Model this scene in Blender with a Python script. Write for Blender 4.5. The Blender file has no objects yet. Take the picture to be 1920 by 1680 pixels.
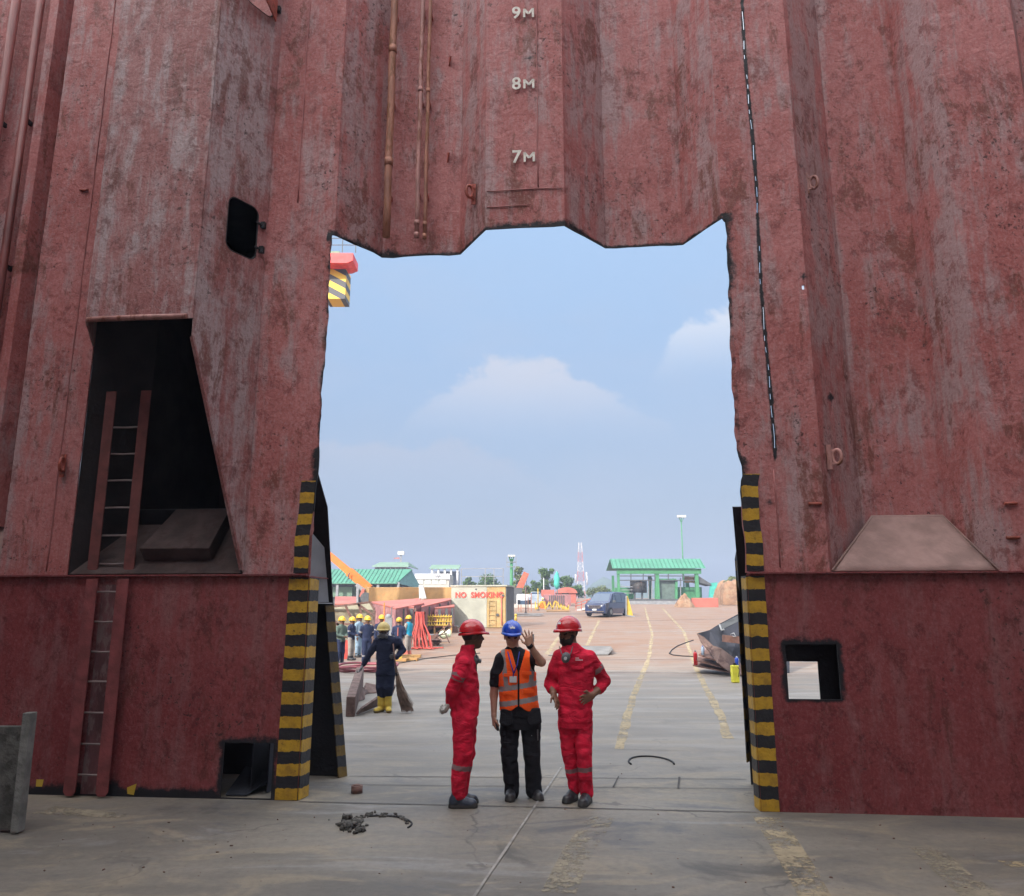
import bpy, bmesh, math, random
import numpy as np
from mathutils import Vector, Matrix, noise as mnoise

random.seed(7)
rng = np.random.default_rng(11)
S = bpy.context.scene
COL = S.collection
R = math.radians

# ------------------------------------------------------------------ camera
F, H = 1450.0, 1.9                       # focal length in photo pixels (1920 wide), eye height
TH = math.atan(300 / F)
cam_d = bpy.data.cameras.new('camera')
cam = bpy.data.objects.new('camera', cam_d)
COL.objects.link(cam)
cam.location = (0, 0, H)
cam.rotation_euler = (math.pi / 2 + TH, 0, 0)
cam_d.sensor_width = 36
cam_d.lens = 36 * F / 1920
cam_d.clip_end = 5000
S.camera = cam

# ------------------------------------------------------------------ light
SUN_EL, SUN_AZ = 31.0, 214.0             # azimuth clockwise from +Y: behind the camera, a little to its left
EXPOSURE = 1.65
a_, e_ = R(SUN_AZ), R(SUN_EL)
to_sun = Vector((math.sin(a_) * math.cos(e_), math.cos(a_) * math.cos(e_), math.sin(e_)))
sun_d = bpy.data.lights.new('sun', 'SUN')
sun_d.energy = 2.1
sun_d.angle = R(0.6)
sun_d.color = (1.0, 0.93, 0.83)
sun = bpy.data.objects.new('sun', sun_d)
COL.objects.link(sun)
sun.rotation_euler = to_sun.to_track_quat('Z', 'Y').to_euler()

S.view_settings.view_transform = 'Standard'
S.view_settings.look = 'None'
S.view_settings.exposure = EXPOSURE
S.view_settings.gamma = 1
S.render.engine = 'CYCLES'
S.cycles.max_bounces = 8
S.cycles.diffuse_bounces = 4
S.cycles.use_denoising = True
S.cycles.sample_clamp_indirect = 6.0


# ------------------------------------------------------------------ node helpers
def nd(t, typ, ins=None, **props):
    n = t.nodes.new(typ)
    for k, v in props.items():
        setattr(n, k, v)
    for k, v in (ins or {}).items():
        s = n.inputs[k]
        if isinstance(v, bpy.types.NodeSocket):
            t.links.new(v, s)
        else:
            s.default_value = v
    return n


def mixc(t, fac, a, b, bt='MIX'):
    n = nd(t, 'ShaderNodeMix', data_type='RGBA', blend_type=bt)
    for i, v in ((0, fac), (6, a), (7, b)):
        if isinstance(v, bpy.types.NodeSocket):
            t.links.new(v, n.inputs[i])
        else:
            n.inputs[i].default_value = v if i == 0 else (tuple(v) + (1,))[:4]
    return n.outputs[2]


def mth(t, op, a, b=0.0, c=0.0, clamp=False):
    n = nd(t, 'ShaderNodeMath', operation=op, use_clamp=clamp)
    for i, v in enumerate((a, b, c)):
        if isinstance(v, bpy.types.NodeSocket):
            t.links.new(v, n.inputs[i])
        else:
            n.inputs[i].default_value = v
    return n.outputs[0]


def sstep(t, x, lo, hi):
    n = nd(t, 'ShaderNodeMapRange', {'Value': x, 'From Min': lo, 'From Max': hi}, interpolation_type='SMOOTHSTEP')
    return n.outputs['Result']


def noise(t, vec, scale, detail=4.0, rough=0.55, dist=0.0):
    return nd(t, 'ShaderNodeTexNoise', {'Vector': vec, 'Scale': scale, 'Detail': detail, 'Roughness': rough, 'Distortion': dist}).outputs['Fac']


def mapped(t, vec, scale=(1, 1, 1), loc=(0, 0, 0)):
    return nd(t, 'ShaderNodeMapping', {'Vector': vec, 'Scale': scale, 'Location': loc}).outputs[0]


# ------------------------------------------------------------------ sky
world = bpy.data.worlds.new('World')
S.world = world
world.use_nodes = True
wt = world.node_tree
bg = wt.nodes['Background']
sky = nd(wt, 'ShaderNodeTexSky', sky_type='NISHITA', sun_disc=False, sun_elevation=e_, sun_rotation=a_, air_density=1.2, dust_density=3.0)
dirv = nd(wt, 'ShaderNodeTexCoord').outputs['Generated']
sep = nd(wt, 'ShaderNodeSeparateXYZ', {0: dirv})
ramp = nd(wt, 'ShaderNodeValToRGB', {0: sep.outputs['Z']})
els = ramp.color_ramp.elements
for pos, c in ((0.0, (.82, .96, 1.30)), (0.10, (.98, 1.19, 1.66)), (0.30, (1.16, 1.66, 2.46)), (0.48, (1.4, 2.05, 3.0)), (0.72, (8.4, 8.8, 9.4)), (1.0, (11.0, 11.3, 11.8))):
    e = els.new(pos) if pos not in (0.0, 1.0) else els[0 if pos == 0.0 else len(els) - 1]
    e.color = c + (1,)
base = mixc(wt, 0.88, sky.outputs[0], ramp.outputs[0])
# thin bright veil round the sun
dt = nd(wt, 'ShaderNodeVectorMath', {0: dirv, 1: to_sun}, operation='DOT_PRODUCT').outputs['Value']
veil = mth(wt, 'POWER', mth(wt, 'MAXIMUM', dt, 0.0), 3.0)
base = mixc(wt, veil, base, (18.0, 17.4, 16.8))
# cumulus banks above the horizon: billowed tops, bases fading into the haze
w1 = noise(wt, mapped(wt, dirv, (11, 11, 16)), 1.0, 8, .58, .25)
w2 = noise(wt, mapped(wt, dirv, (4, 4, 9), (3, 1, 2)), 1.0, 6, .55, .4)
azn = mth(wt, 'ARCTAN2', sep.outputs['X'], sep.outputs['Y'])


def bank(az, width, top, base_, amp, amt, col, prev):
    g = mth(wt, 'DIVIDE', mth(wt, 'SUBTRACT', azn, R(az)), R(width))
    g = mth(wt, 'SUBTRACT', 1.0, mth(wt, 'MULTIPLY', g, g))
    edge = mth(wt, 'MULTIPLY_ADD', mth(wt, 'SUBTRACT', w1, .5), amp, mth(wt, 'MULTIPLY_ADD', mth(wt, 'SUBTRACT', g, 1.0), (top - base_) * .9, top))
    f = sstep(wt, mth(wt, 'SUBTRACT', edge, sep.outputs['Z']), 0.0, .016)
    f = mth(wt, 'MULTIPLY', f, sstep(wt, sep.outputs['Z'], base_, top))
    f = mth(wt, 'MULTIPLY', f, mth(wt, 'MULTIPLY_ADD', w2, .7, .5), clamp=True)
    return mixc(wt, mth(wt, 'MULTIPLY', f, amt), prev, col)


base = bank(-9.0, 15, .215, .12, .10, .7, (1.8, 1.9, 2.25), base)
base = bank(1.5, 11, .315, .20, .11, 1.0, (2.25, 2.35, 2.7), base)
base = bank(19.0, 9, .385, .27, .12, 1.0, (2.9, 2.95, 3.15), base)
base = mixc(wt, mth(wt, 'MULTIPLY', sstep(wt, w2, .42, .75), .22), base, (1.75, 1.95, 2.4))
wt.links.new(base, bg.inputs[0])
bg.inputs[1].default_value = 0.1

# ------------------------------------------------------------------ photo geometry
c_, s_ = math.cos(TH), math.sin(TH)


def ray(px, py):
    u, v = (px - 960) / F, (840 - py) / F
    return Vector((u, c_ - v * s_, s_ + v * c_))


def at(px, py, Y):                       # point at depth Y that the photo shows at this pixel
    r = ray(px, py)
    k = Y / r.y
    return Vector((r.x * k, Y, H + r.z * k))


def gz(Y):                               # the yard climbs gently beyond 30 m
    t = max(0.0, Y - 27.0)
    return 0.04 * (t - 3.0 * (1 - math.exp(-t / 3.0)))


def gnd(px, py):
    r = ray(px, py)
    Y = 2.0
    while Y < 500:
        if H + r.z * Y / r.y < gz(Y):
            break
        Y += .01 if Y < 40 else .05
    return Vector((r.x * Y / r.y, Y, gz(Y)))


AL = math.atan(.094)
WT, WN, WO = Vector((math.cos(AL), -math.sin(AL), 0)), Vector((math.sin(AL), math.cos(AL), 0)), Vector((0, 8.14, 0))


def W(s, z, d=0.0):                      # bulkhead coordinates: along, up, behind its front plane
    return WO + WT * s + WN * d + Vector((0, 0, z))


# ------------------------------------------------------------------ object helpers
def thing(name, label, cat, loc=(0, 0, 0), group=None):
    o = bpy.data.objects.new(name, None)
    COL.objects.link(o)
    o.location = loc
    o.empty_display_size = .2
    tag(o, label, cat, group)
    return o


def tag(o, label=None, cat=None, group=None, kind=None):
    for k, v in (('label', label), ('category', cat), ('group', group), ('kind', kind)):
        if v:
            o[k] = v
    return o


def wloc(o):
    v = Vector((0, 0, 0))
    while o is not None:
        v += o.location
        o = o.parent
    return v


def new_mesh_obj(name, me, parent=None, loc=None):
    o = bpy.data.objects.new(name, me)
    COL.objects.link(o)
    if parent is not None:
        o.parent = parent
    if loc is not None:
        o.location = Vector(loc) - (wloc(parent) if parent else Vector((0, 0, 0)))
    return o


def dup(root, delta, label=None, group=None):
    c = root.copy()
    COL.objects.link(c)
    c.location = Vector(root.location) + Vector(delta)
    if label:
        c['label'] = label
    if group:
        c['group'] = group
    for ch in root.children:
        k = ch.copy()
        COL.objects.link(k)
        k.parent = c
        for g in ch.children:
            q = g.copy()
            COL.objects.link(q)
            q.parent = k
    return c


class MB:                                # collects shapes in world coordinates, links them as ONE mesh object
    def __init__(self):
        self.v, self.f, self.m, self.sm = [], [], [], []

    def add(self, vs, fs, m=0, smooth=False):
        b = len(self.v)
        self.v += [Vector(p) for p in vs]
        for f in fs:
            self.f.append([b + i for i in f])
            self.m.append(m)
            self.sm.append(smooth)
        return self

    def hexa(self, q, m=0):              # q: 4 bottom + 4 top corners
        return self.add(q, [(0, 3, 2, 1), (4, 5, 6, 7), (0, 1, 5, 4), (1, 2, 6, 5), (2, 3, 7, 6), (3, 0, 4, 7)], m)

    def box(self, c, size, yaw=0.0, m=0, rot=None):
        M3 = rot if rot is not None else Matrix.Rotation(yaw, 3, 'Z')
        sx, sy, sz = size[0] / 2, size[1] / 2, size[2] / 2
        q = [Vector(c) + M3 @ Vector(p) for p in ((-sx, -sy, -sz), (sx, -sy, -sz), (sx, sy, -sz), (-sx, sy, -sz), (-sx, -sy, sz), (sx, -sy, sz), (sx, sy, sz), (-sx, sy, sz))]
        return self.hexa(q, m)

    def bar(self, a, b, w, h=None, m=0, up=(0, 0, 1)):
        a, b = Vector(a), Vector(b)
        h = h or w
        d = (b - a).normalized()
        u = Vector(up)
        if abs(d.dot(u)) > .98:
            u = Vector((0, 1, 0))
        x = d.cross(u).normalized()
        y = x.cross(d)
        q = []
        for p in (a, b):
            q += [p - x * w / 2 - y * h / 2, p + x * w / 2 - y * h / 2, p + x * w / 2 + y * h / 2, p - x * w / 2 + y * h / 2]
        return self.hexa(q, m)

    def tube(self, pts, r, n=8, m=0, caps=True, smooth=True):
        pts = [Vector(p) for p in pts]
        rs = r if isinstance(r, (list, tuple)) else [r] * len(pts)
        vs, prev = [], None
        for i, p in enumerate(pts):
            d = (pts[min(i + 1, len(pts) - 1)] - pts[max(i - 1, 0)]).normalized()
            if prev is None:
                u = Vector((0, 0, 1)) if abs(d.z) < .9 else Vector((1, 0, 0))
                x = d.cross(u).normalized()
            else:
                x = (prev - d * prev.dot(d)).normalized()
            prev = x
            y = d.cross(x)
            for k in range(n):
                t = 2 * math.pi * k / n
                vs.append(p + (x * math.cos(t) + y * math.sin(t)) * rs[i])
        fs = []
        for i in range(len(pts) - 1):
            for k in range(n):
                a, b = i * n + k, i * n + (k + 1) % n
                fs.append((a, b, b + n, a + n))
        self.add(vs, fs, m, smooth)
        if caps:
            self.add(vs[:n], [tuple(reversed(range(n)))], m)
            self.add(vs[-n:], [tuple(range(n))], m)
        return self

    def prism(self, poly, off, m=0):     # poly: world points of one face, off: extrusion vector
        n = len(poly)
        off = Vector(off)
        vs = [Vector(p) for p in poly] + [Vector(p) + off for p in poly]
        fs = [tuple(reversed(range(n))), tuple(range(n, 2 * n))] + [(i, (i + 1) % n, n + (i + 1) % n, n + i) for i in range(n)]
        return self.add(vs, fs, m)

    def ell(self, c, r, m=0, rot=None, n=12, k=8, zlo=-1.0):
        vs, fs = [], []
        M3 = rot if rot is not None else Matrix.Identity(3)
        for j in range(k + 1):
            z = math.sin(math.asin(max(-1, zlo)) + (math.pi / 2 - math.asin(max(-1, zlo))) * j / k)
            q = math.sqrt(max(0, 1 - z * z))
            for i in range(n):
                t = 2 * math.pi * i / n
                vs.append(Vector(c) + M3 @ Vector((r[0] * q * math.cos(t), r[1] * q * math.sin(t), r[2] * z)))
        for j in range(k):
            for i in range(n):
                a, b = j * n + i, j * n + (i + 1) % n
                fs.append((a, b, b + n, a + n))
        return self.add(vs, fs, m, True)

    def build(self, name, mat, parent=None, loc=None, bevel=0.0, solid=0.0):
        if loc is None:
            loc = wloc(parent) if parent is not None else (0, 0, 0)
        loc = Vector(loc)
        me = bpy.data.meshes.new(name)
        me.from_pydata([tuple(p - loc) for p in self.v], [], self.f)
        mats = mat if isinstance(mat, (list, tuple)) else [mat]
        for q in mats:
            me.materials.append(q)
        me.polygons.foreach_set('material_index', self.m)
        me.polygons.foreach_set('use_smooth', self.sm)
        me.update()
        bm = bmesh.new()
        bm.from_mesh(me)
        bmesh.ops.remove_doubles(bm, verts=bm.verts, dist=1e-5)
        bmesh.ops.recalc_face_normals(bm, faces=bm.faces)
        bm.to_mesh(me)
        bm.free()
        o = new_mesh_obj(name, me, parent, loc)
        if bevel:
            b = o.modifiers.new('bevel', 'BEVEL')
            b.width = bevel
            b.segments = 2
            b.limit_method = 'ANGLE'
        if solid:
            b = o.modifiers.new('solid', 'SOLIDIFY')
            b.thickness = solid
            b.offset = 0
        return o


def islands(mb):
    """split a collector into one collector per connected piece"""
    par = list(range(len(mb.v)))

    def find(i):
        while par[i] != i:
            par[i] = par[par[i]]
            i = par[i]
        return i
    seen = {}
    for i, p in enumerate(mb.v):
        k = (round(p.x, 4), round(p.y, 4), round(p.z, 4))
        if k in seen:
            par[find(i)] = find(seen[k])
        seen[k] = i
    for f in mb.f:
        for a in f[1:]:
            par[find(a)] = find(f[0])
    out = {}
    for f, mi, sm in zip(mb.f, mb.m, mb.sm):
        q = out.setdefault(find(f[0]), (MB(), {}))
        idx = []
        for i in f:
            if i not in q[1]:
                q[1][i] = len(q[0].v)
                q[0].v.append(mb.v[i])
            idx.append(q[1][i])
        q[0].f.append(idx)
        q[0].m.append(mi)
        q[0].sm.append(sm)
    return [q[0] for q in out.values()]


def build_each(mb, name, mat, parent, **kw):
    return [p.build(name, mat, parent, **kw) for p in islands(mb)]


# ------------------------------------------------------------------ materials
def newmat(name):
    m = bpy.data.materials.new(name)
    m.use_nodes = True
    t = m.node_tree
    return m, t, t.nodes['Principled BSDF']


def pm(name, col, rough=.6, metal=0.0, var=.22, vs=3.0, bump=0.0, bs=25.0, col2=None, c2lo=.5, c2hi=.62, stretch=(1, 1, 1), coat=0.0):
    m, t, b = newmat(name)
    tc = mapped(t, nd(t, 'ShaderNodeTexCoord').outputs['Object'], stretch)
    n1 = noise(t, tc, vs, 6)
    lo = tuple(x * (1 - var) for x in col)
    hi = tuple(min(.95, x * (1 + var)) for x in col)
    c = mixc(t, sstep(t, n1, .3, .7), lo, hi)
    if col2:
        n2 = noise(t, mapped(t, tc, loc=(5, 3, 1)), vs * 1.7, 8, .65)
        c = mixc(t, sstep(t, n2, c2lo, c2hi), c, col2)
    t.links.new(c, b.inputs['Base Color'])
    b.inputs['Roughness'].default_value = rough
    b.inputs['Metallic'].default_value = metal
    b.inputs['Coat Weight'].default_value = coat
    if bump:
        bn = nd(t, 'ShaderNodeBump', {'Height': noise(t, tc, bs, 5), 'Strength': bump, 'Distance': .02})
        t.links.new(bn.outputs[0], b.inputs['Normal'])
    return m


def wall_material(name, base, red, grey, rust, grey_amt, contrast=1.0):
    m, t, b = newmat(name)
    tc = nd(t, 'ShaderNodeTexCoord').outputs['Object']
    slant = nd(t, 'ShaderNodeAttribute', attribute_name='slant').outputs['Fac']
    burn = nd(t, 'ShaderNodeAttribute', attribute_name='burn').outputs['Fac']
    big = noise(t, tc, .55, 5, .6)
    med = noise(t, mapped(t, tc, (1.6, 1.6, .8)), 1.3, 8, .68, .4)
    strk = noise(t, mapped(t, tc, (5.5, 5.5, .45)), 1.2, 8, .7, .2)
    fine = noise(t, mapped(t, tc, (1, 1, .7)), 9, 8, .75)
    pits = noise(t, tc, 17, 5, .7)
    c = mixc(t, sstep(t, big, .33, .68), base, red)
    c = mixc(t, mth(t, 'MULTIPLY', sstep(t, fine, .42, .72), .35), c, tuple(x * 1.3 for x in base))
    g = mth(t, 'ADD', mth(t, 'MULTIPLY', strk, .55), mth(t, 'MULTIPLY', med, .57))
    g = mth(t, 'ADD', g, mth(t, 'MULTIPLY', slant, .075))
    c = mixc(t, mth(t, 'MULTIPLY', sstep(t, mth(t, 'ADD', g, mth(t, 'MULTIPLY', mth(t, 'SUBTRACT', fine, .5), .16)), .53, .68), grey_amt), c, grey)
    rr = mth(t, 'ADD', mth(t, 'MULTIPLY', noise(t, mapped(t, tc, (2.2, 2.2, .9), (3, 7, 2)), 1.1, 9, .72, .5), .75), mth(t, 'MULTIPLY', fine, .3))
    c = mixc(t, mth(t, 'MULTIPLY', sstep(t, rr, .56, .63), .8), c, rust)
    blot = noise(t, mapped(t, tc, (1, 1, .75), (2, 8, 5)), 4.2, 8, .78, .3)
    c = mixc(t, mth(t, 'MULTIPLY', sstep(t, blot, .52, .62), .68), c, tuple(x * .55 for x in red))
    grain = noise(t, mapped(t, tc, (1, 1, .8)), 34, 6, .8)
    c = mixc(t, mth(t, 'MULTIPLY', sstep(t, grain, .50, .66), .42), c, tuple(x * .5 for x in red))
    c = mixc(t, mth(t, 'MULTIPLY', sstep(t, grain, .50, .34), .30), c, tuple(min(.9, x * 1.35) for x in grey))
    # thin vertical runs and clustered dark pits
    run = noise(t, mapped(t, tc, (26, 26, .6)), 1.0, 4, .6)
    c = mixc(t, mth(t, 'MULTIPLY', sstep(t, run, .60, .78), .30), c, tuple(x * .45 for x in red))
    cl = sstep(t, noise(t, mapped(t, tc, loc=(9, 2, 4)), .9, 3), .44, .62)
    pit = mth(t, 'MULTIPLY', sstep(t, pits, .585, .64), cl)
    c = mixc(t, mth(t, 'MULTIPLY', pit, .8), c, (.035, .018, .016))
    scr = noise(t, mapped(t, tc, (11, 11, 1.3), (4, 4, 8)), 1.4, 9, .8, 1.2)
    c = mixc(t, mth(t, 'MULTIPLY', sstep(t, scr, .655, .70), .5), c, tuple(min(.9, x * 1.5) for x in grey))
    bz = mth(t, 'ADD', burn, mth(t, 'MULTIPLY', mth(t, 'SUBTRACT', noise(t, tc, 6, 7, .75), .5), 1.7))
    bf = mth(t, 'MULTIPLY', sstep(t, bz, .42, .9), sstep(t, burn, .02, .3))
    c = mixc(t, bf, c, (.012, .012, .016))
    t.links.new(c, b.inputs['Base Color'])
    b.inputs['Roughness'].default_value = .62
    b.inputs['Specular IOR Level'].default_value = .35
    hgt = mth(t, 'ADD', mth(t, 'MULTIPLY', noise(t, tc, 5.5, 6, .6, .5), 1.0), mth(t, 'MULTIPLY', noise(t, tc, 28, 6, .7), .24))
    hgt = mth(t, 'SUBTRACT', hgt, mth(t, 'MULTIPLY', pit, .3))
    bn = nd(t, 'ShaderNodeBump', {'Height': hgt, 'Strength': .46 * contrast, 'Distance': .05})
    t.links.new(bn.outputs[0], b.inputs['Normal'])
    return m


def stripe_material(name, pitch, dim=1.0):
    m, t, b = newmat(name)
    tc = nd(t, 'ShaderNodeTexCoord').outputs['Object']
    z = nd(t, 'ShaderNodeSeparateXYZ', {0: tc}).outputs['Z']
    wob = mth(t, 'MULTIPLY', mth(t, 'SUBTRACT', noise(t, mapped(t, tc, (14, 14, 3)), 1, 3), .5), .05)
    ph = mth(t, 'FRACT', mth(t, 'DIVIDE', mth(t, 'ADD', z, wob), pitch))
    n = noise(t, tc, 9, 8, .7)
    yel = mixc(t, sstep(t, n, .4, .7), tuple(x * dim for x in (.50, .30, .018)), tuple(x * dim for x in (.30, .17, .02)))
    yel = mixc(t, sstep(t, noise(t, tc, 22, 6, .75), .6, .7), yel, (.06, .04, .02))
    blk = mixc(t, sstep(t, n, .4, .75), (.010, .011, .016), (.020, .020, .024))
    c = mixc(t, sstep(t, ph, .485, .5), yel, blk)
    t.links.new(c, b.inputs['Base Color'])
    b.inputs['Roughness'].default_value = .55
    bn = nd(t, 'ShaderNodeBump', {'Height': noise(t, tc, 25, 5), 'Strength': .35, 'Distance': .02})
    t.links.new(bn.outputs[0], b.inputs['Normal'])
    return m


def ground_material():
    m, t, b = newmat('yard_ground')
    P = nd(t, 'ShaderNodeNewGeometry').outputs['Position']
    y = nd(t, 'ShaderNodeSeparateXYZ', {0: P}).outputs['Y']
    n1 = noise(t, mapped(t, P, (.35, 1.1, 1)), .9, 8, .62, .3)
    n2 = noise(t, mapped(t, P, (.5, 1.0, 1), (4, 9, 0)), 1.5, 8, .7, .8)
    n3 = noise(t, P, 14, 8, .75)
    n4 = noise(t, mapped(t, P, (.26, 1.2, 1), (1, 3, 0)), 1.1, 8, .68, .6)
    c = mixc(t, sstep(t, n1, .32, .68), (.130, .121, .106), (.225, .203, .170))
    c = mixc(t, mth(t, 'MULTIPLY', sstep(t, n2, .50, .62), .6), c, (.285, .24, .175))
    c = mixc(t, mth(t, 'MULTIPLY', sstep(t, n2, .46, .33), .7), c, (.085, .087, .096))
    c = mixc(t, mth(t, 'MULTIPLY', sstep(t, n4, .56, .66), .5), c, (.27, .265, .26))
    c = mixc(t, mth(t, 'MULTIPLY', sstep(t, n3, .35, .75), .35), c, (.07, .066, .06))
    oil = noise(t, mapped(t, P, (1, 1, 1), (7, 2, 0)), .8, 6, .6, .6)
    c = mixc(t, mth(t, 'MULTIPLY', sstep(t, oil, .60, .70), .6), c, (.055, .052, .05))
    spk = noise(t, P, 45, 3, .6)
    c = mixc(t, mth(t, 'MULTIPLY', sstep(t, spk, .66, .72), .5), c, (.05, .047, .045))
    vor = nd(t, 'ShaderNodeTexVoronoi', {'Vector': nd(t, 'ShaderNodeVectorMath', {0: P, 1: nd(t, 'ShaderNodeTexNoise', {'Vector': P, 'Scale': 1.6, 'Detail': 5.0}).outputs['Color']}, operation='ADD').outputs[0], 'Scale': .33}, feature='DISTANCE_TO_EDGE').outputs['Distance']
    crk = mth(t, 'MULTIPLY', sstep(t, vor, .008, .002), sstep(t, n1, .45, .6))
    c = mixc(t, mth(t, 'MULTIPLY', crk, .55), c, (.05, .047, .044))
    # paler deck between the bulkhead and the yard
    pale = mth(t, 'MULTIPLY', sstep(t, y, 8.0, 12.0), .45)
    c = mixc(t, pale, c, mixc(t, sstep(t, n4, .4, .66), (.235, .212, .188), (.355, .33, .30)))
    # rusty laterite dust farther out
    ed = mth(t, 'ADD', y, mth(t, 'MULTIPLY', mth(t, 'SUBTRACT', n1, .5), 24.0))
    dust = mixc(t, sstep(t, n4, .38, .66), (.215, .115, .066), (.25, .165, .118))
    dust = mixc(t, mth(t, 'MULTIPLY', sstep(t, n2, .47, .62), .6), dust, (.235, .205, .185))
    c = mixc(t, mth(t, 'MULTIPLY', sstep(t, ed, 16.0, 36.0), .95), c, dust)
    t.links.new(c, b.inputs['Base Color'])
    rg = mth(t, 'MULTIPLY_ADD', n2, .25, .48)
    t.links.new(rg, b.inputs['Roughness'])
    b.inputs['Specular IOR Level'].default_value = .3
    bn = nd(t, 'ShaderNodeBump', {'Height': mth(t, 'ADD', n3, mth(t, 'MULTIPLY', n2, 1.5)), 'Strength': .22, 'Distance': .02})
    t.links.new(bn.outputs[0], b.inputs['Normal'])
    return m


def cloth(name, col, var=.16, bump=.45):
    m, t, b = newmat(name)
    tc = nd(t, 'ShaderNodeTexCoord').outputs['Object']
    n1 = noise(t, tc, 6, 6, .6)
    c = mixc(t, sstep(t, n1, .3, .7), tuple(x * (1 - var) for x in col), tuple(min(.95, x * (1 + var)) for x in col))
    t.links.new(c, b.inputs['Base Color'])
    b.inputs['Roughness'].default_value = .85
    b.inputs['Specular IOR Level'].default_value = .2
    h = mth(t, 'ADD', noise(t, mapped(t, tc, (1, 1, 2.2)), 6, 2, .45, 1.8), mth(t, 'MULTIPLY', noise(t, tc, 60, 3), .15))
    bn = nd(t, 'ShaderNodeBump', {'Height': h, 'Strength': bump, 'Distance': .03})
    t.links.new(bn.outputs[0], b.inputs['Normal'])
    return m


def glass(name, col=(.02, .03, .04)):
    m, t, b = newmat(name)
    b.inputs['Base Color'].default_value = col + (1,)
    b.inputs['Roughness'].default_value = .06
    b.inputs['Specular IOR Level'].default_value = .8
    return m


MW = wall_material('faded_red_oxide_steel', (.42, .158, .152), (.33, .092, .085), (.36, .275, .28), (.16, .05, .033), .76)
MS = wall_material('dark_red_stool_paint', (.235, .056, .058), (.18, .030, .034), (.24, .13, .13), (.12, .030, .026), .5, .7)
MT = wall_material('trunk_red_oxide_steel', (.33, .145, .14), (.26, .09, .085), (.37, .295, .30), (.15, .052, .038), .95)
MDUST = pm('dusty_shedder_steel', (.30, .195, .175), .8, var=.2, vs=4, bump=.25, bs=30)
MDUSTD = pm('shaded_dusty_steel', (.055, .036, .034), .9, var=.35, vs=4, bump=.3, bs=25, col2=(.05, .028, .026))  # darkened copy of the dusty steel, trunk shade put into the colour
MDARK = pm('void_shade_steel', (.020, .014, .014), .9, var=.5)  # near black in place of shade inside the added box
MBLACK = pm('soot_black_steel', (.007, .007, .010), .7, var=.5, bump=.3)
MRED = pm('red_painted_steel', (.36, .085, .06), .6, var=.2, vs=6, bump=.3, bs=30, col2=(.2, .05, .03))
MRUNG = pm('worn_rung_steel', (.20, .15, .148), .55, var=.25)
MPIPE = pm('rusty_pipe_steel', (.34, .15, .10), .65, var=.3, vs=7, bump=.4, bs=40, col2=(.22, .09, .04), stretch=(1, 1, .3))
MPIPE2 = pm('pinkish_painted_pipe', (.40, .20, .18), .6, var=.3, vs=7, bump=.3, bs=40, col2=(.22, .08, .05), stretch=(1, 1, .3))
MPIPE3 = pm('dark_red_pipe', (.20, .055, .05), .5, var=.3, vs=5, bump=.3, stretch=(1, 1, .3))
MSTR = stripe_material('hazard_stripes', .232)
MSTR2 = stripe_material('shaded_hazard_stripes', .232, .28)  # same stripes dimmed, shade of the rear edges put into the colour
MWHITE = pm('worn_white_paint', (.72, .70, .64), .7, var=.15, vs=20, col2=(.55, .40, .20), c2lo=.6, c2hi=.7)
MCONC = pm('grey_weathered_steel', (.085, .085, .078), .85, var=.45, vs=5, bump=.6, bs=18, col2=(.045, .042, .038))
MRUST = pm('brown_rusted_steel', (.14, .075, .06), .75, var=.35, vs=4, bump=.5, bs=20, col2=(.11, .05, .035))
MRUST2 = pm('pale_brown_rusted_plate', (.135, .088, .075), .85, var=.35, vs=3, bump=.5, bs=14, col2=(.08, .045, .04))
MSCRAP = pm('dark_scrap_hull_steel', (.020, .022, .032), .85, var=.4, vs=2, bump=.3, bs=10)
MYEL = pm('faded_yellow_line_paint', (.38, .305, .185), .8, var=.15, vs=7)
MYEL2 = pm('dusty_yellow_line_paint', (.27, .235, .17), .8, var=.2, vs=5)
MYSAFE = pm('safety_yellow_paint', (.52, .35, .04), .55, var=.15, vs=3)
MYEL3 = pm('worn_yellow_line_paint', (.31, .255, .165), .8, var=.2, vs=6)
for mt_, lo_, hi_ in ((MYEL, .43, .51), (MYEL2, .47, .54), (MYEL3, .45, .53)):      # worn paint: bare ground shows through
    t_ = mt_.node_tree
    gp = nd(t_, 'ShaderNodeNewGeometry').outputs['Position']
    wn = mth(t_, 'MULTIPLY_ADD', noise(t_, gp, 2.2, 4, .6), .45, mth(t_, 'MULTIPLY', noise(t_, gp, 17, 6, .75), .55))
    t_.links.new(mth(t_, 'MULTIPLY', sstep(t_, wn, lo_, hi_), .85), t_.nodes['Principled BSDF'].inputs['Alpha'])
MSEAM = pm('pale_seam_steel', (.25, .235, .215), .7, var=.3, vs=6)
MSEAMD = pm('dark_seam_gap', (.055, .05, .047), .9, var=.3, vs=3)
MGREEN = pm('green_roof_sheet', (.045, .20, .125), .5, var=.14, vs=.6, stretch=(1, 1, 1))
MGREEN2 = pm('green_painted_steel', (.05, .21, .09), .55, var=.15)
MTEAL = pm('teal_net', (.05, .36, .30), .7, var=.2, vs=2)
MPALEG = pm('pale_green_roof', (.14, .23, .16), .6, var=.12, vs=.5)
MCREAM = pm('cream_wall', (.42, .41, .37), .8, var=.08, vs=.5)
MCREAMB = pm('weathered_cream_steel', (.345, .35, .295), .65, var=.16, vs=.9, col2=(.33, .24, .12), c2lo=.58, c2hi=.7, bump=.2)
MBOXY = pm('yellowed_steel', (.40, .29, .13), .65, var=.2, vs=1.5, col2=(.45, .27, .10))
MOCHRE = pm('ochre_steel', (.38, .22, .08), .65, var=.22, vs=1.2, col2=(.42, .20, .06), c2lo=.56, c2hi=.66)
MORANGE = pm('orange_crane_paint', (.66, .17, .02), .5, var=.1)
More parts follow.
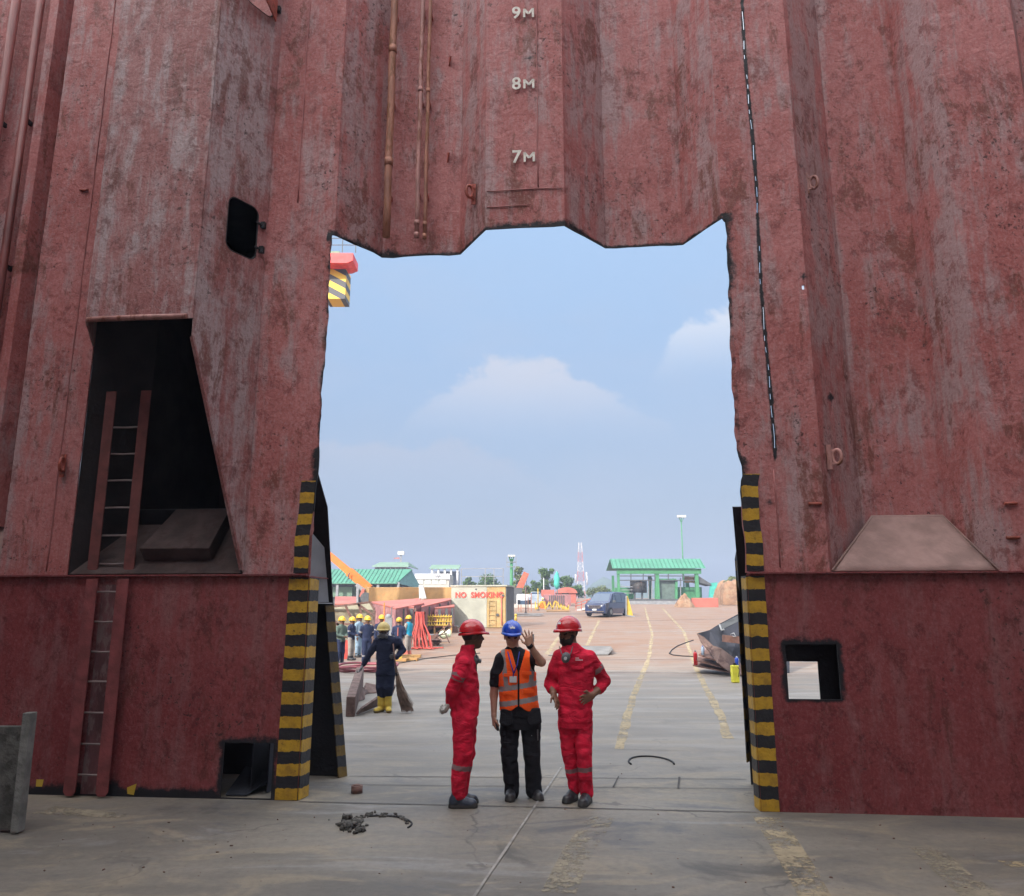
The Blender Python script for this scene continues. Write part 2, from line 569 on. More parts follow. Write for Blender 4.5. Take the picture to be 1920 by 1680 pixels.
MCORAL = pm('coral_red_steel', (.40, .115, .085), .6, var=.15, vs=1)
MPINK = pm('mauve_red_steel', (.27, .12, .125), .7, var=.2, vs=1.2, col2=(.40, .20, .19))
MGREYP = pm('grey_olive_panel', (.30, .28, .20), .75, var=.15, vs=1.0, col2=(.22, .18, .12))
MGREYS = pm('grey_steel', (.22, .23, .245), .55, var=.15, vs=3)
MDKGREY = pm('dark_grey_steel', (.07, .075, .08), .6, var=.2)
MSOIL = pm('laterite_soil', (.23, .13, .075), .95, var=.25, vs=1.5, bump=.6, bs=4, col2=(.28, .19, .12))
MBARK = pm('bark', (.10, .075, .05), .9, var=.3)
MHOSE = pm('red_hose_rubber', (.46, .065, .05), .55, var=.2, vs=4)
MHOSE2 = pm('purple_red_hose_rubber', (.24, .06, .075), .6, var=.2, vs=4)
MGROUND = ground_material()

# cloth and skin
MSKA = pm('dark_brown_skin', (.12, .058, .036), .55, var=.12, vs=14)
MSKB = pm('light_tan_skin', (.42, .235, .165), .55, var=.1, vs=14)
MSKC = pm('brown_skin', (.20, .10, .062), .55, var=.12, vs=14)
MHAIR = pm('black_hair', (.012, .010, .010), .7, var=.3, vs=40)
MCOV = cloth('red_coverall_cotton', (.58, .014, .045), .3, .6)
MNAVY = cloth('navy_coverall_cotton', (.022, .030, .070))
MDNAVY = cloth('deep_navy_coverall_cotton', (.014, .019, .045))
MBLK = cloth('black_work_cotton', (.014, .014, .018))
MVEST = cloth('orange_vest_mesh', (.97, .11, .015), .08, .3)
MTAPE = cloth('grey_reflective_tape', (.27, .26, .27), .1, .1)
MTAPER = cloth('dull_reflective_tape', (.24, .14, .15), .15, .1)
MGLOVE = cloth('grey_white_glove_cotton', (.48, .47, .45), .2, .6)
MBOOT = pm('dark_leather', (.022, .022, .026), .42, var=.3, vs=12, bump=.2)
MBOOTN = pm('blue_black_leather', (.030, .040, .062), .35, var=.3, vs=12, bump=.2)
MSOLE = pm('dusty_rubber_sole', (.035, .033, .032), .8, var=.3)
MRUBY = pm('yellow_rubber', (.55, .40, .05), .45, var=.15, vs=6)
MHATR = pm('red_helmet_plastic', (.50, .015, .022), .25, var=.05, coat=.4)
MHATB = pm('blue_helmet_plastic', (.012, .07, .50), .25, var=.05, coat=.4)
MHATY = pm('yellow_helmet_plastic', (.60, .36, .02), .35, var=.05)
MHATO = pm('dusty_yellow_helmet_plastic', (.52, .40, .14), .5, var=.1)
MMASK = pm('grey_respirator_rubber', (.11, .115, .125), .6, var=.2, vs=20)
MWHT = pm('white_plastic', (.56, .57, .59), .5, var=.05)
MBLUEL = pm('blue_lanyard', (.02, .03, .30), .6, var=.1)
MCYAN = cloth('cyan_vest_cotton', (.02, .27, .42))
MKHAKI = cloth('grey_khaki_cotton', (.27, .25, .23))
MDENIM = cloth('pale_blue_denim', (.22, .32, .42))
MGREENC = cloth('grey_green_cotton', (.09, .13, .11))
MORC = cloth('orange_coverall_cotton', (.80, .14, .02))

exec_order = []

# ================================================================== THE SETTING
# ground sheet, gently climbing beyond 27 m, reaching the horizon
mb = MB()
ys = [-60, -20, 0, 4] + list(np.arange(5, 60, 1.0)) + list(np.arange(60, 120, 3.0)) + [120, 150, 200, 300, 500, 760]
xs = [-450, -300, -120, -60, -40, -30, -20, -10, 0, 10, 20, 30, 40, 60, 120, 300, 450]


def gsurf(Y):
    return gz(Y) if Y < 112 else gz(112) - min(2.5, (Y - 112) * .02)


vs = [(x, y, gsurf(y)) for y in ys for x in xs]
nx = len(xs)
mb.add(vs, [(j * nx + i, j * nx + i + 1, (j + 1) * nx + i + 1, (j + 1) * nx + i) for j in range(len(ys) - 1) for i in range(nx - 1)], 0, True)
tag(mb.build('ground', MGROUND), kind='structure')


def ground_strip(name, pts, width, mat, lift=.004, jag=0.0):
    """a painted or welded line that follows the ground; pts are ground points"""
    m = MB()
    P = []
    for a, b in zip(pts[:-1], pts[1:]):
        n = max(1, int((b - a).length / .5))
        P += [a.lerp(b, i / n) for i in range(n)]
    P.append(pts[-1])
    vs = []
    for i, p in enumerate(P):
        d = P[min(i + 1, len(P) - 1)] - P[max(i - 1, 0)]
        q = Vector((d.y, -d.x, 0)).normalized()
        w = width / 2
        for sgn in (-1, 1):
            v = p + q * sgn * (w + random.uniform(-jag, jag))
            v.z = gsurf(v.y) + lift
            vs.append(v)
    m.add(vs, [(2 * i, 2 * i + 1, 2 * i + 3, 2 * i + 2) for i in range(len(P) - 1)])
    return tag(m.build(name, mat), kind='structure')


def gl(*pix):
    return [gnd(*p) for p in pix]


ground_strip('road_marking', gl((1048, 1676), (1085, 1600), (1127, 1533)), .26, MYEL2, .004, .02)
ground_strip('road_marking', gl((1160, 1405), (1187, 1307), (1217, 1230), (1223, 1190), (1209, 1139)), .15, MYEL, .004, .02)
ground_strip('road_marking', gl((1532, 1690), (1486, 1612), (1440, 1533)), .22, MYEL3, .004, .03)
ground_strip('road_marking', gl((1365, 1385), (1352, 1344), (1312, 1268), (1290, 1209), (1282, 1184), (1241, 1139)), .15, MYEL, .004, .02)
ground_strip('road_marking', gl((1100, 1211), (1124, 1163)), .18, MYEL, .004, .02)
ground_strip('road_marking', gl((1025, 1227), (1047, 1195)), .18, MYEL, .004, .02)
ground_strip('road_marking', gl((1730, 1590), (1790, 1640), (1850, 1690)), .26, MYEL2, .004, .03)
ground_strip('road_marking', gl((1880, 1621), (1990, 1624)), .13, MYEL, .004, .02)
ground_strip('road_marking', gl((80, 1520), (230, 1532)), .22, MYEL2, .004, .05)
ground_strip('deck_seam', gl((884, 1690), (1052, 1440)), .022, MSEAM, .008, .003)
ground_strip('deck_seam', gl((560, 1504), (1424, 1524)), .02, MSEAMD, .006, .004)
ground_strip('deck_seam', gl((655, 1456), (1400, 1462)), .016, MSEAMD, .006, .003)
ground_strip('deck_seam', gl((655, 1472), (1410, 1480)), .012, MSEAMD, .006, .003)
ground_strip('deck_seam', gl((1150, 1478), (1160, 1457)), .02, MSEAMD, .009, .003)
ground_strip('deck_seam', gl((1272, 1480), (1274, 1458)), .02, MSEAMD, .009, .003)
ground_strip('deck_seam', gl((660, 1392), (1390, 1410)), .012, MSEAM, .006, .003)
ground_strip('deck_seam', gl((700, 1352), (1385, 1362)), .012, MSEAM, .006, .003)
ground_strip('deck_seam', gl((640, 1257), (1390, 1262)), .10, MSEAM, .006, .03)
ground_strip('deck_seam', gl((690, 1234), (1385, 1238)), .10, MRUST, .006, .02)
ground_strip('deck_seam', gl((850, 1186), (1385, 1184)), .25, MSEAM, .006, .05)
ground_strip('deck_seam', gl((1130, 1166), (1385, 1160)), .3, MRUST, .006, .05)

# ================================================================== THE BULKHEAD
FAR = .6
SL, SR, ZC, ZS, ZT = -2.14, 2.38, 6.15, 2.25, 10.9
prof = [(-13, 0), (-11.3, 0), (-10.9, FAR), (-9.9, FAR), (-9.5, 0), (-8.55, 0), (-8.15, FAR), (-6.12, FAR), (-5.72, 0), (-4.91, 0), (-4.5, FAR), (-3.31, FAR), (-2.91, 0), (-2.08, 0),
        (-1.67, FAR), (-.70, FAR), (-.31, 0), (.60, 0), (1.08, FAR), (1.99, FAR), (2.34, 0), (3.20, 0), (3.77, FAR), (4.62, FAR), (4.81, 0), (5.7, 0), (6.1, FAR), (7.1, FAR), (7.5, 0), (8.4, 0), (8.8, FAR), (9.9, FAR), (10.3, 0), (13, 0)]
ps, pd = [p[0] for p in prof], [p[1] for p in prof]


def dprof(s):
    return float(np.interp(s, ps, pd))


def is_slant(s):
    for (a, da), (b, db) in zip(prof[:-1], prof[1:]):
        if a <= s <= b:
            return 1.0 if da != db else 0.0
    return 0.0


bulk = thing('bulkhead', 'towering rusty red corrugated steel bulkhead with a huge rectangular opening cut through it', 'ship bulkhead', W(0, 0, 0))


def sheet(name, cols, rows, dfun, mat, keep, burnf, parent, thick=.018, shift=None, slantf=None, wob=.006):
    """a plate as a grid in bulkhead coordinates, with cells left out where keep() is false"""
    nc, nr = len(cols), len(rows)
    vs, burn, sl = [], [], []
    for z in rows:
        for s in cols:
            s2, z2 = shift(s, z) if shift else (s, z)
            d = dfun(s, z)
            d += wob * mnoise.noise(Vector((s * 2.3, z * 1.9, 3.0))) + wob * .6 * mnoise.noise(Vector((s * 6, z * 5, 8.0)))
            vs.append(W(s2, z2, d))
            burn.append(burnf(s2, z2))
            sl.append(slantf(s) if slantf else 0.0)
    fs = []
    for j in range(nr - 1):
        for i in range(nc - 1):
            if keep((cols[i] + cols[i + 1]) / 2, (rows[j] + rows[j + 1]) / 2):
                fs.append((j * nc + i, j * nc + i + 1, (j + 1) * nc + i + 1, (j + 1) * nc + i))
    used = sorted({i for f in fs for i in f})
    mp = {o: k for k, o in enumerate(used)}
    loc = wloc(parent)
    me = bpy.data.meshes.new(name)
    me.from_pydata([tuple(vs[i] - loc) for i in used], [], [[mp[i] for i in f] for f in fs])
    for nm, data in (('burn', burn), ('slant', sl)):
        at_ = me.attributes.new(nm, 'FLOAT', 'POINT')
        at_.data.foreach_set('value', [data[i] for i in used])
    me.materials.append(mat)
    o = new_mesh_obj(name, me, parent, loc)
    md = o.modifiers.new('solid', 'SOLIDIFY')
    md.thickness = thick
    md.offset = -1
    return o


def lines(lo, hi, step, extra):
    v = sorted(set([round(x, 4) for x in extra if lo <= x <= hi] + [lo, hi]))
    out = []
    for a, b in zip(v[:-1], v[1:]):
        n = max(1, int(math.ceil((b - a) / step)))
        out += [a + (b - a) * i / n for i in range(n)]
    return out + [v[-1]]


SLIT = 2.735
fine_s = [SL + o for o in (-.25, -.16, -.10, -.05, -.02, 0, .03, .08)] + [SR + o for o in (-.08, -.03, 0, .02, .05, .10, .16, .25)] + [SLIT + o for o in (-.09, -.05, -.022, -.0045, .0045, .022, .05, .09)] + [3.152, 3.180, 3.42, 3.442]
cols = lines(-13, 13, .14, ps + fine_s)
rows = lines(ZS, ZT, .13, [ZC + o for o in (0, .02, .05, .1, .16, .24)] + [3.53, 3.2, 3.35, 5.275, 5.325, 3.93, 4.045] + list(np.arange(3.6, ZT, .065)))


def in_open(s, z):
    return SL < s < SR and z < ZC


def left_edge(z):
    return SL + .008 * math.sin(z * 4.1) + .006 * math.sin(z * 11 + 1) + (.03 * (z - 3.3) / 2.8 if z > 3.3 else -.04 * (3.3 - z))


def right_edge(z):
    return SR + .006 * math.sin(z * 3.3 + 1) + .006 * math.sin(z * 13) - .03 * math.exp(-((z - 4.0) / .8) ** 2) + .05 * math.exp(-((z - 3.3) / .12) ** 2)


def cut_shift(s, z):
    if abs(s - SL) < 1e-3 and z <= ZC + 1e-3:
        return left_edge(z) + jit(z), z
    if abs(s - SR) < 1e-3 and z <= ZC + 1e-3:
        return right_edge(z) + jit(z + 20), (z - .04 if abs(z - ZC) < 1e-3 else z)
    if SL < s < SR and abs(z - ZC) < 1e-3:
        return s, z + .006 * math.sin(s * 9) + 1.3 * jit(s + 40) + (.02 * (1 if s < -1.7 else 0))
    if SLIT - .2 < s < SLIT + .2:
        return s + .012 * math.sin(z * 2.1) + .006 * math.sin(z * 9.0), z
    return s, z


bridge = {}


jit = lambda v: .010 * mnoise.noise(Vector((v * 9, 3.1, 0))) + .008 * mnoise.noise(Vector((v * 31, 7.7, 0)))


def keep_w(s, z):
    if in_open(s, z):
        return False
    if abs(s - SLIT) < .004 and z > 3.55:        # torch-cut slit with slag bridges left in it
        k = round(z / .065)
        if k not in bridge:
            bridge[k] = random.random() < .45
        return bridge[k]
    if (3.152 < s < 3.18 and 5.275 < z < 5.325) or (3.42 < s < 3.442 and 3.93 < z < 4.045):   # two small burn-through holes
        return False
    if -4.89 < s < -2.93 and z < 7.4:            # plating inside the ladder trunk is its own sheet, shade put into its colour
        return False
    return True


def burn_w(s, z):
    b = 0.0
    if SL - .3 < s <= SL + .05 and 2.9 < z < ZC:
        b = max(b, .8 - abs(s - left_edge(z)) / .09) if z > 3.6 else max(b, 1.1 - abs(s - SL) / .16)
    if SR - .05 <= s < SR + .3 and 2.9 < z < ZC + .1:
        k = .16 if (5.3 < z or z < 3.5) else .05
        b = max(b, 1.0 - abs(s - SR) / k)
    if SL - .05 < s < SR + .05 and z >= ZC - .05:
        k = .17 if (-.25 < s < .9 or s < -1.5) else .07
        b = max(b, 1.05 - abs(z - ZC) / k)
    if abs(s - SLIT) < .12 and z > 3.4:
        b = max(b, 1.25 - abs(s - SLIT - .012 * math.sin(z * 2.1)) / .035)
    for (cs, cz, r) in ((2.66, 2.93, .07), (2.87, 2.72, .06), (2.90, 2.42, .09), (-2.36, 2.80, .09), (-2.55, 2.85, .06), (.2, 8.35, .05), (1.55, 7.75, .09), (1.72, 7.6, .05), (2.02, 7.25, .08), (3.18, 5.42, .08), (3.43, 4.12, .08)):
        b = max(b, 1.15 - math.hypot(s - cs, (z - cz) * .8) / r)
    return b


plate = sheet('corrugated_plate', cols, rows, lambda s, z: dprof(s), MW, keep_w, burn_w, bulk, shift=cut_shift, slantf=is_slant)


def cut(o, cutter):
    """boolean a closed cutter out of o and keep the plain result"""
    c = cutter.build('cutter', MBLACK)
    bpy.context.view_layer.update()
    md = o.modifiers.new('cut', 'BOOLEAN')
    md.object = c
    md.operation = 'DIFFERENCE'
    md.solver = 'EXACT'
    dg = bpy.context.evaluated_depsgraph_get()
    me = bpy.data.meshes.new_from_object(o.evaluated_get(dg))
    o.modifiers.clear()
    o.data = me
    bpy.data.objects.remove(c)


# lower stool: front and rear plates, hollow between
ZTOP = ZS - .012
DST = 1.17


def stool(side, s0, s1, hole, rear_hole, z_rear, edge_rear):
    cols = lines(s0, s1, .2, [hole[0], hole[1], hole[0] - .06, hole[1] + .06] + [hole[0] - .14, hole[1] + .14] + [s1 - .1 if side < 0 else s0 + .1] + ([x for x in np.arange(-4.85, -3.9, .05)] if side < 0 else []) + list(np.arange(hole[0] - .25, hole[1] + .25, .06)))
    rows = lines(0.0, ZTOP, .15, list(np.arange(.0, .35, .045)) + list(np.arange(hole[2], hole[3] + .3, .06)) + [hole[2], hole[3], hole[3] + .06, hole[3] + .15, hole[2] - .05 if hole[2] > .1 else .1])

    def keep(s, z):
        return not (hole[0] < s < hole[1] and hole[2] < z < hole[3])

    def burn(s, z):
        dx = max(hole[0] - s, 0, s - hole[1])
        dz = max(hole[2] - z, 0, z - hole[3])
        b = 1.05 - math.hypot(dx * 1.2, dz if z > hole[3] else dz * 2) / .13
        if side < 0:
            b = max(b, 1.35 - z / .13)
            for cs in (-4.55, -4.2):
                b = max(b, 1.5 - math.hypot((s - cs) * .8, z * 1.0) / .17)
        return b
    o = sheet('stool_front_plate', cols, rows, lambda s, z: 0.0, MS, keep, burn, bulk, slantf=None, wob=.004)
    r0, r1 = (s0, edge_rear) if side < 0 else (edge_rear, s1)
    cols = lines(r0, r1, .5, [rear_hole[0], rear_hole[1]])
    rows = lines(0, z_rear, .5, [rear_hole[2], rear_hole[3]])
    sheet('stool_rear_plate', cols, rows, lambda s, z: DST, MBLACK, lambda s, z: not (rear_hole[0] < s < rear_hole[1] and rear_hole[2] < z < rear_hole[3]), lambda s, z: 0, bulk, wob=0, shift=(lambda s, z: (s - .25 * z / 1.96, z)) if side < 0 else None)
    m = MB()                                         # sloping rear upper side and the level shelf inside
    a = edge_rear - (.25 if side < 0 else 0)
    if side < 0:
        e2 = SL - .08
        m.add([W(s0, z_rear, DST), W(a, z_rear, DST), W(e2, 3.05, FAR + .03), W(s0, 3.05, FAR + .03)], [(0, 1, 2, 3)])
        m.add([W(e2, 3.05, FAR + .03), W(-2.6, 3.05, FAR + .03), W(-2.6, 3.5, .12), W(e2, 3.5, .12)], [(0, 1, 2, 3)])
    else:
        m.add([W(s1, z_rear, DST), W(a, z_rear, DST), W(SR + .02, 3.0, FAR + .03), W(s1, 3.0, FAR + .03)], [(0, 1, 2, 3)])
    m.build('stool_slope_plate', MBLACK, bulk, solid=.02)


stool(-1, -13, -2.17, (-2.98, -2.45, .012, .54), (-2.9, -2.6, .1, .3), 1.96, -2.03)
stool(1, 2.385, 13, (2.715, 3.21, 1.03, 1.55), (2.85, 3.34, .88, 1.31), 1.96, 2.53)
# shelf plate and lit inner web in the left cut, ledge under the corrugation
m = MB()
m.add([W(-9, 1.955, .03), W(-2.17, 1.955, .06), W(-2.28, 1.955, DST - .02), W(-9, 1.955, DST - .02)], [(0, 1, 2, 3)])
m.build('stool_shelf_plate', MGREYS, bulk, solid=.012)
m = MB()
m.add([W(-2.5, 1.97, .35), W(-2.32, 1.97, DST - .05), W(-2.30, 2.6, .80), W(-2.34, 2.75, .45)], [(0, 1, 2, 3)])
m.build('torn_web_plate', MGREYS, bulk, solid=.012)
m = MB()
for (a, b) in ((-13, -2.185), (2.40, 13)):
    m.prism([W(a, ZTOP, -.055), W(a, ZTOP, .05), W(b, ZTOP, .05), W(b, ZTOP, -.055)], (0, 0, .016))
build_each(m, 'stool_ledge', MS, bulk)
m = MB()
for (a, b) in ((-13, -2.3), (2.6, 13)):
    m.prism([W(a, ZTOP + .001, .05), W(a, ZTOP + .001, DST), W(b, ZTOP + .001, DST), W(b, ZTOP + .001, .05)], (0, 0, .012))
build_each(m, 'stool_top_plate', MS, bulk)
m = MB()                                             # web frames that show in the low access hole and in the open ends
for s in (-2.78, -2.60):
    m.prism([W(s, .01, .25), W(s, .01, .9), W(s, .52, .9), W(s, .60, .25)], WT * .014)
m.prism([W(-2.97, .012, .1), W(-2.75, .012, .1), W(-2.62, .13, .55), W(-2.97, .20, .55)], (0, 0, .012))
build_each(m, 'web_frame', MSCRAP, bulk)
# sloping shedder plates at the foot of each recess
for (a, b, c, d) in ((3.22, 3.86, 4.60, 4.80), (6.0 - .28, 6.1, 7.1, 7.48), (8.42, 8.8, 9.9, 10.28), (-8.53, -8.15, -6.12, -5.74), (-11.2, -10.9, -9.9, -9.55)):
    m = MB()
    n = 8
    vs, fs = [], []
    for j in range(n + 1):
        t = j / n
        for s in np.linspace(a + (b - a) * t, d + (c - d) * t, 12):
            vs.append(W(float(s), ZS + .012 + .62 * t, .005 + (FAR - .012) * t + .004 * mnoise.noise(Vector((float(s) * 4, t * 5, 0)))))
    for j in range(n):
        for i in range(11):
            fs.append((j * 12 + i, j * 12 + i + 1, (j + 1) * 12 + i + 1, (j + 1) * 12 + i))
    m.add(vs, fs, 0, True)
    m.build('shedder_plate', MDUST, bulk, solid=.01)
m = MB()
m.tube([W(3.22, ZS + .02, -.012), W(3.86, 2.86, .575), W(4.60, 2.86, .575), W(4.80, ZS + .02, -.012)], .011, 6)
m.build('shedder_weld', MDUST, bulk)

# hazard stripes painted on the cut edges
for (s0, s1, nm, z0, z1, mt) in ((-2.375, -2.172, 'hazard_stripe', .005, ZS - .03, MSTR), (2.387, 2.555, 'hazard_stripe', .005, ZS - .03, MSTR)):
    m = MB()
    n = 20
    vs, fs = [], []
    for j in range(n + 1):
        z = z0 + (z1 - z0) * j / n
        tw = .03 * (1 - z / 3.3) if s0 < 0 else 0
        vs += [W(s0 - tw, z, -.008), W(s1, z, -.008), W(s1 + .004, z, -.008), W(s1 + .004, z, -.004)]
    for j in range(n):
        a = 4 * j
        fs.append((a, a + 1, a + 5, a + 4))
    m.add(vs, fs)
    m.build(nm, mt, bulk, loc=W(0, 0, 0))
for (f0, f1) in ((lambda z: left_edge(z) - .165, lambda z: left_edge(z) - .006), (lambda z: right_edge(z) + .006, lambda z: right_edge(z) + .175)):
    m = MB()
    vs, fs = [], []
    for j in range(15):
        z = ZS + .015 + (3.26 - ZS - .015) * j / 14
        vs += [W(f0(z), z, -.016), W(f1(z), z, -.016)]
    m.add(vs, [(2 * j, 2 * j + 1, 2 * j + 3, 2 * j + 2) for j in range(14)])
    m.build('hazard_stripe', MSTR, bulk, loc=W(0, 0, 0))
# doubler plates closing the thickness of the cut, striped too
m = MB()
m.prism([W(-2.166, .005, .0), W(-2.166, ZS - .03, .0), W(-2.14, ZS - .03, .20), W(-2.14, .005, .20)], WT * .012)
m.build('striped_edge_plate', MSTR, bulk, loc=W(0, 0, 0))
m = MB()
m.prism([W(2.373, .005, .0), W(2.373, ZS - .03, .0), W(2.36, ZS - .03, .18), W(2.36, .005, .18)], WT * .012)
m.build('striped_edge_plate', MSTR, bulk, loc=W(0, 0, 0))
m = MB()
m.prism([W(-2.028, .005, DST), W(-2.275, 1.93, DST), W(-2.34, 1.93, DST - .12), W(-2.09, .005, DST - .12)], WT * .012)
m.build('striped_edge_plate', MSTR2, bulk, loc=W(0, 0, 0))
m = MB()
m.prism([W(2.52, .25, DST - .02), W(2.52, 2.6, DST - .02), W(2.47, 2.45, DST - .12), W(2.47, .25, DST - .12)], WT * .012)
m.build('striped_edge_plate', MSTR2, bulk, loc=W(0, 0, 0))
# yellow triangular marks at the foot of the left stool plate
m = MB()
m.add([W(-3.97, .03, -.008), W(-3.90, .02, -.008), W(-3.88, .13, -.008), W(-3.98, .09, -.008)], [(0, 1, 2, 3)])
m.add([W(-4.98, .08, -.008), W(-4.91, .08, -.008), W(-4.90, .15, -.008), W(-4.98, .15, -.008)], [(0, 1, 2, 3)])
build_each(m, 'yellow_paint_mark', MYSAFE, bulk)

# ladder trunk standing proud over the left recess
TP = -.75
trunk_pts = [(-4.91, -.004), (-4.50, TP), (-3.30, TP), (-2.905, -.004)]


def trunk_side(a, b, zlo_a, zlo_b, nm, n=14):
    m = MB()
    vs, fs = [], []
    nz = 44
    burnv = []
    for j in range(nz + 1):
        for i in range(n + 1):
            t = i / n
            zl = zlo_a + (zlo_b - zlo_a) * t
            z = zl + (ZT - zl) * j / nz
            s, d = a[0] + (b[0] - a[0]) * t, a[1] + (b[1] - a[1]) * t
            k = .010 * mnoise.noise(Vector((s * 3, z * 1.3, d * 3)))
            vs.append(W(s, z, d + k))
    for j in range(nz):
        for i in range(n):
            p = j * (n + 1) + i
            fs.append((p, p + 1, p + n + 2, p + n + 1))
    m.add(vs, fs)
    o = m.build(nm, MT, bulk, loc=W(0, 0, 0))
    at_ = o.data.attributes.new('slant', 'FLOAT', 'POINT')
    at_.data.foreach_set('value', [.35 if nm == 'trunk_front_plate' else .6] * len(o.data.vertices))
    md = o.modifiers.new('solid', 'SOLIDIFY')
    md.thickness = .018
    md.offset = 0
    return o


trunk_side(trunk_pts[0], trunk_pts[1], 4.89, 4.89, 'trunk_side_plate')
trunk_side(trunk_pts[1], trunk_pts[2], 4.89, 4.89, 'trunk_front_plate')
tr = trunk_side(trunk_pts[2], trunk_pts[3], 4.70, 2.28, 'trunk_side_plate')
A3, B3 = W(-3.30, 0, TP), W(-2.905, 0, 0)
tdir = (B3 - A3).normalized()
tnor = Vector((tdir.y, -tdir.x, 0))


def on_trunk(px, py):
    r = ray(px, py)
    o = Vector((0, 0, H))
    k = (A3 - o).dot(tnor) / r.dot(tnor)
    p = o + r * k
    return (p - A3).dot(tdir), p.z


def trunk_hatch(pix, inset=.05):
    qs = [on_trunk(*p) for p in pix]
    q0, q1 = (qs[0][0] + qs[3][0]) / 2, (qs[1][0] + qs[2][0]) / 2
    z1, z0 = (qs[0][1] + qs[1][1]) / 2, (qs[2][1] + qs[3][1]) / 2
    return q0, q1, z0, z1


def rounded(q0, q1, z0, z1, r, off, n=5):
    pts = []
    for cx, cz, a0 in ((q1 - r, z1 - r, 0), (q0 + r, z1 - r, 90), (q0 + r, z0 + r, 180), (q1 - r, z0 + r, 270)):
        for k in range(n + 1):
            a = R(a0 + 90 * k / n)
            q, z = cx + r * math.cos(a), cz + r * math.sin(a)
            pts.append(A3 + tdir * q + tnor * off + Vector((0, 0, z)))
    return pts


hq = trunk_hatch([(430, 365), (485, 393), (479, 488), (420, 468)])
hq2 = (hq[0], hq[1], 9.02, 9.75)
cc = MB()
cc.prism(rounded(*hq, .10, .3), -tnor * .6)
cc.prism(rounded(*hq2, .10, .3), -tnor * .6)
cut(tr, cc)
for q in (hq, hq2):
    m = MB()
    pts = rounded(*q, .10, .0)
    m.tube(pts + [pts[0]], .012, 6, caps=False)
    m.build('hatch_rim', MBLACK, bulk)
    for fz in (.25, .72):
        m = MB()
        zc = q[2] + (q[3] - q[2]) * fz
        p = A3 + tdir * (q[1] + .055) + tnor * .03 + Vector((0, 0, zc))
        m.box(p, (.05, .05, .075), -AL)
        m.bar(p, p - tdir * .1, .02, .02)
        m.build('hatch_hinge', MBLACK, bulk)
m = MB()                                             # half-open cover of the upper hatch
p0 = A3 + tdir * (hq2[1] + .02) + tnor * .03
sw = (tnor * .35 - tdir * .7).normalized()
m.prism([p0 + Vector((0, 0, hq2[2] - .02)), p0 + sw * .5 + Vector((0, 0, hq2[2] + .08)), p0 + sw * .5 + Vector((0, 0, hq2[3])), p0 + Vector((0, 0, hq2[3]))], tnor * .02)
m.build('hatch_cover', MRED, bulk)
m = MB()
m.tube([W(-4.46, 4.905, TP - .03), W(-3.9, 4.91, TP - .035), W(-3.36, 4.905, TP - .03)], .03, 8)
m.build('trunk_lip', MPIPE2, bulk)
m = MB()                                             # flange along the cut side of the trunk
m.bar(A3 + Vector((0, 0, 4.69)), W(-2.915, 2.30, -.02), .05, .02)
m.build('trunk_flange', MT, bulk)
# added near-black box standing in for the unlit depth behind the trunk opening
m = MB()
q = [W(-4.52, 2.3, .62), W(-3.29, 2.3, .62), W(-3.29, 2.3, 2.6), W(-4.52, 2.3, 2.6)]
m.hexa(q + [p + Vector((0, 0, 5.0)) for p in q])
o = m.build('shade_void_box', MDARK, bulk)
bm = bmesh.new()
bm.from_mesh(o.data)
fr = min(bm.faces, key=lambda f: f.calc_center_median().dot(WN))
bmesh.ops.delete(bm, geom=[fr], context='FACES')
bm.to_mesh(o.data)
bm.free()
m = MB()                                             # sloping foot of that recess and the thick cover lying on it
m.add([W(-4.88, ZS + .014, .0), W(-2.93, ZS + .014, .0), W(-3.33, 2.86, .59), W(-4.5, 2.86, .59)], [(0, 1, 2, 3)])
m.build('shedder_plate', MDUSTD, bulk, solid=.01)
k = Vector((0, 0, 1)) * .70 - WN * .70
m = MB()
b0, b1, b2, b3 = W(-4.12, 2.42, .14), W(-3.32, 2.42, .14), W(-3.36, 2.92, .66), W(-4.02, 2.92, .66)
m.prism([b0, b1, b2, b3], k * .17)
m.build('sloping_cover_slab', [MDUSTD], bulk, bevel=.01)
tc_ = lines(-4.90, -2.92, .3, [-4.5, -3.31])
sheet('trunk_inner_plate', tc_, lines(ZS + .02, 7.5, .5, []), lambda s, z: dprof(s), pm('trunk_shade_steel', (.014, .009, .010), .85, var=.5, vs=4, bump=.3), lambda s, z: not (-4.5 < s < -3.31), lambda s, z: 0.0, bulk, wob=.002)  # recess plating coloured near black to stand in for the trunk's shade
# weld seams, lashing eyes, cleats and rungs on the plating
m = MB()
for (s, z0, z1, d) in ((-5.15, 2.3, ZT, -.012), (-2.55, 6.6, ZT, -.012), (.30, 6.65, ZT, -.012), (2.72, 2.3, 3.5, -.012)):
    m.tube([W(s + .004 * math.sin(z * 5), z, d + .006) for z in np.arange(z0, z1, .25)], .007, 5)
build_each(m, 'weld_seam', pm('seam_paint', (.33, .12, .115), .6), bulk)
m = MB()
for (s0, s1, z) in ((-.29, .58, 6.62), (-.29, .2, 6.42)):
    m.tube([W(s, z + .004 * math.sin(s * 9), -.010) for s in np.linspace(s0, s1, 7)], .006, 5)
build_each(m, 'plate_seam', pm('plate_seam_paint', (.29, .10, .095), .6), bulk)
m = MB()
for (s0, s1, z) in ((3.04, 3.17, 2.94), (4.93, 5.05, 2.92), (4.91, 5.03, 2.58), (-5.3, -5.2, 6.9)):
    m.tube([W(s0, z, -.018), W(s1, z, -.018)], .016, 8)
build_each(m, 'foothold_bar', MRED, bulk)


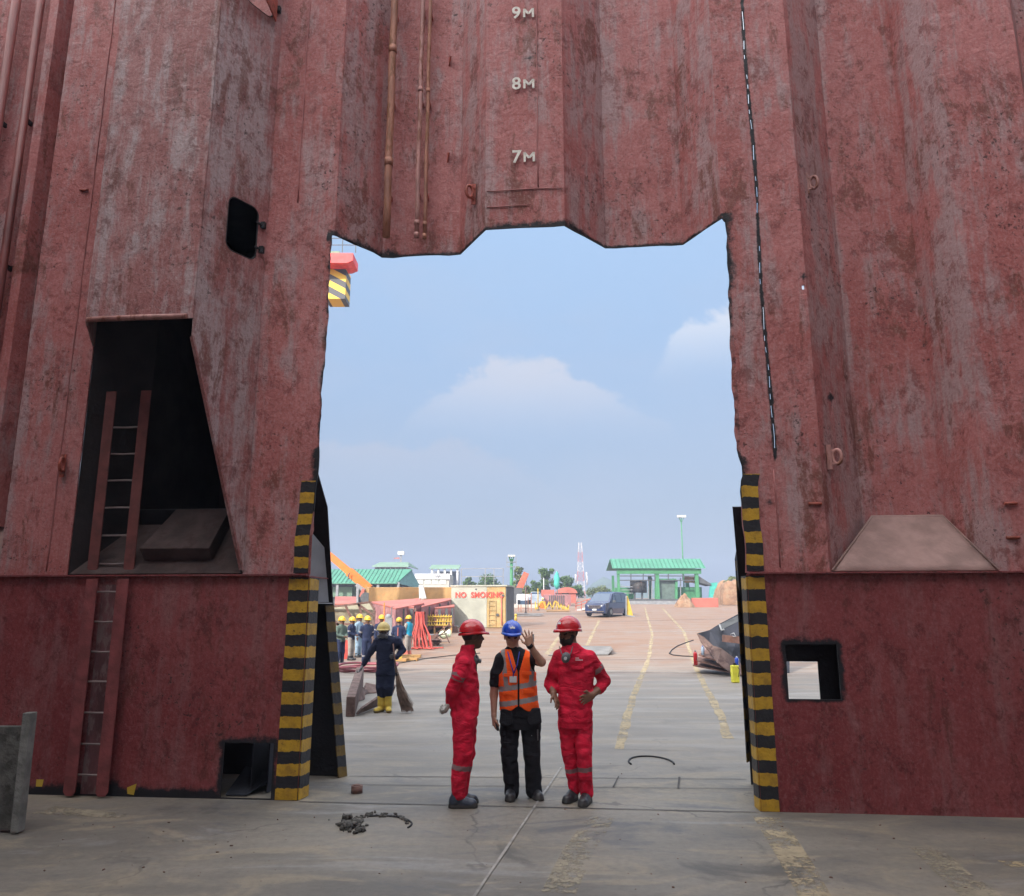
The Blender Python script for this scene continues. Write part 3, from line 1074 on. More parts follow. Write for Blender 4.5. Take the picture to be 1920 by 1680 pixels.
def eye(s, z, d, yaw, mat):
    m = MB()
    c = W(s, z, d - .03)
    x = Matrix.Rotation(yaw, 3, 'Z') @ WT
    y = Matrix.Rotation(yaw, 3, 'Z') @ -WN
    m.bar(c - Vector((0, 0, .13)) + y * .012, c + Vector((0, 0, .13)) + y * .012, .05, .02)
    pts = []
    for i in range(17):
        t = math.pi * 2 * i / 16
        pts.append(c + y * (.085 + .045 * math.cos(t)) + x * (.03) + Vector((0, 0, .075 * math.sin(t))))
    m.tube(pts, .019, 8, caps=False)
    m.bar(c + Vector((0, 0, .07)), c + y * .06 + x * .03 + Vector((0, 0, .07)), .025, .02)
    m.bar(c - Vector((0, 0, .07)), c + y * .06 + x * .03 - Vector((0, 0, .07)), .025, .02)
    m.build('lashing_eye', mat, bulk)


eye(3.33, 6.62, .20, 1.0, MPIPE2)
eye(3.30, 3.44, .12, 1.0, MPIPE2)
eye(-.47, 6.72, .25, -.9, MRED)
eye(-5.08, 3.47, 0, .1, MRED)
for (s, z, fl) in ((-.88, 8.85, 1), (-.88, 7.47, 1), (-1.72, 8.9, -1), (-1.74, 7.55, -1)):
    m = MB()
    p = W(s, z, FAR)
    m.prism([p + Vector((0, 0, .07)), p - Vector((0, 0, .07)), p - WN * .10 + WT * .04 * fl], WT * .012)
    m.build('cleat', MRED, bulk)
m = MB()
m.box(W(-7.0, 4.9, .45), (.16, .25, .05), -AL)
m.build('cleat', MBLACK, bulk)
m = MB()
for z in (3.05, 3.3, 5.6):
    m.box(W(-6.95, z, .55), (.2, .1, .02), -AL)
build_each(m, 'pipe_clip', MRED, bulk)

# depth marks
def letters(txt, size, mat, parent, pos, xdir, updir, name='lettering', extr=.004, spacing=1.0, bold=0.0, sx=1.0):
    cu = bpy.data.curves.new('txt', 'FONT')
    cu.body = txt
    cu.size = size
    cu.extrude = extr
    cu.offset = bold
    cu.space_character = spacing
    cu.align_x = 'CENTER'
    cu.align_y = 'CENTER'
    tmp = bpy.data.objects.new('txt', cu)
    COL.objects.link(tmp)
    bpy.context.view_layer.update()
    me = bpy.data.meshes.new_from_object(tmp.evaluated_get(bpy.context.evaluated_depsgraph_get()))
    bpy.data.objects.remove(tmp)
    x = Vector(xdir).normalized()
    u = Vector(updir).normalized()
    nrm = x.cross(u)
    M4 = Matrix(((x.x * sx, u.x, nrm.x, 0), (x.y * sx, u.y, nrm.y, 0), (x.z * sx, u.z, nrm.z, 0), (0, 0, 0, 1)))
    me.transform(M4)
    me.name = name
    me.materials.clear()
    me.materials.append(mat)
    return new_mesh_obj(name, me, parent, pos)


for z, d in ((7.02, '7'), (7.98, '8'), (8.95, '9')):
    letters(d, .22, MWHITE, bulk, W(.055, z, -.034), WT, (0, 0, 1), 'depth_mark', bold=.004)
    m = MB()
    for a, b in (((.150, -.06), (.150, .06)), ((.255, -.06), (.255, .06)), ((.150, .055), (.2025, -.012)), ((.255, .055), (.2025, -.012))):
        m.bar(W(a[0], z + a[1], -.026), W(b[0], z + b[1], -.026), .026, .008, up=WN)
    m.build('depth_mark', MWHITE, bulk)

# pipes in the recess right of the first corrugation and at the far left
PIPES = [('rusty orange-brown vertical pipe in the recess, thickest of the three there', W(-1.575, 6.32, .40), .046, MPIPE, 1),
         ('pinkish thin pipe in the recess, middle of the three vertical pipes', W(-1.215, 6.33, .47), .029, MPIPE2, 2),
         ('thin mottled rusty pipe beside the pinkish one under the depth marks', W(-1.115, 6.31, .47), .023, MPIPE, 2)]
for lab, p, r, mt, nb in PIPES:
    t = thing('pipe', lab, 'pipe', p, 'pipes running down the bulkhead')
    top = Vector((p.x, p.y, ZT))
    wig = [p.lerp(top, i / 12) + WT * .004 * math.sin(i * 1.7) for i in range(13)]
    MB().tube(wig, r, 14).build('pipe_run', mt, t)
    m = MB()
    for z in ((.95, 2.55, 3.6) if nb == 1 else (.0, .16, 2.0, 3.8)):
        q = p.lerp(top, z / (top - p).length)
        m.tube([q, q + Vector((0, 0, .10 if nb == 1 else .06))], r * 1.14, 14)
    build_each(m, 'coupling', mt, t)
    m = MB()
    for z in (.6, 1.9, 3.2):
        q = p + Vector((0, 0, z))
        m.bar(q, q + WN * (FAR - .40 + .02), .03, .05)
    build_each(m, 'bracket', MRED, t)
for lab, s, r, mt in (('dark red pipe running up the far left edge of the bulkhead', -6.95, .06, MPIPE3), ('dark red pipe with a bright edge just right of the far left pipe', -6.58, .05, MPIPE3)):
    t = thing('pipe', lab, 'pipe', W(s, ZS, .46), 'pipes running down the bulkhead')
    MB().tube([W(s, ZS + .6, .46), W(s, 6, .46), W(s, ZT, .46)], r, 12).build('pipe_run', mt, t)
    m = MB()
    for z in (4.0, 6.2, 8.3):
        m.bar(W(s, z, .46), W(s, z, FAR), .03, .06)
    build_each(m, 'bracket', MBLACK, t)
m = MB()
m.prism([W(-6.42, ZS + .6, .60), W(-6.30, ZS + .6, .30), W(-6.18, ZS + .6, .30), W(-6.10, ZS + .6, .60)], (0, 0, ZT - ZS - .6))
m.build('stiffener', MW, bulk)

# ladders
def ladder(name, label, sA, sB, z0, z1, d, w, rung_z, mat, dep=.07, topcut=None):
    t = thing(name, label, 'ladder', W((sA + sB) / 2, z0, d), 'ladders on the left of the bulkhead')
    for s in (sA, sB):
        m = MB()
        m.prism([W(s - w / 2, z0 + .04, d), W(s - w / 2 + .03, z0, d), W(s + w / 2 - .03, z0, d), W(s + w / 2, z0 + .04, d), W(s + w / 2, z1, d), W(s - w / 2, z1, d)], WN * .014)
        m.prism([W(s - w / 2, z0 + .04, d + .014), W(s - w / 2, z1, d + .014), W(s - w / 2 + .012, z1, d + .014), W(s - w / 2 + .012, z0 + .04, d + .014)], WN * dep)
        m.build('stringer', mat, t)
    for z in rung_z:
        m = MB()
        bow = random.uniform(-.012, .004)
        m.tube([W(sA, z, d + .03), W((sA + sB) / 2, z + bow, d + .03), W(sB, z, d + .03)], .011, 6)
        m.build('rung', MRUNG, t)
    return t


ladder('ladder', 'red steel ladder with thin bright rungs rising into the dark trunk opening', -4.65, -4.23, 2.29, 4.35, .04, .12, (3.93, 3.62, 3.31, 3.0, 2.69, 2.38), pm('maroon_ladder_paint', (.135, .040, .036), .7, var=.25, vs=6, bump=.3))
lo = ladder('ladder', 'dark red wall ladder with grey rungs on the lower left plate down to the floor', -4.54, -4.19, .02, ZTOP - .03, -.11, .13, (2.07, 1.76, 1.45, 1.14, .83, .52, .22), pm('dark_red_ladder_paint', (.20, .050, .052), .65, var=.25, vs=6, bump=.3), .09)
m = MB()
m.add([W(-4.48, .02, -.012), W(-4.25, .02, -.012), W(-4.25, 2.15, -.012), W(-4.48, 2.15, -.012)], [(0, 1, 2, 3)])
m.build('scuffed_backing', pm('scuffed_backing_steel', (.12, .045, .05), .8, var=.4, vs=5, col2=(.16, .10, .10), c2lo=.5, c2hi=.6, stretch=(1, 1, .4), bump=.3), lo)

# ---- the rest of the hold round the camera, and added unseen slabs behind and overhead (they shade the bulkhead)
m = MB()
m.box((-9.0, -4, 5.8), (.3, 26.5, 11.6))
m.box((12.6, -4, 11.5), (.3, 24, 23))  # this unseen side is raised so that right-facing slants fall darker
tag(m.build('hold_wall', MS), kind='structure')
m = MB()
m.box((-8, -17, 14.3), (104, 3, 28.6))  # unseen slab, added and sized to keep direct sun off the bulkhead
tag(m.build('sun_blocker_slab', pm('sun_blocker_paint', (.78, .77, .74), .7)), kind='structure')
m = MB()
m.box((1.8, -3.5, 14.6), (21.2, 3.6, .5))  # unseen panel added overhead to darken the lower wall
tag(m.build('overhead_light_blocker', MS), kind='structure')
m = MB()
m.prism([W(-60, 0, .9), W(-13, 0, .9), W(-13, ZT, .9), W(-60, ZT, .9)], WN * .3)
m.prism([W(13, 0, .9), W(60, 0, .9), W(60, ZT, .9), W(13, ZT, .9)], WN * .3)
tag(m.build('ship_side', MS), kind='structure')

# ================================================================== PEOPLE
def fold(X, Y, Z, seed=0.0):
    a = np.sin(34 * Z + 7 * np.sin(9 * X + seed) + 5 * np.sin(11 * Y + 2 * seed))
    b = np.sin(23 * X + 19 * Y + 13 * np.sin(6 * Z + seed) + seed)
    c = np.sin(61 * Z + 31 * X + 4 * np.sin(14 * Y + 9 * Z))
    return .5 * a * (.6 + .4 * b) + .3 * b + .06 * c


class Sdf:
    """one continuous body: capsules, ellipsoids and lofted torsos joined smoothly on a grid, then meshed"""

    def __init__(self, vox):
        self.h, self.p = vox, []

    def cone(self, a, b, ra, rb, m=0, k=.03, fl=0.0, bands=(), sq=None):
        self.p.append(('c', np.array(a, float), np.array(b, float), ra, rb, m, k, fl, bands, sq))

    def chain(self, pts, rs, m=0, k=.03, fl=0.0, bands=()):
        for i in range(len(pts) - 1):
            self.cone(pts[i], pts[i + 1], rs[i], rs[i + 1], m, k, fl, [bb[1:] for bb in bands if bb[0] == i])

    def ell(self, c, r, m=0, k=.02, rot=None, fl=0.0):
        self.p.append(('e', np.array(c, float), np.array(r, float), np.array(rot) if rot is not None else np.eye(3), m, k, fl))

    def loft(self, lev, m=0, k=.03, fl=0.0, bands=(), yaw=0.0, ex=2.4, infl=0.0):
        """lev: (x, y, z, half width, half depth), sorted by z"""
        self.p.append(('l', np.array(sorted(lev, key=lambda q: q[2]), float), m, k, fl, bands, yaw, ex, infl))

    def bounds(self):
        lo, hi = np.full(3, 1e9), np.full(3, -1e9)
        for q in self.p:
            if q[0] == 'c':
                r = max(q[3], q[4])
                a, b = np.minimum(q[1], q[2]) - r, np.maximum(q[1], q[2]) + r
            elif q[0] == 'e':
                r = q[2].max()
                a, b = q[1] - r, q[1] + r
            else:
                L = q[1]
                r = max(L[:, 3].max(), L[:, 4].max()) + q[8]
                a, b = L[:, :3].min(0) - [r, r, q[8]], L[:, :3].max(0) + [r, r, q[8]]
            lo, hi = np.minimum(lo, a), np.maximum(hi, b)
        return lo - 3 * self.h - .02, hi + 3 * self.h + .02

    def run(self, name, mats, parent, loc, clip=None, recolor=None):
        h = self.h
        lo, hi = self.bounds()
        n = np.ceil((hi - lo) / h).astype(int) + 1
        Fd = np.full(n, .5, np.float32)
        best = np.full(n, 9.0, np.float32)
        mid = np.zeros(n, np.int8)
        for qi, q in enumerate(self.p):
            pad = .07
            if q[0] == 'c':
                r = max(q[3], q[4])
                a, b = np.minimum(q[1], q[2]) - r - pad, np.maximum(q[1], q[2]) + r + pad
            elif q[0] == 'e':
                a, b = q[1] - q[2].max() - pad, q[1] + q[2].max() + pad
            else:
                L = q[1]
                r = max(L[:, 3].max(), L[:, 4].max()) + q[8]
                a, b = L[:, :3].min(0) - r - pad, L[:, :3].max(0) + r + pad
                a[2], b[2] = L[0, 2] - pad - q[8], L[-1, 2] + pad + q[8]
            i0 = np.clip(((a - lo) / h).astype(int), 0, n - 1)
            i1 = np.clip(((b - lo) / h).astype(int) + 2, 1, n)
            sl = tuple(slice(i0[k], i1[k]) for k in range(3))
            X = (lo[0] + h * np.arange(i0[0], i1[0]))[:, None, None]
            Y = (lo[1] + h * np.arange(i0[1], i1[1]))[None, :, None]
            Z = (lo[2] + h * np.arange(i0[2], i1[2]))[None, None, :]
            if q[0] == 'c':
                _, A, B, ra, rb, m, k, fl, bands, sq = q
                d = B - A
                L2 = max(1e-9, float(d @ d))
                t = ((X - A[0]) * d[0] + (Y - A[1]) * d[1] + (Z - A[2]) * d[2]) / L2
                tc = np.clip(t, 0, 1)
                D = np.sqrt((X - A[0] - tc * d[0]) ** 2 + (Y - A[1] - tc * d[1]) ** 2 + (Z - A[2] - tc * d[2]) ** 2) - (ra + (rb - ra) * tc)
                mm = np.full(D.shape, m, np.int8)
                for (t0, t1, bm_) in bands:
                    mm[(t > t0) & (t < t1)] = bm_
            elif q[0] == 'e':
                _, C, r, M3, m, k, fl = q
                P = [(X - C[0]), (Y - C[1]), (Z - C[2])]
                loc_ = [P[0] * M3[0, j] + P[1] * M3[1, j] + P[2] * M3[2, j] for j in range(3)]
                k0 = np.sqrt(sum((loc_[j] / r[j]) ** 2 for j in range(3)))
                k1 = np.sqrt(sum((loc_[j] / r[j] ** 2) ** 2 for j in range(3)))
                D = k0 * (k0 - 1) / np.maximum(k1, 1e-6)
                mm = np.full(D.shape, m, np.int8)
            else:
                _, L, m, k, fl, bands, yaw, ex, infl = q
                zz = Z[0, 0]
                cx, cy, w, dp = [np.interp(zz, L[:, 2], L[:, j])[None, None, :] for j in (0, 1, 3, 4)]
                w, dp = w + infl, dp + infl
                cyw, syw = math.cos(yaw), math.sin(yaw)
                xl = (X - cx) * cyw + (Y - cy) * syw
                yl = -(X - cx) * syw + (Y - cy) * cyw
                k0 = ((np.abs(xl) / w) ** ex + (np.abs(yl) / dp) ** ex) ** (1 / ex)
                D = (k0 - 1) * np.minimum(w, dp)
                D = np.maximum(D, np.maximum(Z - L[-1, 2] - infl, L[0, 2] - infl - Z) + 0 * D)
                mm = np.full(D.shape, m, np.int8)
                for (z0, z1, bm_) in bands:
                    mm[np.broadcast_to((Z > z0) & (Z < z1), D.shape)] = bm_
            if fl:
                D = D + fl * fold(X, Y, Z, qi * .7)
            D = D.astype(np.float32)
            cur = Fd[sl]
            if k > 0:
                hh = np.maximum(k - np.abs(cur - D), 0) / k
                Fd[sl] = np.minimum(cur, D) - hh * hh * k * .25
            else:
                Fd[sl] = np.minimum(cur, D)
            bb = best[sl]
            up = D < bb
            bb[up] = D[up]
            mid[sl][up] = mm[up]
        if clip is not None:
            X = (lo[0] + h * np.arange(n[0]))[:, None, None]
            Y = (lo[1] + h * np.arange(n[1]))[None, :, None]
            Z = (lo[2] + h * np.arange(n[2]))[None, None, :]
            Fd = np.maximum(Fd, clip(X, Y, Z).astype(np.float32))
        if recolor is not None:
            X = (lo[0] + h * np.arange(n[0]))[:, None, None]
            Y = (lo[1] + h * np.arange(n[1]))[None, :, None]
            Z = (lo[2] + h * np.arange(n[2]))[None, None, :]
            recolor(mid, X + 0 * Fd, Y + 0 * Fd, Z + 0 * Fd)
        return self.mesh(name, Fd, mid, lo, n, mats, parent, loc)

    def mesh(self, name, Fd, mid, lo, n, mats, parent, loc):
        h = self.h
        ins = Fd < 0
        c = [ins[i:n[0] - 1 + i, j:n[1] - 1 + j, k:n[2] - 1 + k] for i in (0, 1) for j in (0, 1) for k in (0, 1)]
        cnt = sum(x.astype(np.int8) for x in c)
        act = (cnt > 0) & (cnt < 8)
        idx = np.full(act.shape, -1, np.int64)
        cells = np.argwhere(act)
        idx[act] = np.arange(len(cells))
        acc = np.zeros((len(cells), 3))
        num = np.zeros(len(cells))
        off = [(i, j, k) for i in (0, 1) for j in (0, 1) for k in (0, 1)]
        for a in range(8):
            for b in range(a + 1, 8):
                if sum(abs(off[a][t] - off[b][t]) for t in range(3)) != 1:
                    continue
                fa = Fd[tuple((cells + off[a]).T)]
                fb = Fd[tuple((cells + off[b]).T)]
                cr = (fa < 0) != (fb < 0)
                t = np.where(cr, fa / np.where(cr, fa - fb, 1), 0)
                p = np.array(off[a])[None] + t[:, None] * (np.array(off[b]) - np.array(off[a]))[None]
                acc[cr] += p[cr]
                num[cr] += 1
        V = lo + h * (cells + acc / num[:, None])
        quads = []
        for ax in range(3):
            o = [0, 0, 0]
            o[ax] = 1
            A = ins[:n[0] - o[0], :n[1] - o[1], :n[2] - o[2]]
            B = ins[o[0]:, o[1]:, o[2]:]
            E = np.argwhere(A != B)
            u, v = [t for t in range(3) if t != ax]
            E = E[(E[:, u] > 0) & (E[:, v] > 0) & (E[:, u] < n[u] - 1) & (E[:, v] < n[v] - 1)]
            du, dv = np.zeros(3, int), np.zeros(3, int)
            du[u], dv[v] = 1, 1
            q = np.stack([idx[tuple((E - du - dv).T)], idx[tuple((E - dv).T)], idx[tuple(E.T)], idx[tuple((E - du).T)]], 1)
            fl = A[tuple(E.T)]
            if ax == 1:
                fl = ~fl
            q[~fl] = q[~fl][:, ::-1]
            quads.append(q)
        Q = np.concatenate(quads)
        Q = Q[(Q >= 0).all(1)]
        # relax a little
        for _ in range(1):
            nb, ct = np.zeros_like(V), np.zeros(len(V))
            for a, b in ((0, 1), (1, 2), (2, 3), (3, 0)):
                for x, y in ((a, b), (b, a)):
                    np.add.at(nb, Q[:, x], V[Q[:, y]])
                    np.add.at(ct, Q[:, x], 1)
            V = V * .6 + .4 * nb / np.maximum(ct, 1)[:, None]
        fc = V[Q].mean(1)
        gi = np.clip(np.rint((fc - lo) / h).astype(int), 0, n - 1)
        mi = mid[tuple(gi.T)].astype(np.int32)
        me = bpy.data.meshes.new(name)
        me.vertices.add(len(V))
        me.vertices.foreach_set('co', (V - np.array(wloc(parent) if loc is None else loc)).astype(np.float32).ravel())
        me.loops.add(len(Q) * 4)
        me.loops.foreach_set('vertex_index', Q.astype(np.int32).ravel())
        me.polygons.add(len(Q))
        me.polygons.foreach_set('loop_start', np.arange(len(Q), dtype=np.int32) * 4)
        for q in mats:
            me.materials.append(q)
        me.polygons.foreach_set('material_index', np.minimum(mi, len(mats) - 1))
        me.polygons.foreach_set('use_smooth', np.ones(len(Q), bool))
        me.update()
        me.validate()
        return new_mesh_obj(name, me, parent, wloc(parent) if loc is None else loc)


def frame_of(fwd, up=(0, 0, 1)):
    f = Vector(fwd).normalized()
    r = f.cross(Vector(up)).normalized()
    u = r.cross(f).normalized()
    return r, f, u, Matrix(((r.x, f.x, u.x), (r.y, f.y, u.y), (r.z, f.z, u.z)))


def head(s, c, fwd, skin, hair, sc=1.0, beard=False, eye=None, ears=True):
    """c: centre of the head; the face looks along fwd"""
    r, f, u, M3 = frame_of(fwd)

    def P(x, y, z):
        return Vector(c) + (r * x + f * y + u * z) * sc
    s.ell(P(0, -.012, .02), np.array((.074, .095, .098)) * sc, skin, .02, M3)
    s.ell(P(0, -.022, .030), np.array((.079, .093, .096)) * sc, hair, .004, M3)
    s.ell(P(0, .030, -.045), np.array((.058, .062, .075)) * sc, skin, .03, M3)       # face and jaw
    s.ell(P(0, .060, -.098), np.array((.030, .028, .024)) * sc, hair if beard else skin, .03, M3)
    s.cone(P(-.030, .082, .018), P(.030, .082, .018), .016 * sc, .016 * sc, skin, .02)  # brow
    s.cone(P(0, .090, .006), P(0, .112, -.032), .009 * sc, .015 * sc, skin, .015)     # nose
    s.ell(P(0, .086, -.066), np.array((.026, .012, .011)) * sc, skin, .01, M3)        # lips
    s.cone(P(-.045, .062, -.025), P(-.03, .078, -.04), .022 * sc, .018 * sc, skin, .03)
    s.cone(P(.045, .062, -.025), P(.03, .078, -.04), .022 * sc, .018 * sc, skin, .03)
    for e in (-1, 1):
        s.ell(P(.032 * e, .083, .000), np.array((.013, .009, .008)) * sc, eye if eye is not None else hair, .002, M3)
        if ears:
            s.ell(P(.076 * e, -.005, -.012), np.array((.012, .022, .034)) * sc, skin, .008, M3)
    if beard:
        s.ell(P(0, .040, -.070), np.array((.063, .066, .056)) * sc, hair, .012, M3)
        s.cone(P(-.068, .015, -.03), P(-.05, .05, -.085), .018 * sc, .024 * sc, hair, .02)
        s.cone(P(.068, .015, -.03), P(.05, .05, -.085), .018 * sc, .024 * sc, hair, .02)
        s.cone(P(-.022, .094, -.052), P(.022, .094, -.052), .011 * sc, .011 * sc, hair, .008)
    s.ell(P(0, .092, -.067), np.array((.02, .008, .006)) * sc, skin, .0, M3)
    return P


def helmet(c, fwd, mat, parent, sc=1.0, badge=None, vents=True):
    """shell with raised crown ridge and a brim longer at the front; c: centre of the head"""
    r, f, u, M3 = frame_of(fwd, (0, 0, 1))
    o = Vector(c) + u * .045 * sc
    m = MB()
    n, k = 28, 10
    vs, fs = [], []
    for j in range(k + 1):
        e = (math.pi / 2) * j / k
        for i in range(n):
            a = 2 * math.pi * i / n
            rx, ry, rz = .116, .138, .122
            x, y, z = rx * math.cos(e) * math.cos(a), ry * math.cos(e) * math.sin(a) - .005, rz * math.sin(e)
            rid = math.exp(-(x / .016) ** 2) * .007 + math.exp(-((abs(x) - .048) / .010) ** 2) * .004
            z += rid * min(1, math.sin(e) * 1.5)
            vs.append(o + (r * x + f * y + u * z) * sc)
    for j in range(k):
        for i in range(n):
            a, b = j * n + i, j * n + (i + 1) % n
            fs.append((a, b, b + n, a + n))
    m.add(vs, fs, 0, True)
    ring = []
    for lev, (ex, dz) in enumerate(((0, 0), (.005, -.010), (.006, -.022), (.002, -.024), (-.010, -.014))):
        for i in range(n):
            a = 2 * math.pi * i / n
            fr = max(0, math.sin(a)) ** 3
            e2 = ex * (1 + 6.5 * fr)
            x, y = (.116 + e2) * math.cos(a), (.140 + e2) * math.sin(a) - .005
            ring.append(o + (r * x + f * y + u * (dz - .012 * fr * (ex > .005) - .012 * max(0, -math.sin(a)))) * sc)
    m.add(ring, [(l * n + i, l * n + (i + 1) % n, (l + 1) * n + (i + 1) % n, (l + 1) * n + i) for l in range(4) for i in range(n)], 0, True)
    h = m.build('helmet', mat, parent)
    b = MB()                                   # inner headband
    pts = [o + (r * .100 * math.cos(a) + f * (.122 * math.sin(a) - .005) - u * .02) * sc for a in [2 * math.pi * i / 20 for i in range(21)]]
    b.tube(pts, .010 * sc, 5, caps=False)
    b.build('headband', MBLK, h)
    if badge:
        w, hh, col = badge
        g = MB()
        vs = []
        for j in range(4):
            for i in range(5):
                a = math.pi / 2 + (i / 4 - .5) * w / .125
                e = R(24) + (j / 3) * hh / .115
                x, y, z = .1185 * math.cos(e) * math.cos(a), .143 * math.cos(e) * math.sin(a) - .005, .1145 * math.sin(e) + .006 * (abs(i - 2) < 1)
                vs.append(o + (r * x + f * y + u * z) * sc)
        g.add(vs, [(j * 5 + i, j * 5 + i + 1, (j + 1) * 5 + i + 1, (j + 1) * 5 + i) for j in range(3) for i in range(4)], 0, True)
        g.build('helmet_badge', col, h)
    return h


def hand(s, wrist, palm_dir, across, m, sc=1.0, curl=.5, spread=.12, thumb=1, k=.006, lens=(.068, .078, .073, .058)):
    """palm box-ish blob, four unequal jointed fingers and a thumb leaving the side of the palm"""
    d = Vector(palm_dir).normalized()
    a = Vector(across)
    a = (a - d * a.dot(d)).normalized()          # towards the index finger side
    nrm = d.cross(a).normalized() * thumb        # the side the fingers curl to
    w = Vector(wrist)
    for t in (-.028, -.010, .010, .028):
        s.cone(w + a * t * .7 * sc, w + (d * .088 + a * t * 1.05) * sc, .017 * sc, .0145 * sc, m, .02)
    for i, t in enumerate((.033, .011, -.011, -.031)):
        p = w + (d * (.092 - .004 * abs(i - 1)) + a * t) * sc
        dd = (d + a * (t / .033) * spread).normalized()
        L = lens[i] * sc
        ang = 0.0
        rr = (.0098, .0100, .0095, .0086)[i] * sc
        for seg, (fr, st) in enumerate(((.45, .55), (.30, .9), (.25, .6))):
            ang += curl * st * (1 + .12 * i)
            q = p + (dd * math.cos(ang) + nrm * math.sin(ang)) * L * fr
            s.cone(p, q, rr, rr * .9, m, k)
            p, rr = q, rr * .92
    p = w + (d * .030 + a * .032) * sc
    q = p + (d * .030 + a * .034 + nrm * .012) * sc
    s.cone(p, q, .0145 * sc, .0115 * sc, m, .012)
    q2 = q + (d * .034 + a * .012 + nrm * .012 * (1 + curl)) * sc
    s.cone(q, q2, .0110 * sc, .0090 * sc, m, k)


def boot(parent, heel, toe, mat, ankle_h=.12, w=.048, sole=MSOLE, vox=.008, ankle=None):
    """heel, toe: ground points under the heel and the toe end"""
    heel, toe = Vector(heel), Vector(toe)
    d = (toe - heel)
    L = d.length
    d.normalize()
    z = Vector((0, 0, 1))
    s = Sdf(vox)
    h0 = heel + d * w * .9
    t0 = toe - d * w * 1.0
    s.cone(h0 + z * .046, t0 + z * .034, w * .96, w * .90, 0, .02)
    s.cone(h0 + z * .042 + d * L * .3, t0 + z * .032 - d * .015, w * 1.04, w * 1.02, 0, .02)
    s.cone(h0 + z * .09 + d * .01, t0 - d * L * .28 + z * .065, w * .92, w * .72, 0, .03)
    s.cone(h0 + z * .07 + d * .012, (Vector(ankle) if ankle else h0 + d * .02 + z * ankle_h) , w * .95, w * .95, 0, .03)
    s.cone(h0 + z * .012, t0 + z * .012, w * 1.06, w * 1.10, 1, .0)
    g = heel.z

    def rc(mid, X, Y, Z):
        mid[Z < g + .028] = 1
    return s.run('boot', [mat, sole], parent, None, clip=lambda X, Y, Z: (g + .002) - Z + 0 * X, recolor=rc)


def J(px, py, Y0, dy=0.0):
    return at(px, py, Y0 + dy)


def lev(rows, Y0):
    """rows: (left px, right px, py, half depth, dy)"""
    out = []
    for xl, xr, py, hd, dy in rows:
        a, b = at(xl, py, Y0 + dy), at(xr, py, Y0 + dy)
        out.append(((a.x + b.x) / 2, Y0 + dy, a.z, (b.x - a.x) / 2, hd))
    return out


# ---- the man in red on the left, seen from his right side, hands behind his back
Y1 = 8.14
pa = thing('person', 'person in red coverall and red helmet seen from the side, gloved hands behind the back', 'person', gnd(868, 1511), 'three people talking in the opening')
s = Sdf(.0066)
CV, SK, HR, TP_, GL, EY = 0, 1, 2, 3, 4, 5
f1 = (.93, .34, .03)
hc1 = J(886, 1193, Y1)
head(s, hc1, f1, SK, HR, 1.0, beard=False)
s.chain([J(883, 1203, Y1), J(879, 1222, Y1), J(876, 1240, Y1)], [.058, .056, .075], SK, .02)
s.loft(lev([(866, 890, 1210, .075, 0), (862, 889, 1219, .095, 0), (856, 890, 1229, .140, 0), (850, 893, 1245, .18, 0), (846, 896, 1268, .185, 0), (845, 899, 1295, .165, 0), (845, 899, 1318, .16, 0), (846, 897, 1341, .165, 0)], Y1), CV, .02, .011, ex=2.2)
s.loft(lev([(846, 894, 1336, .16, 0), (848, 893, 1352, .165, 0), (849, 892, 1366, .16, 0)], Y1), CV, .03, .005)
for dy, dx in ((-.085, 0), (.085, 5)):
    s.chain([J(869 + dx, 1350, Y1, dy), J(868 + dx, 1412, Y1, dy), J(861 + dx, 1455, Y1, dy), J(860 + dx, 1488, Y1, dy)], [.114, .094, .078, .068], CV, .015, .010, bands=((1, .50, .72, TP_),))
# arms: the near one runs down and back, the far one meets it behind
s.chain([J(869, 1244, Y1, -.165), J(859, 1268, Y1, -.20), J(848, 1293, Y1, -.18), J(844, 1314, Y1, -.08)], [.068, .064, .060, .048], CV, .03, .006, bands=((0, .86, 1.1, TP_), (1, -.1, .22, TP_)))
s.chain([J(872, 1240, Y1, .16), J(858, 1290, Y1, .17), J(846, 1318, Y1, .06)], [.075, .060, .050], CV, .03, .006)
hand(s, J(844, 1312, Y1, -.07), Vector((-.45, .15, -.9)), Vector((.2, -.9, -.1)), GL, 1.05, 1.05, .03, 1)
hand(s, J(843, 1317, Y1, .0), Vector((-.4, -.25, -.85)), Vector((.1, .9, .1)), GL, 1.05, 1.1, .03, -1)
s.run('body', [MCOV, MSKA, MHAIR, MTAPER, MGLOVE], pa, None)
helmet(hc1, (.93, .30, .02), MHATR, pa, 1.0)
for dy, dx in ((-.085, 0), (.085, 3)):
    a = J(844 + dx, 1507, Y1 + dy)
    hz = gnd(868, 1511)
    h_ = Vector((J(842 + dx, 1505, Y1 + dy).x, Y1 + dy, 0.0))
    boot(pa, h_, h_ + Vector((.275, .02, 0)), MBOOTN, ankle=J(860 + dx, 1486, Y1, dy))
m = MB()                                     # respirator hanging at the chest
c = J(893, 1237, Y1, -.03)
m.ell(c, (.030, .055, .05), 0, n=14)
m.tube([c + Vector((.02, 0, -.01)), c + Vector((.045, .01, -.015))], .022, 10)
m.build('respirator', MMASK, pa)
m = MB()
m.tube([J(889, 1215, Y1, -.06), J(894, 1232, Y1, -.075), J(893, 1262, Y1, -.05), J(896, 1290, Y1, -.05)], .006, 6)
build_each(m, 'strap', MBLK, pa)

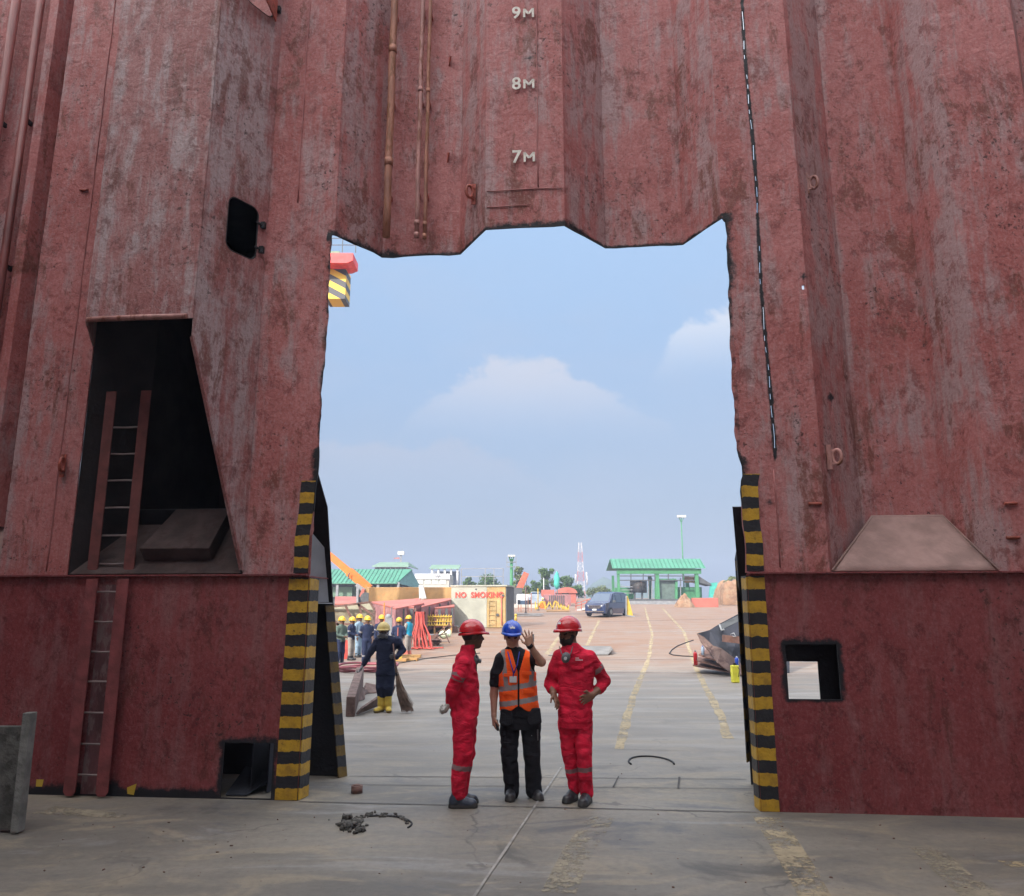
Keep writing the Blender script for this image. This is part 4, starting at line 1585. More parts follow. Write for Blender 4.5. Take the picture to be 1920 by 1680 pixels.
# ---- the man in the orange vest, one hand raised
Y2 = 8.46
pb = thing('person', 'person in orange reflective vest and blue helmet, one hand raised beside the face', 'person', gnd(980, 1497), 'three people talking in the opening')
s = Sdf(.0064)
SH, SK, HR, BK = 0, 1, 2, 3
f2 = (.05, -.98, -.16)
hc2 = J(960, 1192, Y2)
head(s, hc2, f2, SK, HR, 1.0)
s.chain([J(961, 1204, Y2), J(963, 1220, Y2, .01), J(965, 1238, Y2, .02)], [.062, .060, .075], SK, .02)
tor2 = lev([(949, 977, 1214, .075, .01), (939, 991, 1222, .095, .01), (935, 1000, 1231, .12, .01), (935, 1003, 1246, .125, 0), (936, 1003, 1270, .13, 0), (938, 1005, 1298, .13, -.01), (939, 1008, 1325, .135, -.01), (939, 1010, 1340, .135, 0)], Y2)
s.loft(tor2, SH, .03, .004)
s.loft(lev([(941, 1011, 1334, .125, 0), (939, 1013, 1352, .13, 0), (941, 1012, 1366, .12, 0)], Y2), BK, .03, .004)
s.chain([J(956, 1356, Y2), J(955, 1412, Y2, -.02), J(958, 1455, Y2, 0), J(960, 1484, Y2, 0)], [.108, .086, .080, .076], BK, .015, .010)
s.chain([J(995, 1356, Y2), J(997, 1412, Y2, -.02), J(1000, 1455, Y2, 0), J(1001, 1481, Y2, 0)], [.108, .086, .082, .084], BK, .012, .010)
# hanging arm
s.chain([J(939, 1236, Y2), J(931, 1262, Y2, 0), J(928, 1279, Y2, .01)], [.066, .062, .060], SH, .03, .003)
s.chain([J(928, 1276, Y2, .01), J(926, 1302, Y2, .02), J(926, 1340, Y2, -.04)], [.046, .042, .029], SK, .02)
hand(s, J(926, 1342, Y2, -.045), Vector((.05, -.05, -1)), Vector((.25, -.95, 0)), SK, 1.0, .55, .04, -1)
# raised arm: elbow out and towards the viewer, hand by the face
sh_ = J(1000, 1232, Y2)
el_ = J(1015, 1241, Y2, -.22)
wr_ = J(995, 1212, Y2, -.30)
s.chain([sh_, sh_.lerp(el_, .62)], [.066, .060], SH, .03, .003)
s.chain([sh_.lerp(el_, .5), el_, wr_], [.047, .045, .029], SK, .02)
hand(s, wr_, J(987, 1180, Y2, -.31) - wr_, Vector((-1, 0, .1)), SK, 1.02, .08, .36, -1)
s.run('body', [MBLK, MSKB, MHAIR, MBLK], pb, None)
helmet(hc2, (.06, -.99, -.10), MHATB, pb, .96, badge=(.062, .045, MWHT))
boot(pb, J(957, 1494, Y2 + .08) * Vector((1, 1, 0)) if False else Vector((J(960, 1490, Y2).x, Y2 + .09, 0)), Vector((J(955, 1490, Y2).x, Y2 - .19, 0)), MBOOT, ankle=J(960, 1482, Y2, .02), w=.047)
boot(pb, Vector((J(998, 1490, Y2).x, Y2 + .08, 0)), Vector((J(1013, 1490, Y2).x, Y2 - .15, 0)), MBOOT, ankle=J(1000, 1480, Y2, .02), w=.047)
# the vest: a shell over the torso
v = Sdf(.0066)
vl = [q for q in tor2]
v.loft(tor2, 0, .0, .004, infl=.014)
cA, cB = J(934, 1243, Y2), J(1004, 1238, Y2)
xm = (J(972, 1270, Y2).x)
zt = J(960, 1217, Y2).z
zb = J(972, 1331, Y2).z
zv = J(970, 1258, Y2).z


def vest_clip(X, Y, Z):
    front = Y < Y2
    gap = np.where(Z < zv, .009, .009 + (Z - zv) * .30)
    v1 = np.where(front, gap - np.abs(X - xm + .02 * np.clip((Z - zv) * 0, 0, 1)), -1)
    v2 = np.maximum(Z - (zt + .0), (zb + .05 * np.exp(-((np.abs(X - xm) - .01) / .05) ** 2) * front) - Z)
    a1 = .088 - np.sqrt((X - cA.x + .025) ** 2 + (Z - cA.z) ** 2 * .5 + 0 * Y)
    a2 = .088 - np.sqrt((X - cB.x - .025) ** 2 + (Z - cB.z) ** 2 * .5 + 0 * Y)
    return np.maximum(np.maximum(v1, v2), np.maximum(a1, a2))


zs1, zs2 = J(970, 1285, Y2).z, J(970, 1313, Y2).z


def vest_paint(mid, X, Y, Z):
    sl = (X - xm) * .16
    for zc in (zs1, zs2):
        mid[np.abs(Z - zc - sl) < .026] = 1
    mid[(np.abs(np.abs(X - xm) - (.125 + .12 * np.clip(Z - zs1, 0, .3))) < .024) & (Z > zs1)] = 1


v.run('vest', [MVEST, MTAPE], pb, None, clip=vest_clip, recolor=vest_paint)
m = MB()
for (x0, x1, y0, y1) in ((944, 962, 1262, 1270), (978, 997, 1258, 1266), (943, 963, 1296, 1303), (981, 1001, 1293, 1300)):
    p = J((x0 + x1) / 2, (y0 + y1) / 2, Y2, -.150)
    w = (x1 - x0) / 187
    m.box(p, (w, .012, .035), 0)
build_each(m, 'vest_pocket_flap', MVEST, pb, bevel=.004)
m = MB()
m.tube([J(952, 1222, Y2, -.10), J(958, 1245, Y2, -.150), J(963, 1262, Y2, -.165), J(962, 1270, Y2, -.17)], .0065, 6)
m.tube([J(974, 1222, Y2, -.10), J(970, 1245, Y2, -.150), J(964, 1262, Y2, -.165)], .0065, 6)
m.build('lanyard', MBLUEL, pb)
m = MB()
m.box(J(962, 1274, Y2, -.172), (.075, .006, .062), .1)
m.build('name_badge', MWHT, pb, bevel=.004)
m = MB()                                     # holster pockets hanging at the belt
for x0, x1, y0, y1 in ((936, 962, 1330, 1361), (988, 1016, 1328, 1360)):
    a = [J(x0 + 3, y0, Y2, -.135), J(x1 - 3, y0, Y2, -.14), J(x1, y1 - 5, Y2, -.16), J(x1 - 8, y1, Y2, -.16), J(x0 + 6, y1, Y2, -.16), J(x0, y1 - 6, Y2, -.155)]
    m.prism(a, (0, .05, 0))
build_each(m, 'holster_pocket', MBLK, pb, bevel=.008)
m = MB()
m.tube([J(930, 1350, Y2, -.07), J(934, 1370, Y2, -.10)], [.020, .013], 8)
tool = m.build('hand_tool', MBOOT, None, loc=J(930, 1350, Y2, -.07))
tag(tool, 'small dark tool held in the hanging hand of the vest wearer', 'tool')
m = MB()
q = wr_ + Vector((0, 0, -.005))
m.tube([q, q + (wr_ - el_).normalized() * .03], .036, 14)
m.build('watch', MBLK, pb)
m = MB()
m.tube([J(1008, 1368, Y2, -.09), J(1008, 1388, Y2, -.08)], .008, 6)
m.box(J(998, 1377, Y2, -.10), (.022, .006, .03), .3)
m.build('knife_sheath', MGREYS, pb)
m = MB()
m.box(wr_ + Vector((.022, .02, .085)), (.006, .05, .075), .5)
tag(m.build('paper_slip', MWHT, None, loc=wr_ + Vector((.022, .02, .085))), 'white paper slip tucked behind the raised hand', 'paper')

# ---- the bearded man in red, hands on hips
Y3 = 8.30
pc = thing('person', 'bearded person in red coverall and red helmet, both hands on hips', 'person', gnd(1082, 1504), 'three people talking in the opening')
s = Sdf(.0064)
CV, SK, HR, TP_ = 0, 1, 2, 3
f3 = (-.72, -.68, -.06)
hc3 = J(1066, 1187, Y3)
head(s, hc3, f3, SK, HR, 1.03, beard=True)
s.chain([J(1069, 1198, Y3), J(1071, 1216, Y3, .01), J(1073, 1232, Y3, .02)], [.063, .062, .08], SK, .02)
s.loft(lev([(1058, 1085, 1207, .085, .01), (1051, 1097, 1217, .11, .01), (1046, 1108, 1228, .135, .01), (1045, 1113, 1245, .14, 0), (1047, 1113, 1270, .145, 0), (1047, 1112, 1297, .14, 0), (1047, 1111, 1318, .14, 0), (1048, 1109, 1338, .135, 0), (1049, 1108, 1350, .13, 0)], Y3), CV, .03, .010)
s.loft(lev([(1048, 1109, 1332, .13, 0), (1048, 1109, 1350, .135, 0), (1050, 1107, 1364, .125, 0)], Y3), CV, .03, .005)
s.chain([J(1064, 1354, Y3, .03), J(1068, 1412, Y3, .03), J(1074, 1450, Y3, .05), J(1078, 1481, Y3, .05)], [.100, .079, .068, .060], CV, .012, .010, bands=((1, .70, .90, TP_),))
s.chain([J(1093, 1354, Y3, -.01), J(1095, 1412, Y3, -.07), J(1097, 1455, Y3, -.06), J(1100, 1486, Y3, -.04)], [.100, .079, .070, .066], CV, .008, .010, bands=((1, .58, .78, TP_),))
# arm on the left of the picture
s.chain([J(1050, 1231, Y3), J(1040, 1254, Y3, .03), J(1033, 1278, Y3, .08), J(1034, 1291, Y3, .02)], [.076, .068, .060, .054], CV, .03, .007)
s.cone(J(1027, 1284, Y3, .05), J(1041, 1291, Y3, .0), .040, .046, CV, .02, .006)
wl = J(1038, 1302, Y3, -.07)
s.chain([J(1034, 1284, Y3, .04), wl], [.040, .028], SK, .02)
hand(s, wl, J(1046, 1320, Y3, -.13) - wl, Vector((-.5, -.8, .1)), SK, .98, .35, .10, 1)
# arm on the right of the picture
s.chain([J(1105, 1233, Y3), J(1119, 1254, Y3, .04), J(1133, 1276, Y3, .09), J(1124, 1292, Y3, .02)], [.076, .068, .062, .056], CV, .03, .007, bands=((0, .80, 1.1, TP_), (1, -.1, .12, TP_)))
wr3 = J(1110, 1304, Y3, -.09)
s.chain([J(1128, 1288, Y3, .04), wr3], [.042, .029], SK, .02)
hand(s, wr3, J(1084, 1316, Y3, -.165) - wr3, Vector((-.1, -.1, 1)), SK, 1.0, .22, .18, -1)
s.run('body', [MCOV, MSKC, MHAIR, MTAPER], pc, None)
helmet(hc3, (-.80, -.60, -.02), MHATR, pc, 1.03, badge=(.05, .04, MWHT))
boot(pc, Vector((J(1081, 1490, Y3).x, Y3 + .10, 0)), Vector((J(1057, 1490, Y3).x, Y3 - .10, 0)), MBOOT, ankle=J(1078, 1480, Y3, .05), w=.046)
boot(pc, Vector((J(1104, 1490, Y3).x, Y3 + .02, 0)), Vector((J(1086, 1490, Y3).x, Y3 - .24, 0)), MBOOT, ankle=J(1100, 1484, Y3, -.03), w=.047)
m = MB()
c = J(1061, 1233, Y3, -.165)
m.ell(c, (.046, .034, .056), 0, n=16, rot=Matrix.Rotation(.3, 3, 'Y'))
mask = m.build('respirator', MMASK, pc)
m = MB()
m.tube([c + Vector((-.005, -.028, -.005)), c + Vector((-.008, -.046, -.007))], .016, 12)
m.build('valve', MWHT, mask)
m = MB()
m.tube([J(1049, 1212, Y3, -.08), J(1053, 1226, Y3, -.14), c], .006, 5)
m.tube([J(1074, 1212, Y3, -.08), J(1070, 1226, Y3, -.14), c], .006, 5)
build_each(m, 'strap', MMASK, pc)
m = MB()
for i, (x0, x1, y) in enumerate(((1079, 1086, 1234), (1079, 1093, 1237.5))):
    a, b = J(x0, y, Y3, -.152), J(x1, y, Y3, -.147)
    n = 4 if i == 0 else 8
    for k_ in range(n):
        p = a.lerp(b, (k_ + .4) / n)
        m.box(p, ((b - a).length / n * .7, .004, .012))
m.build('chest_lettering', MWHT, pc)
m = MB()
p = J(1083, 1253, Y3, -.148)
m.box(p, (.125, .014, .03), .06)
m.build('pocket_flap', MCOV, pc, bevel=.006)
m = MB()
for e in (-1, 1):
    m.prism([J(1072, 1214, Y3, -.08), J(1072 + 12 * e, 1211, Y3, -.05), J(1072 + 15 * e, 1222, Y3, -.11), J(1072 + 3 * e, 1228, Y3, -.135)], (0, .02, 0))
build_each(m, 'collar', MCOV, pc, bevel=.004)


# ---- the sweeper standing in the shade beyond the opening
Y4 = 15.15
pd_ = thing('person', 'person in dark navy coverall, respirator and yellow rubber boots holding a broom', 'person', gnd(721, 1336))
s = Sdf(.0125)
NV, SK, HR, GL, RB = 0, 1, 2, 3, 4
f4 = (.05, -.98, -.15)
hc4 = J(719, 1184, Y4)
head(s, hc4, f4, SK, HR, 1.05)
s.cone(J(720, 1190, Y4), J(722, 1204, Y4, .02), .065, .075, SK, .02)
s.loft(lev([(712, 735, 1192, .09, .01), (705, 748, 1198, .12, .01), (704, 750, 1206, .14, .01), (706, 740, 1222, .135, 0), (706, 740, 1245, .14, 0), (707, 739, 1265, .145, 0)], Y4), NV, .05, .008)
s.chain([J(716, 1264, Y4), J(715, 1288, Y4, -.02), J(716, 1303, Y4)], [.115, .098, .088], NV, .04, .006)
s.chain([J(730, 1264, Y4), J(728, 1288, Y4, -.02), J(727, 1301, Y4)], [.115, .098, .088], NV, .04, .006)
s.chain([J(708, 1202, Y4), J(695, 1222, Y4, -.02), J(682, 1245, Y4, -.05)], [.076, .060, .048], NV, .04, .006)
s.chain([J(745, 1202, Y4), J(755, 1219, Y4, .06), J(744, 1232, Y4, -.12)], [.076, .060, .050], NV, .04, .006)
hand(s, J(680, 1247, Y4, -.05), Vector((-.35, -.2, -.9)), Vector((.3, -.9, 0)), GL, 1.15, .6, .05, 1)
hand(s, J(744, 1232, Y4, -.12), Vector((-.9, -.2, .1)), Vector((0, -.3, 1)), GL, 1.1, 1.0, .04, -1)
s.run('body', [MDNAVY, MSKA, MHAIR, MMASK, MRUBY], pd_, None)
helmet(hc4, (.05, -.98, .02), MHATO, pd_, 1.08)
for x, tx in ((715.5, 708), (727, 732)):
    b = Sdf(.0125)
    hx = at(x, 1335, Y4)
    tp = at(tx, 1335, Y4)
    b.chain([J(x, 1299, Y4), J(x, 1320, Y4), Vector((hx.x, Y4 + .02, .07))], [.082, .072, .062], 0, .03)
    b.cone(Vector((hx.x, Y4 + .03, .05)), Vector((tp.x, Y4 - .18, .04)), .055, .052, 0, .03)

    def rc(mid, X, Y, Z):
        mid[Z < .05] = 1
    b.run('rubber_boot', [MRUBY, pm('boot_sole', (.20, .15, .06), .8)], pd_, None, clip=lambda X, Y, Z: .002 - Z + 0 * X, recolor=rc)
r_, f_, u_, M_ = frame_of(f4)
m = MB()
mc = hc4 + f_ * .105 - u_ * .055
m.ell(mc, (.058, .05, .058), 0, rot=M_)
for e in (-1, 1):
    m.tube([mc + r_ * e * .04 + f_ * .01, mc + r_ * e * .085 + f_ * .045 - u_ * .02], .034, 10)
m.build('respirator', MMASK, pd_)
m = MB()
m.tube([mc + r_ * .05, hc4 + r_ * .09 - u_ * .02, hc4 + r_ * .06 - f_ * .08], .008, 5)
m.tube([mc - r_ * .05, hc4 - r_ * .09 - u_ * .02, hc4 - r_ * .06 - f_ * .08], .008, 5)
build_each(m, 'strap', MWHT, pd_)
# the broom
bt = thing('broom', 'long twig broom with a flared brown brush held by the person in navy', 'broom', gnd(765, 1330))
m = MB()
b0, b1, b2 = J(737, 1207, Y4, -.16), J(741, 1243, Y4, -.17), J(746, 1275, Y4, -.18)
m.tube([b0, b1, b2], .014, 8)
m.build('stick', MRUST, bt)
m = MB()
for i in range(170):
    a, q = random.uniform(0, 6.28), random.random() ** .5
    e = at(764 + random.uniform(-13, 13) * .9, 1329, Y4 - .2)
    st = b1.lerp(b2, random.uniform(.2, .9)) + Vector((.02 * math.cos(a) * q, .02 * math.sin(a) * q, 0))
    en = Vector((e.x, e.y + random.uniform(-.09, .09), random.uniform(.015, .07) + (.10 if random.random() < .3 else 0)))
    md = st.lerp(en, .55) + Vector((-.035, random.uniform(-.03, .03), .0)) + Vector((random.uniform(-.02, .02), 0, 0))
    m.tube([st, md, en], [.006, .005, .003], 4, caps=False)
m.build('bristles', pm('twig_bristle', (.17, .115, .085), .9, var=.3, vs=9), bt)
m = MB()
m.tube([b1.lerp(b2, .55), b1.lerp(b2, .75)], .030, 10)
m.build('binding', MBLK, bt)


# ---- the work crew standing in the sun behind, and one more by the barrier
def worker(px, pfoot, ptop, Y, fwd, label, top, legs, hat, boots=MBOOT, skin=MSKA, arms='down', group='crew standing in the sun by the hoses', vest=None, stripe=None, tape=False):
    g = at(px, pfoot, Y)
    t_ = at(px, ptop, Y)
    hgt = t_.z - g.z
    k = hgt / 1.80
    z0 = g.z
    t = thing('person', label, 'person', g, group)
    s = Sdf(.021)
    f = Vector((fwd[0], fwd[1], 0)).normalized()
    r = f.cross(Vector((0, 0, 1)))

    def P(x, y, z):
        return Vector((g.x, g.y, z0)) + (r * x + f * y + Vector((0, 0, z))) * k
    yaw = math.atan2(r.y, r.x)
    hc = P(0, .02, 1.63)
    head(s, hc, (f.x, f.y, -.05), 1, 2, 1.08 * k)
    s.cone(P(0, .0, 1.56), P(0, 0, 1.44), .06, .07, 1, .03)
    s.loft([(P(0, 0, z).x, P(0, 0, z).y, P(0, 0, z).z, w * k, d * k) for z, w, d in ((.86, .175, .125), (1.0, .165, .12), (1.2, .185, .13), (1.36, .205, .125), (1.44, .16, .10), (1.49, .08, .08))], 0, .05, .008, yaw=yaw)
    for e in (-1, 1):
        s.chain([P(.09 * e, 0, .88), P(.10 * e, .02, .48), P(.11 * e, 0, .12)], [.11 * k, .085 * k, .07 * k], 3, .04, .008, bands=((1, .35, .5, 5),) if tape else ())
        if arms == 'down':
            a = [P(.20 * e, 0, 1.38), P(.26 * e, -.02, 1.12), P(.24 * e, .06, .88)]
        elif arms == 'front':
            a = [P(.20 * e, 0, 1.38), P(.27 * e, .02, 1.12), P(.08 * e, .20, 1.06)]
        elif arms == 'back':
            a = [P(.20 * e, 0, 1.38), P(.27 * e, -.08, 1.12), P(.06 * e, -.17, .95)]
        else:
            a = [P(.20 * e, 0, 1.38), P(.36 * e, -.02, 1.16), P(.20 * e, .10, 1.00)]
        s.chain(a, [.075 * k, .06 * k, .05 * k], 4, .04, .006, bands=((0, .55, .75, 5),) if tape else ())
        d = (a[2] - a[1]).normalized()
        hand(s, a[2], d, f, 1, 1.15 * k, .4, .1, e)
    mats = [top, skin, MHAIR, legs, top if vest is None else vest, MTAPE]
    s.run('body', mats, t, None)
    helmet(hc, (f.x, f.y, 0), hat, t, 1.12 * k)
    for e in (-1, 1):
        b = Sdf(.021)
        b.cone(P(.11 * e, 0, .17), P(.11 * e, -.02, .05), .068, .055, 0, .03)
        b.cone(P(.11 * e, -.04, .05), P(.12 * e, .15, .045), .055, .05, 0, .03)
        b.run('boot', [boots], t, None, clip=lambda X, Y, Z: z0 - Z + 0 * X)
    if stripe:
        m = MB()
        m.box(P(0, -.15, 1.22), (.03, .02, .30), yaw)
        m.build('back_stripe', stripe, t)
    return t


worker(637, 1246, 1156, 28.2, (.8, -.5), 'person in grey-green clothes half hidden behind the dark cut edge', MGREENC, MNAVY, MHATY, arms='front')
worker(657, 1238, 1157, 29.3, (.9, -.3), 'person in navy jacket and dark trousers, leftmost whole figure of the crew', MNAVY, MKHAKI, MHATY, arms='front', tape=True)
worker(671, 1233, 1152, 30.6, (.9, -.4), 'person in pale blue shirt standing behind two navy figures', MDENIM, MDENIM, MHATY)
worker(686, 1246, 1155, 28.0, (.55, -.8), 'person in navy coverall and yellow helmet with hands behind the back, facing the opening', MNAVY, MNAVY, MHATY, arms='back', tape=True)
worker(713, 1238, 1153, 29.2, (.3, -.9), 'person in navy coverall just behind the sweeper', MNAVY, MNAVY, MHATY, tape=True)
worker(746, 1240, 1158, 28.8, (.1, .99), 'person in navy coverall with an orange back stripe, turned away from the opening', MNAVY, MKHAKI, MHATY, boots=MRUBY, arms='front', stripe=MCORAL)
worker(765, 1228, 1154, 31.2, (-.75, .5), 'person in bright cyan vest and grey trousers, rightmost of the crew', MCYAN, MKHAKI, MHATY, boots=MCORAL, arms='front', vest=MKHAKI)
worker(1018, 1156, 1121, 77.0, (-.2, -.95), 'small distant person in orange coverall by the yellow barrier', MORC, MORC, MHATO, group=None)

# ================================================================== NEAR GROUND THINGS
# leaning grey plate at the lower left edge
t = thing('steel_slab', 'weathered grey steel slab with a raised edge strip at the lower left corner', 'slab', gnd(20, 1558))
Yb = 7.2
m = MB()
q = [at(-90, 1362, Yb + .05), at(42, 1362, Yb + .05), at(25, 1556, Yb), at(-90, 1556, Yb)]
m.prism(q, (0, .07, 0))
m.build('plate', MCONC, t, bevel=.008)
m = MB()
m.prism([at(42, 1337, Yb - .01), at(58, 1337, Yb - .01), at(33, 1562, Yb - .06), at(18, 1562, Yb - .06)], (0, .10, 0))
m.build('edge_strip', pm('pale_worn_edge_steel', (.16, .165, .155), .8, var=.3, vs=8, bump=.5), t, bevel=.006)

# burnt ring cut-out with crumbs of slag, and a short pipe stub
t = thing('slag_heap', 'dark crumbled slag heap beside a curved cut mark on the floor', 'slag', gnd(690, 1552))
m = MB()
for i in range(130):
    if i < 70:
        px, py, r0 = 657 + random.gauss(0, 15), 1549 + random.gauss(0, 6), random.uniform(.008, .040) * random.choice((1, 1, .6))
    else:
        a = random.uniform(.15, 3.0)
        px, py, r0 = 712 - 52 * math.cos(a), 1545 - 17 * math.sin(a) + random.gauss(0, 2), random.uniform(.006, .018)
    p = gnd(px, py)
    rot = Matrix.Rotation(random.uniform(0, 6), 3, 'Z') @ Matrix.Rotation(random.uniform(0, 3), 3, 'X')
    n0 = len(m.v)
    m.ell(p + Vector((0, 0, r0 * .45)), (r0 * random.uniform(.8, 1.6), r0, r0 * random.uniform(.5, .9)), 0, rot, 7, 5)
    for i_ in range(n0, len(m.v)):
        m.v[i_] += Vector((mnoise.noise(m.v[i_] * 40), mnoise.noise(m.v[i_] * 40 + Vector((7, 0, 0))), mnoise.noise(m.v[i_] * 40 + Vector((0, 9, 0))))) * r0 * .8
o = m.build('slag', pm('grey_black_slag', (.075, .072, .066), .95, var=.5, vs=20, bump=.7), t)
o['kind'] = 'stuff'
m = MB()
m.tube([gnd(712 + 60 * math.cos(a), 1546 - 15 * math.sin(a)) + Vector((0, 0, .006)) for a in np.linspace(-.5, 1.9, 18)], .009, 5)
m.build('cut_mark', MBLACK, t)
m = MB()
p = gnd(669, 1487)
m.tube([p, p + Vector((0, 0, .075))], .060, 18)
m.tube([p + Vector((0, 0, .070)), p + Vector((0, 0, .082))], .040, 18)
tag(m.build('pipe_stub', MRUST, None, loc=p), 'short rusty pipe stub standing on the floor behind the slag heap', 'pipe stub')
t = thing('manhole', 'round manhole outline with a dark rim in the deck right of the three people', 'manhole', gnd(1221, 1430))
c = gnd(1221, 1431)
m = MB()
m.tube([c + Vector((.275 * math.cos(a), .42 * math.sin(a), .008)) for a in np.linspace(-.25, math.pi + .25, 26)], .012, 6)
m.build('rim', MBLACK, t)
# scattered chips and crumbs of slag on the floor
m = MB()
for i in range(110):
    px, py = random.uniform(60, 1850), 1400 + 270 * random.random()
    if py < 1530 and not 690 < px < 1400:
        py = random.uniform(1545, 1670)
    p = gnd(px, py)
    r0 = random.choice((.0025, .003, .004, .005, .008))
    rot = Matrix.Rotation(random.uniform(0, 6), 3, 'Z') @ Matrix.Rotation(random.uniform(0, 3), 3, 'X')
    m.ell(p + Vector((0, 0, r0 * .4)), (r0 * random.uniform(1, 2.2), r0, r0 * .6), 0, rot, 6, 4)
tag(m.build('floor_debris', MRUST), kind='stuff')

# ---- steel beams by the sweeper
t = thing('steel_beam', 'long brown rusted box beam lying beside the sweeper, end towards the opening', 'steel beam', gnd(655, 1343))
m = MB()
a0, a1 = gnd(648, 1344), gnd(665, 1344)
b0, b1 = at(668, 1262, 19.5), at(682, 1262, 19.5)
h = .34
b0.z = b1.z = .05
m.hexa([a0, a1, b1, b0, a0 + Vector((0, 0, h)), a1 + Vector((0, 0, h)), b1 + Vector((0, 0, h + .1)), b0 + Vector((0, 0, h + .1))])
m.build('web', MRUST2, t, bevel=.01)
m = MB()
m.prism([a1 + Vector((.02, .1, .02)), a1 + Vector((.30, 2.2, .02)), a1 + Vector((.42, 2.1, .34)), a1 + Vector((.1, .15, .12))], (-.03, .05, .02))
build_each(m, 'flange', MRUST2, t)
t = thing('scrap_plate', 'curled grey-brown scrap plates on the floor behind the beam', 'scrap', gnd(690, 1308))
m = MB()
for (x0, y0, x1, y1, z) in ((672, 1310, 700, 1296, .05), (676, 1302, 706, 1300, .12), (668, 1318, 684, 1312, .16)):
    a, b = gnd(x0, y0), gnd(x1, y1)
    m.prism([a + Vector((0, 0, .01)), b + Vector((0, 0, .01)), b + Vector((-.1, .5, z)), a + Vector((0, .6, z * 1.5))], (0, .02, .02))
m.build('plate', MRUST2, t)
# hose coil
t = thing('hose_coil', 'purple-red hose coiled loosely on the ground behind the sweeper', 'hose', gnd(685, 1258))
m = MB()
c = gnd(684, 1257)
for k_ in range(3):
    m.tube([c + Vector(((.75 + .09 * k_) * math.cos(a + k_) + .04 * k_, (1.0 + .1 * k_) * math.sin(a + k_), .035 + .06 * k_ + .02 * math.sin(3 * a))) for a in np.linspace(0, 6.4, 30)], .036, 6)
m.build('loops', MHOSE2, t)

# ---- scrap hull section on the right with bottles
t = thing('hull_section', 'dark torn ship hull section with a brown lower edge lying beyond the right cut edge', 'scrap hull', gnd(1370, 1266))
Yh = 23.6
P_ = lambda x, y, dy=0.0: at(x, y, Yh + dy)
m = MB()
m.add([P_(1307, 1188, -.2), P_(1330, 1182, .3), P_(1349, 1170, .9), P_(1400, 1143, 1.5), P_(1480, 1110, 2.5), P_(1480, 1265, .3), P_(1392, 1252, .1), P_(1370, 1234, -.1), P_(1350, 1219, -.3), P_(1330, 1212, -.1)], [(0, 1, 9), (1, 2, 8, 9), (2, 3, 7, 8), (3, 6, 7), (3, 4, 5, 6)])
m.build('shell_plate', MSCRAP, t, solid=.03)
m = MB()
m.add([P_(1307, 1188, -.2), P_(1320, 1195, -.3), P_(1337, 1211, -.4), P_(1352, 1216, -.6), P_(1375, 1233, -.5), P_(1395, 1250, -.4), P_(1420, 1266, 0), P_(1400, 1268, -.9), P_(1372, 1263, -1.0), P_(1345, 1243, -.9), P_(1330, 1222, -.6), P_(1315, 1205, -.4)], [(0, 1, 11), (1, 2, 10, 11), (2, 3, 9, 10), (3, 4, 8, 9), (4, 5, 7, 8), (5, 6, 7)])
m.build('torn_edge', MRUST2, t, solid=.03)
m = MB()
m.prism([P_(1350, 1171, .85), P_(1400, 1147, 1.4), P_(1400, 1157, 1.3), P_(1353, 1180, .75)], (0, -.06, 0))
m.build('stiffener', MDKGREY, t)
m = MB()
m.prism([P_(1354, 1190, -.2), P_(1400, 1195, -.1), P_(1400, 1208, -.1), P_(1354, 1203, -.2)], (0, -.25, 0))
build_each(m, 'bracket', MRUST, t)
m = MB()
m.tube([P_(1349, 1171, .6), P_(1353, 1182, .5), P_(1358, 1180, .45)], .03, 5)
m.tube([P_(1370, 1190, -.3), P_(1376, 1187, -.4), P_(1380, 1194, -.4), P_(1372, 1193, -.4)], .02, 5)
build_each(m, 'bent_wire', MGREYS, t)
t = thing('scrap_plate', 'stack of reddish-brown plates on the ground under the torn hull section', 'scrap', gnd(1335, 1258))
for (x0, y0, x1, y1, d) in ((1299, 1249, 1378, 1264, 1.5), (1305, 1240, 1372, 1258, 1.1), (1310, 1229, 1360, 1246, .8)):
    m = MB()
    a, b = at(x0, y0, 23.8), at(x1, y1, 23.0)
    a.z, b.z = max(.02, a.z), max(.02, b.z)
    m.prism([a, b, b + Vector((.3, d, .10)), a + Vector((.5, d, .14))], (0, .0, .035))
    m.build('plate', MRUST, t)


def canister(name, label, px, py, Y, r, h, mat, capmat, group=None, square=False):
    p = at(px, py, Y)
    p.z = max(p.z, gsurf(Y))
    t = thing(name, label, 'canister', p, group)
    m = MB()
    if square:
        m.box(p + Vector((0, 0, h / 2)), (r * 2, r * 1.4, h), .2)
        m.build('can', mat, t, bevel=.03)
    else:
        m.tube([p, p + Vector((0, 0, h * .9)), p + Vector((0, 0, h))], [r, r, r * .6], 16)
        m.build('can', mat, t)
    m = MB()
    m.tube([p + Vector((0, 0, h)), p + Vector((0, 0, h * 1.13))], r * .35, 10)
    m.tube([p + Vector((r * .3, 0, h * 1.1)), p + Vector((r * 1.0, -r * .9, h * .75)), p + Vector((r * .5, -r * 1.2, h * .35))], r * .09, 5)
    m.build('spout', capmat, t)
    return t


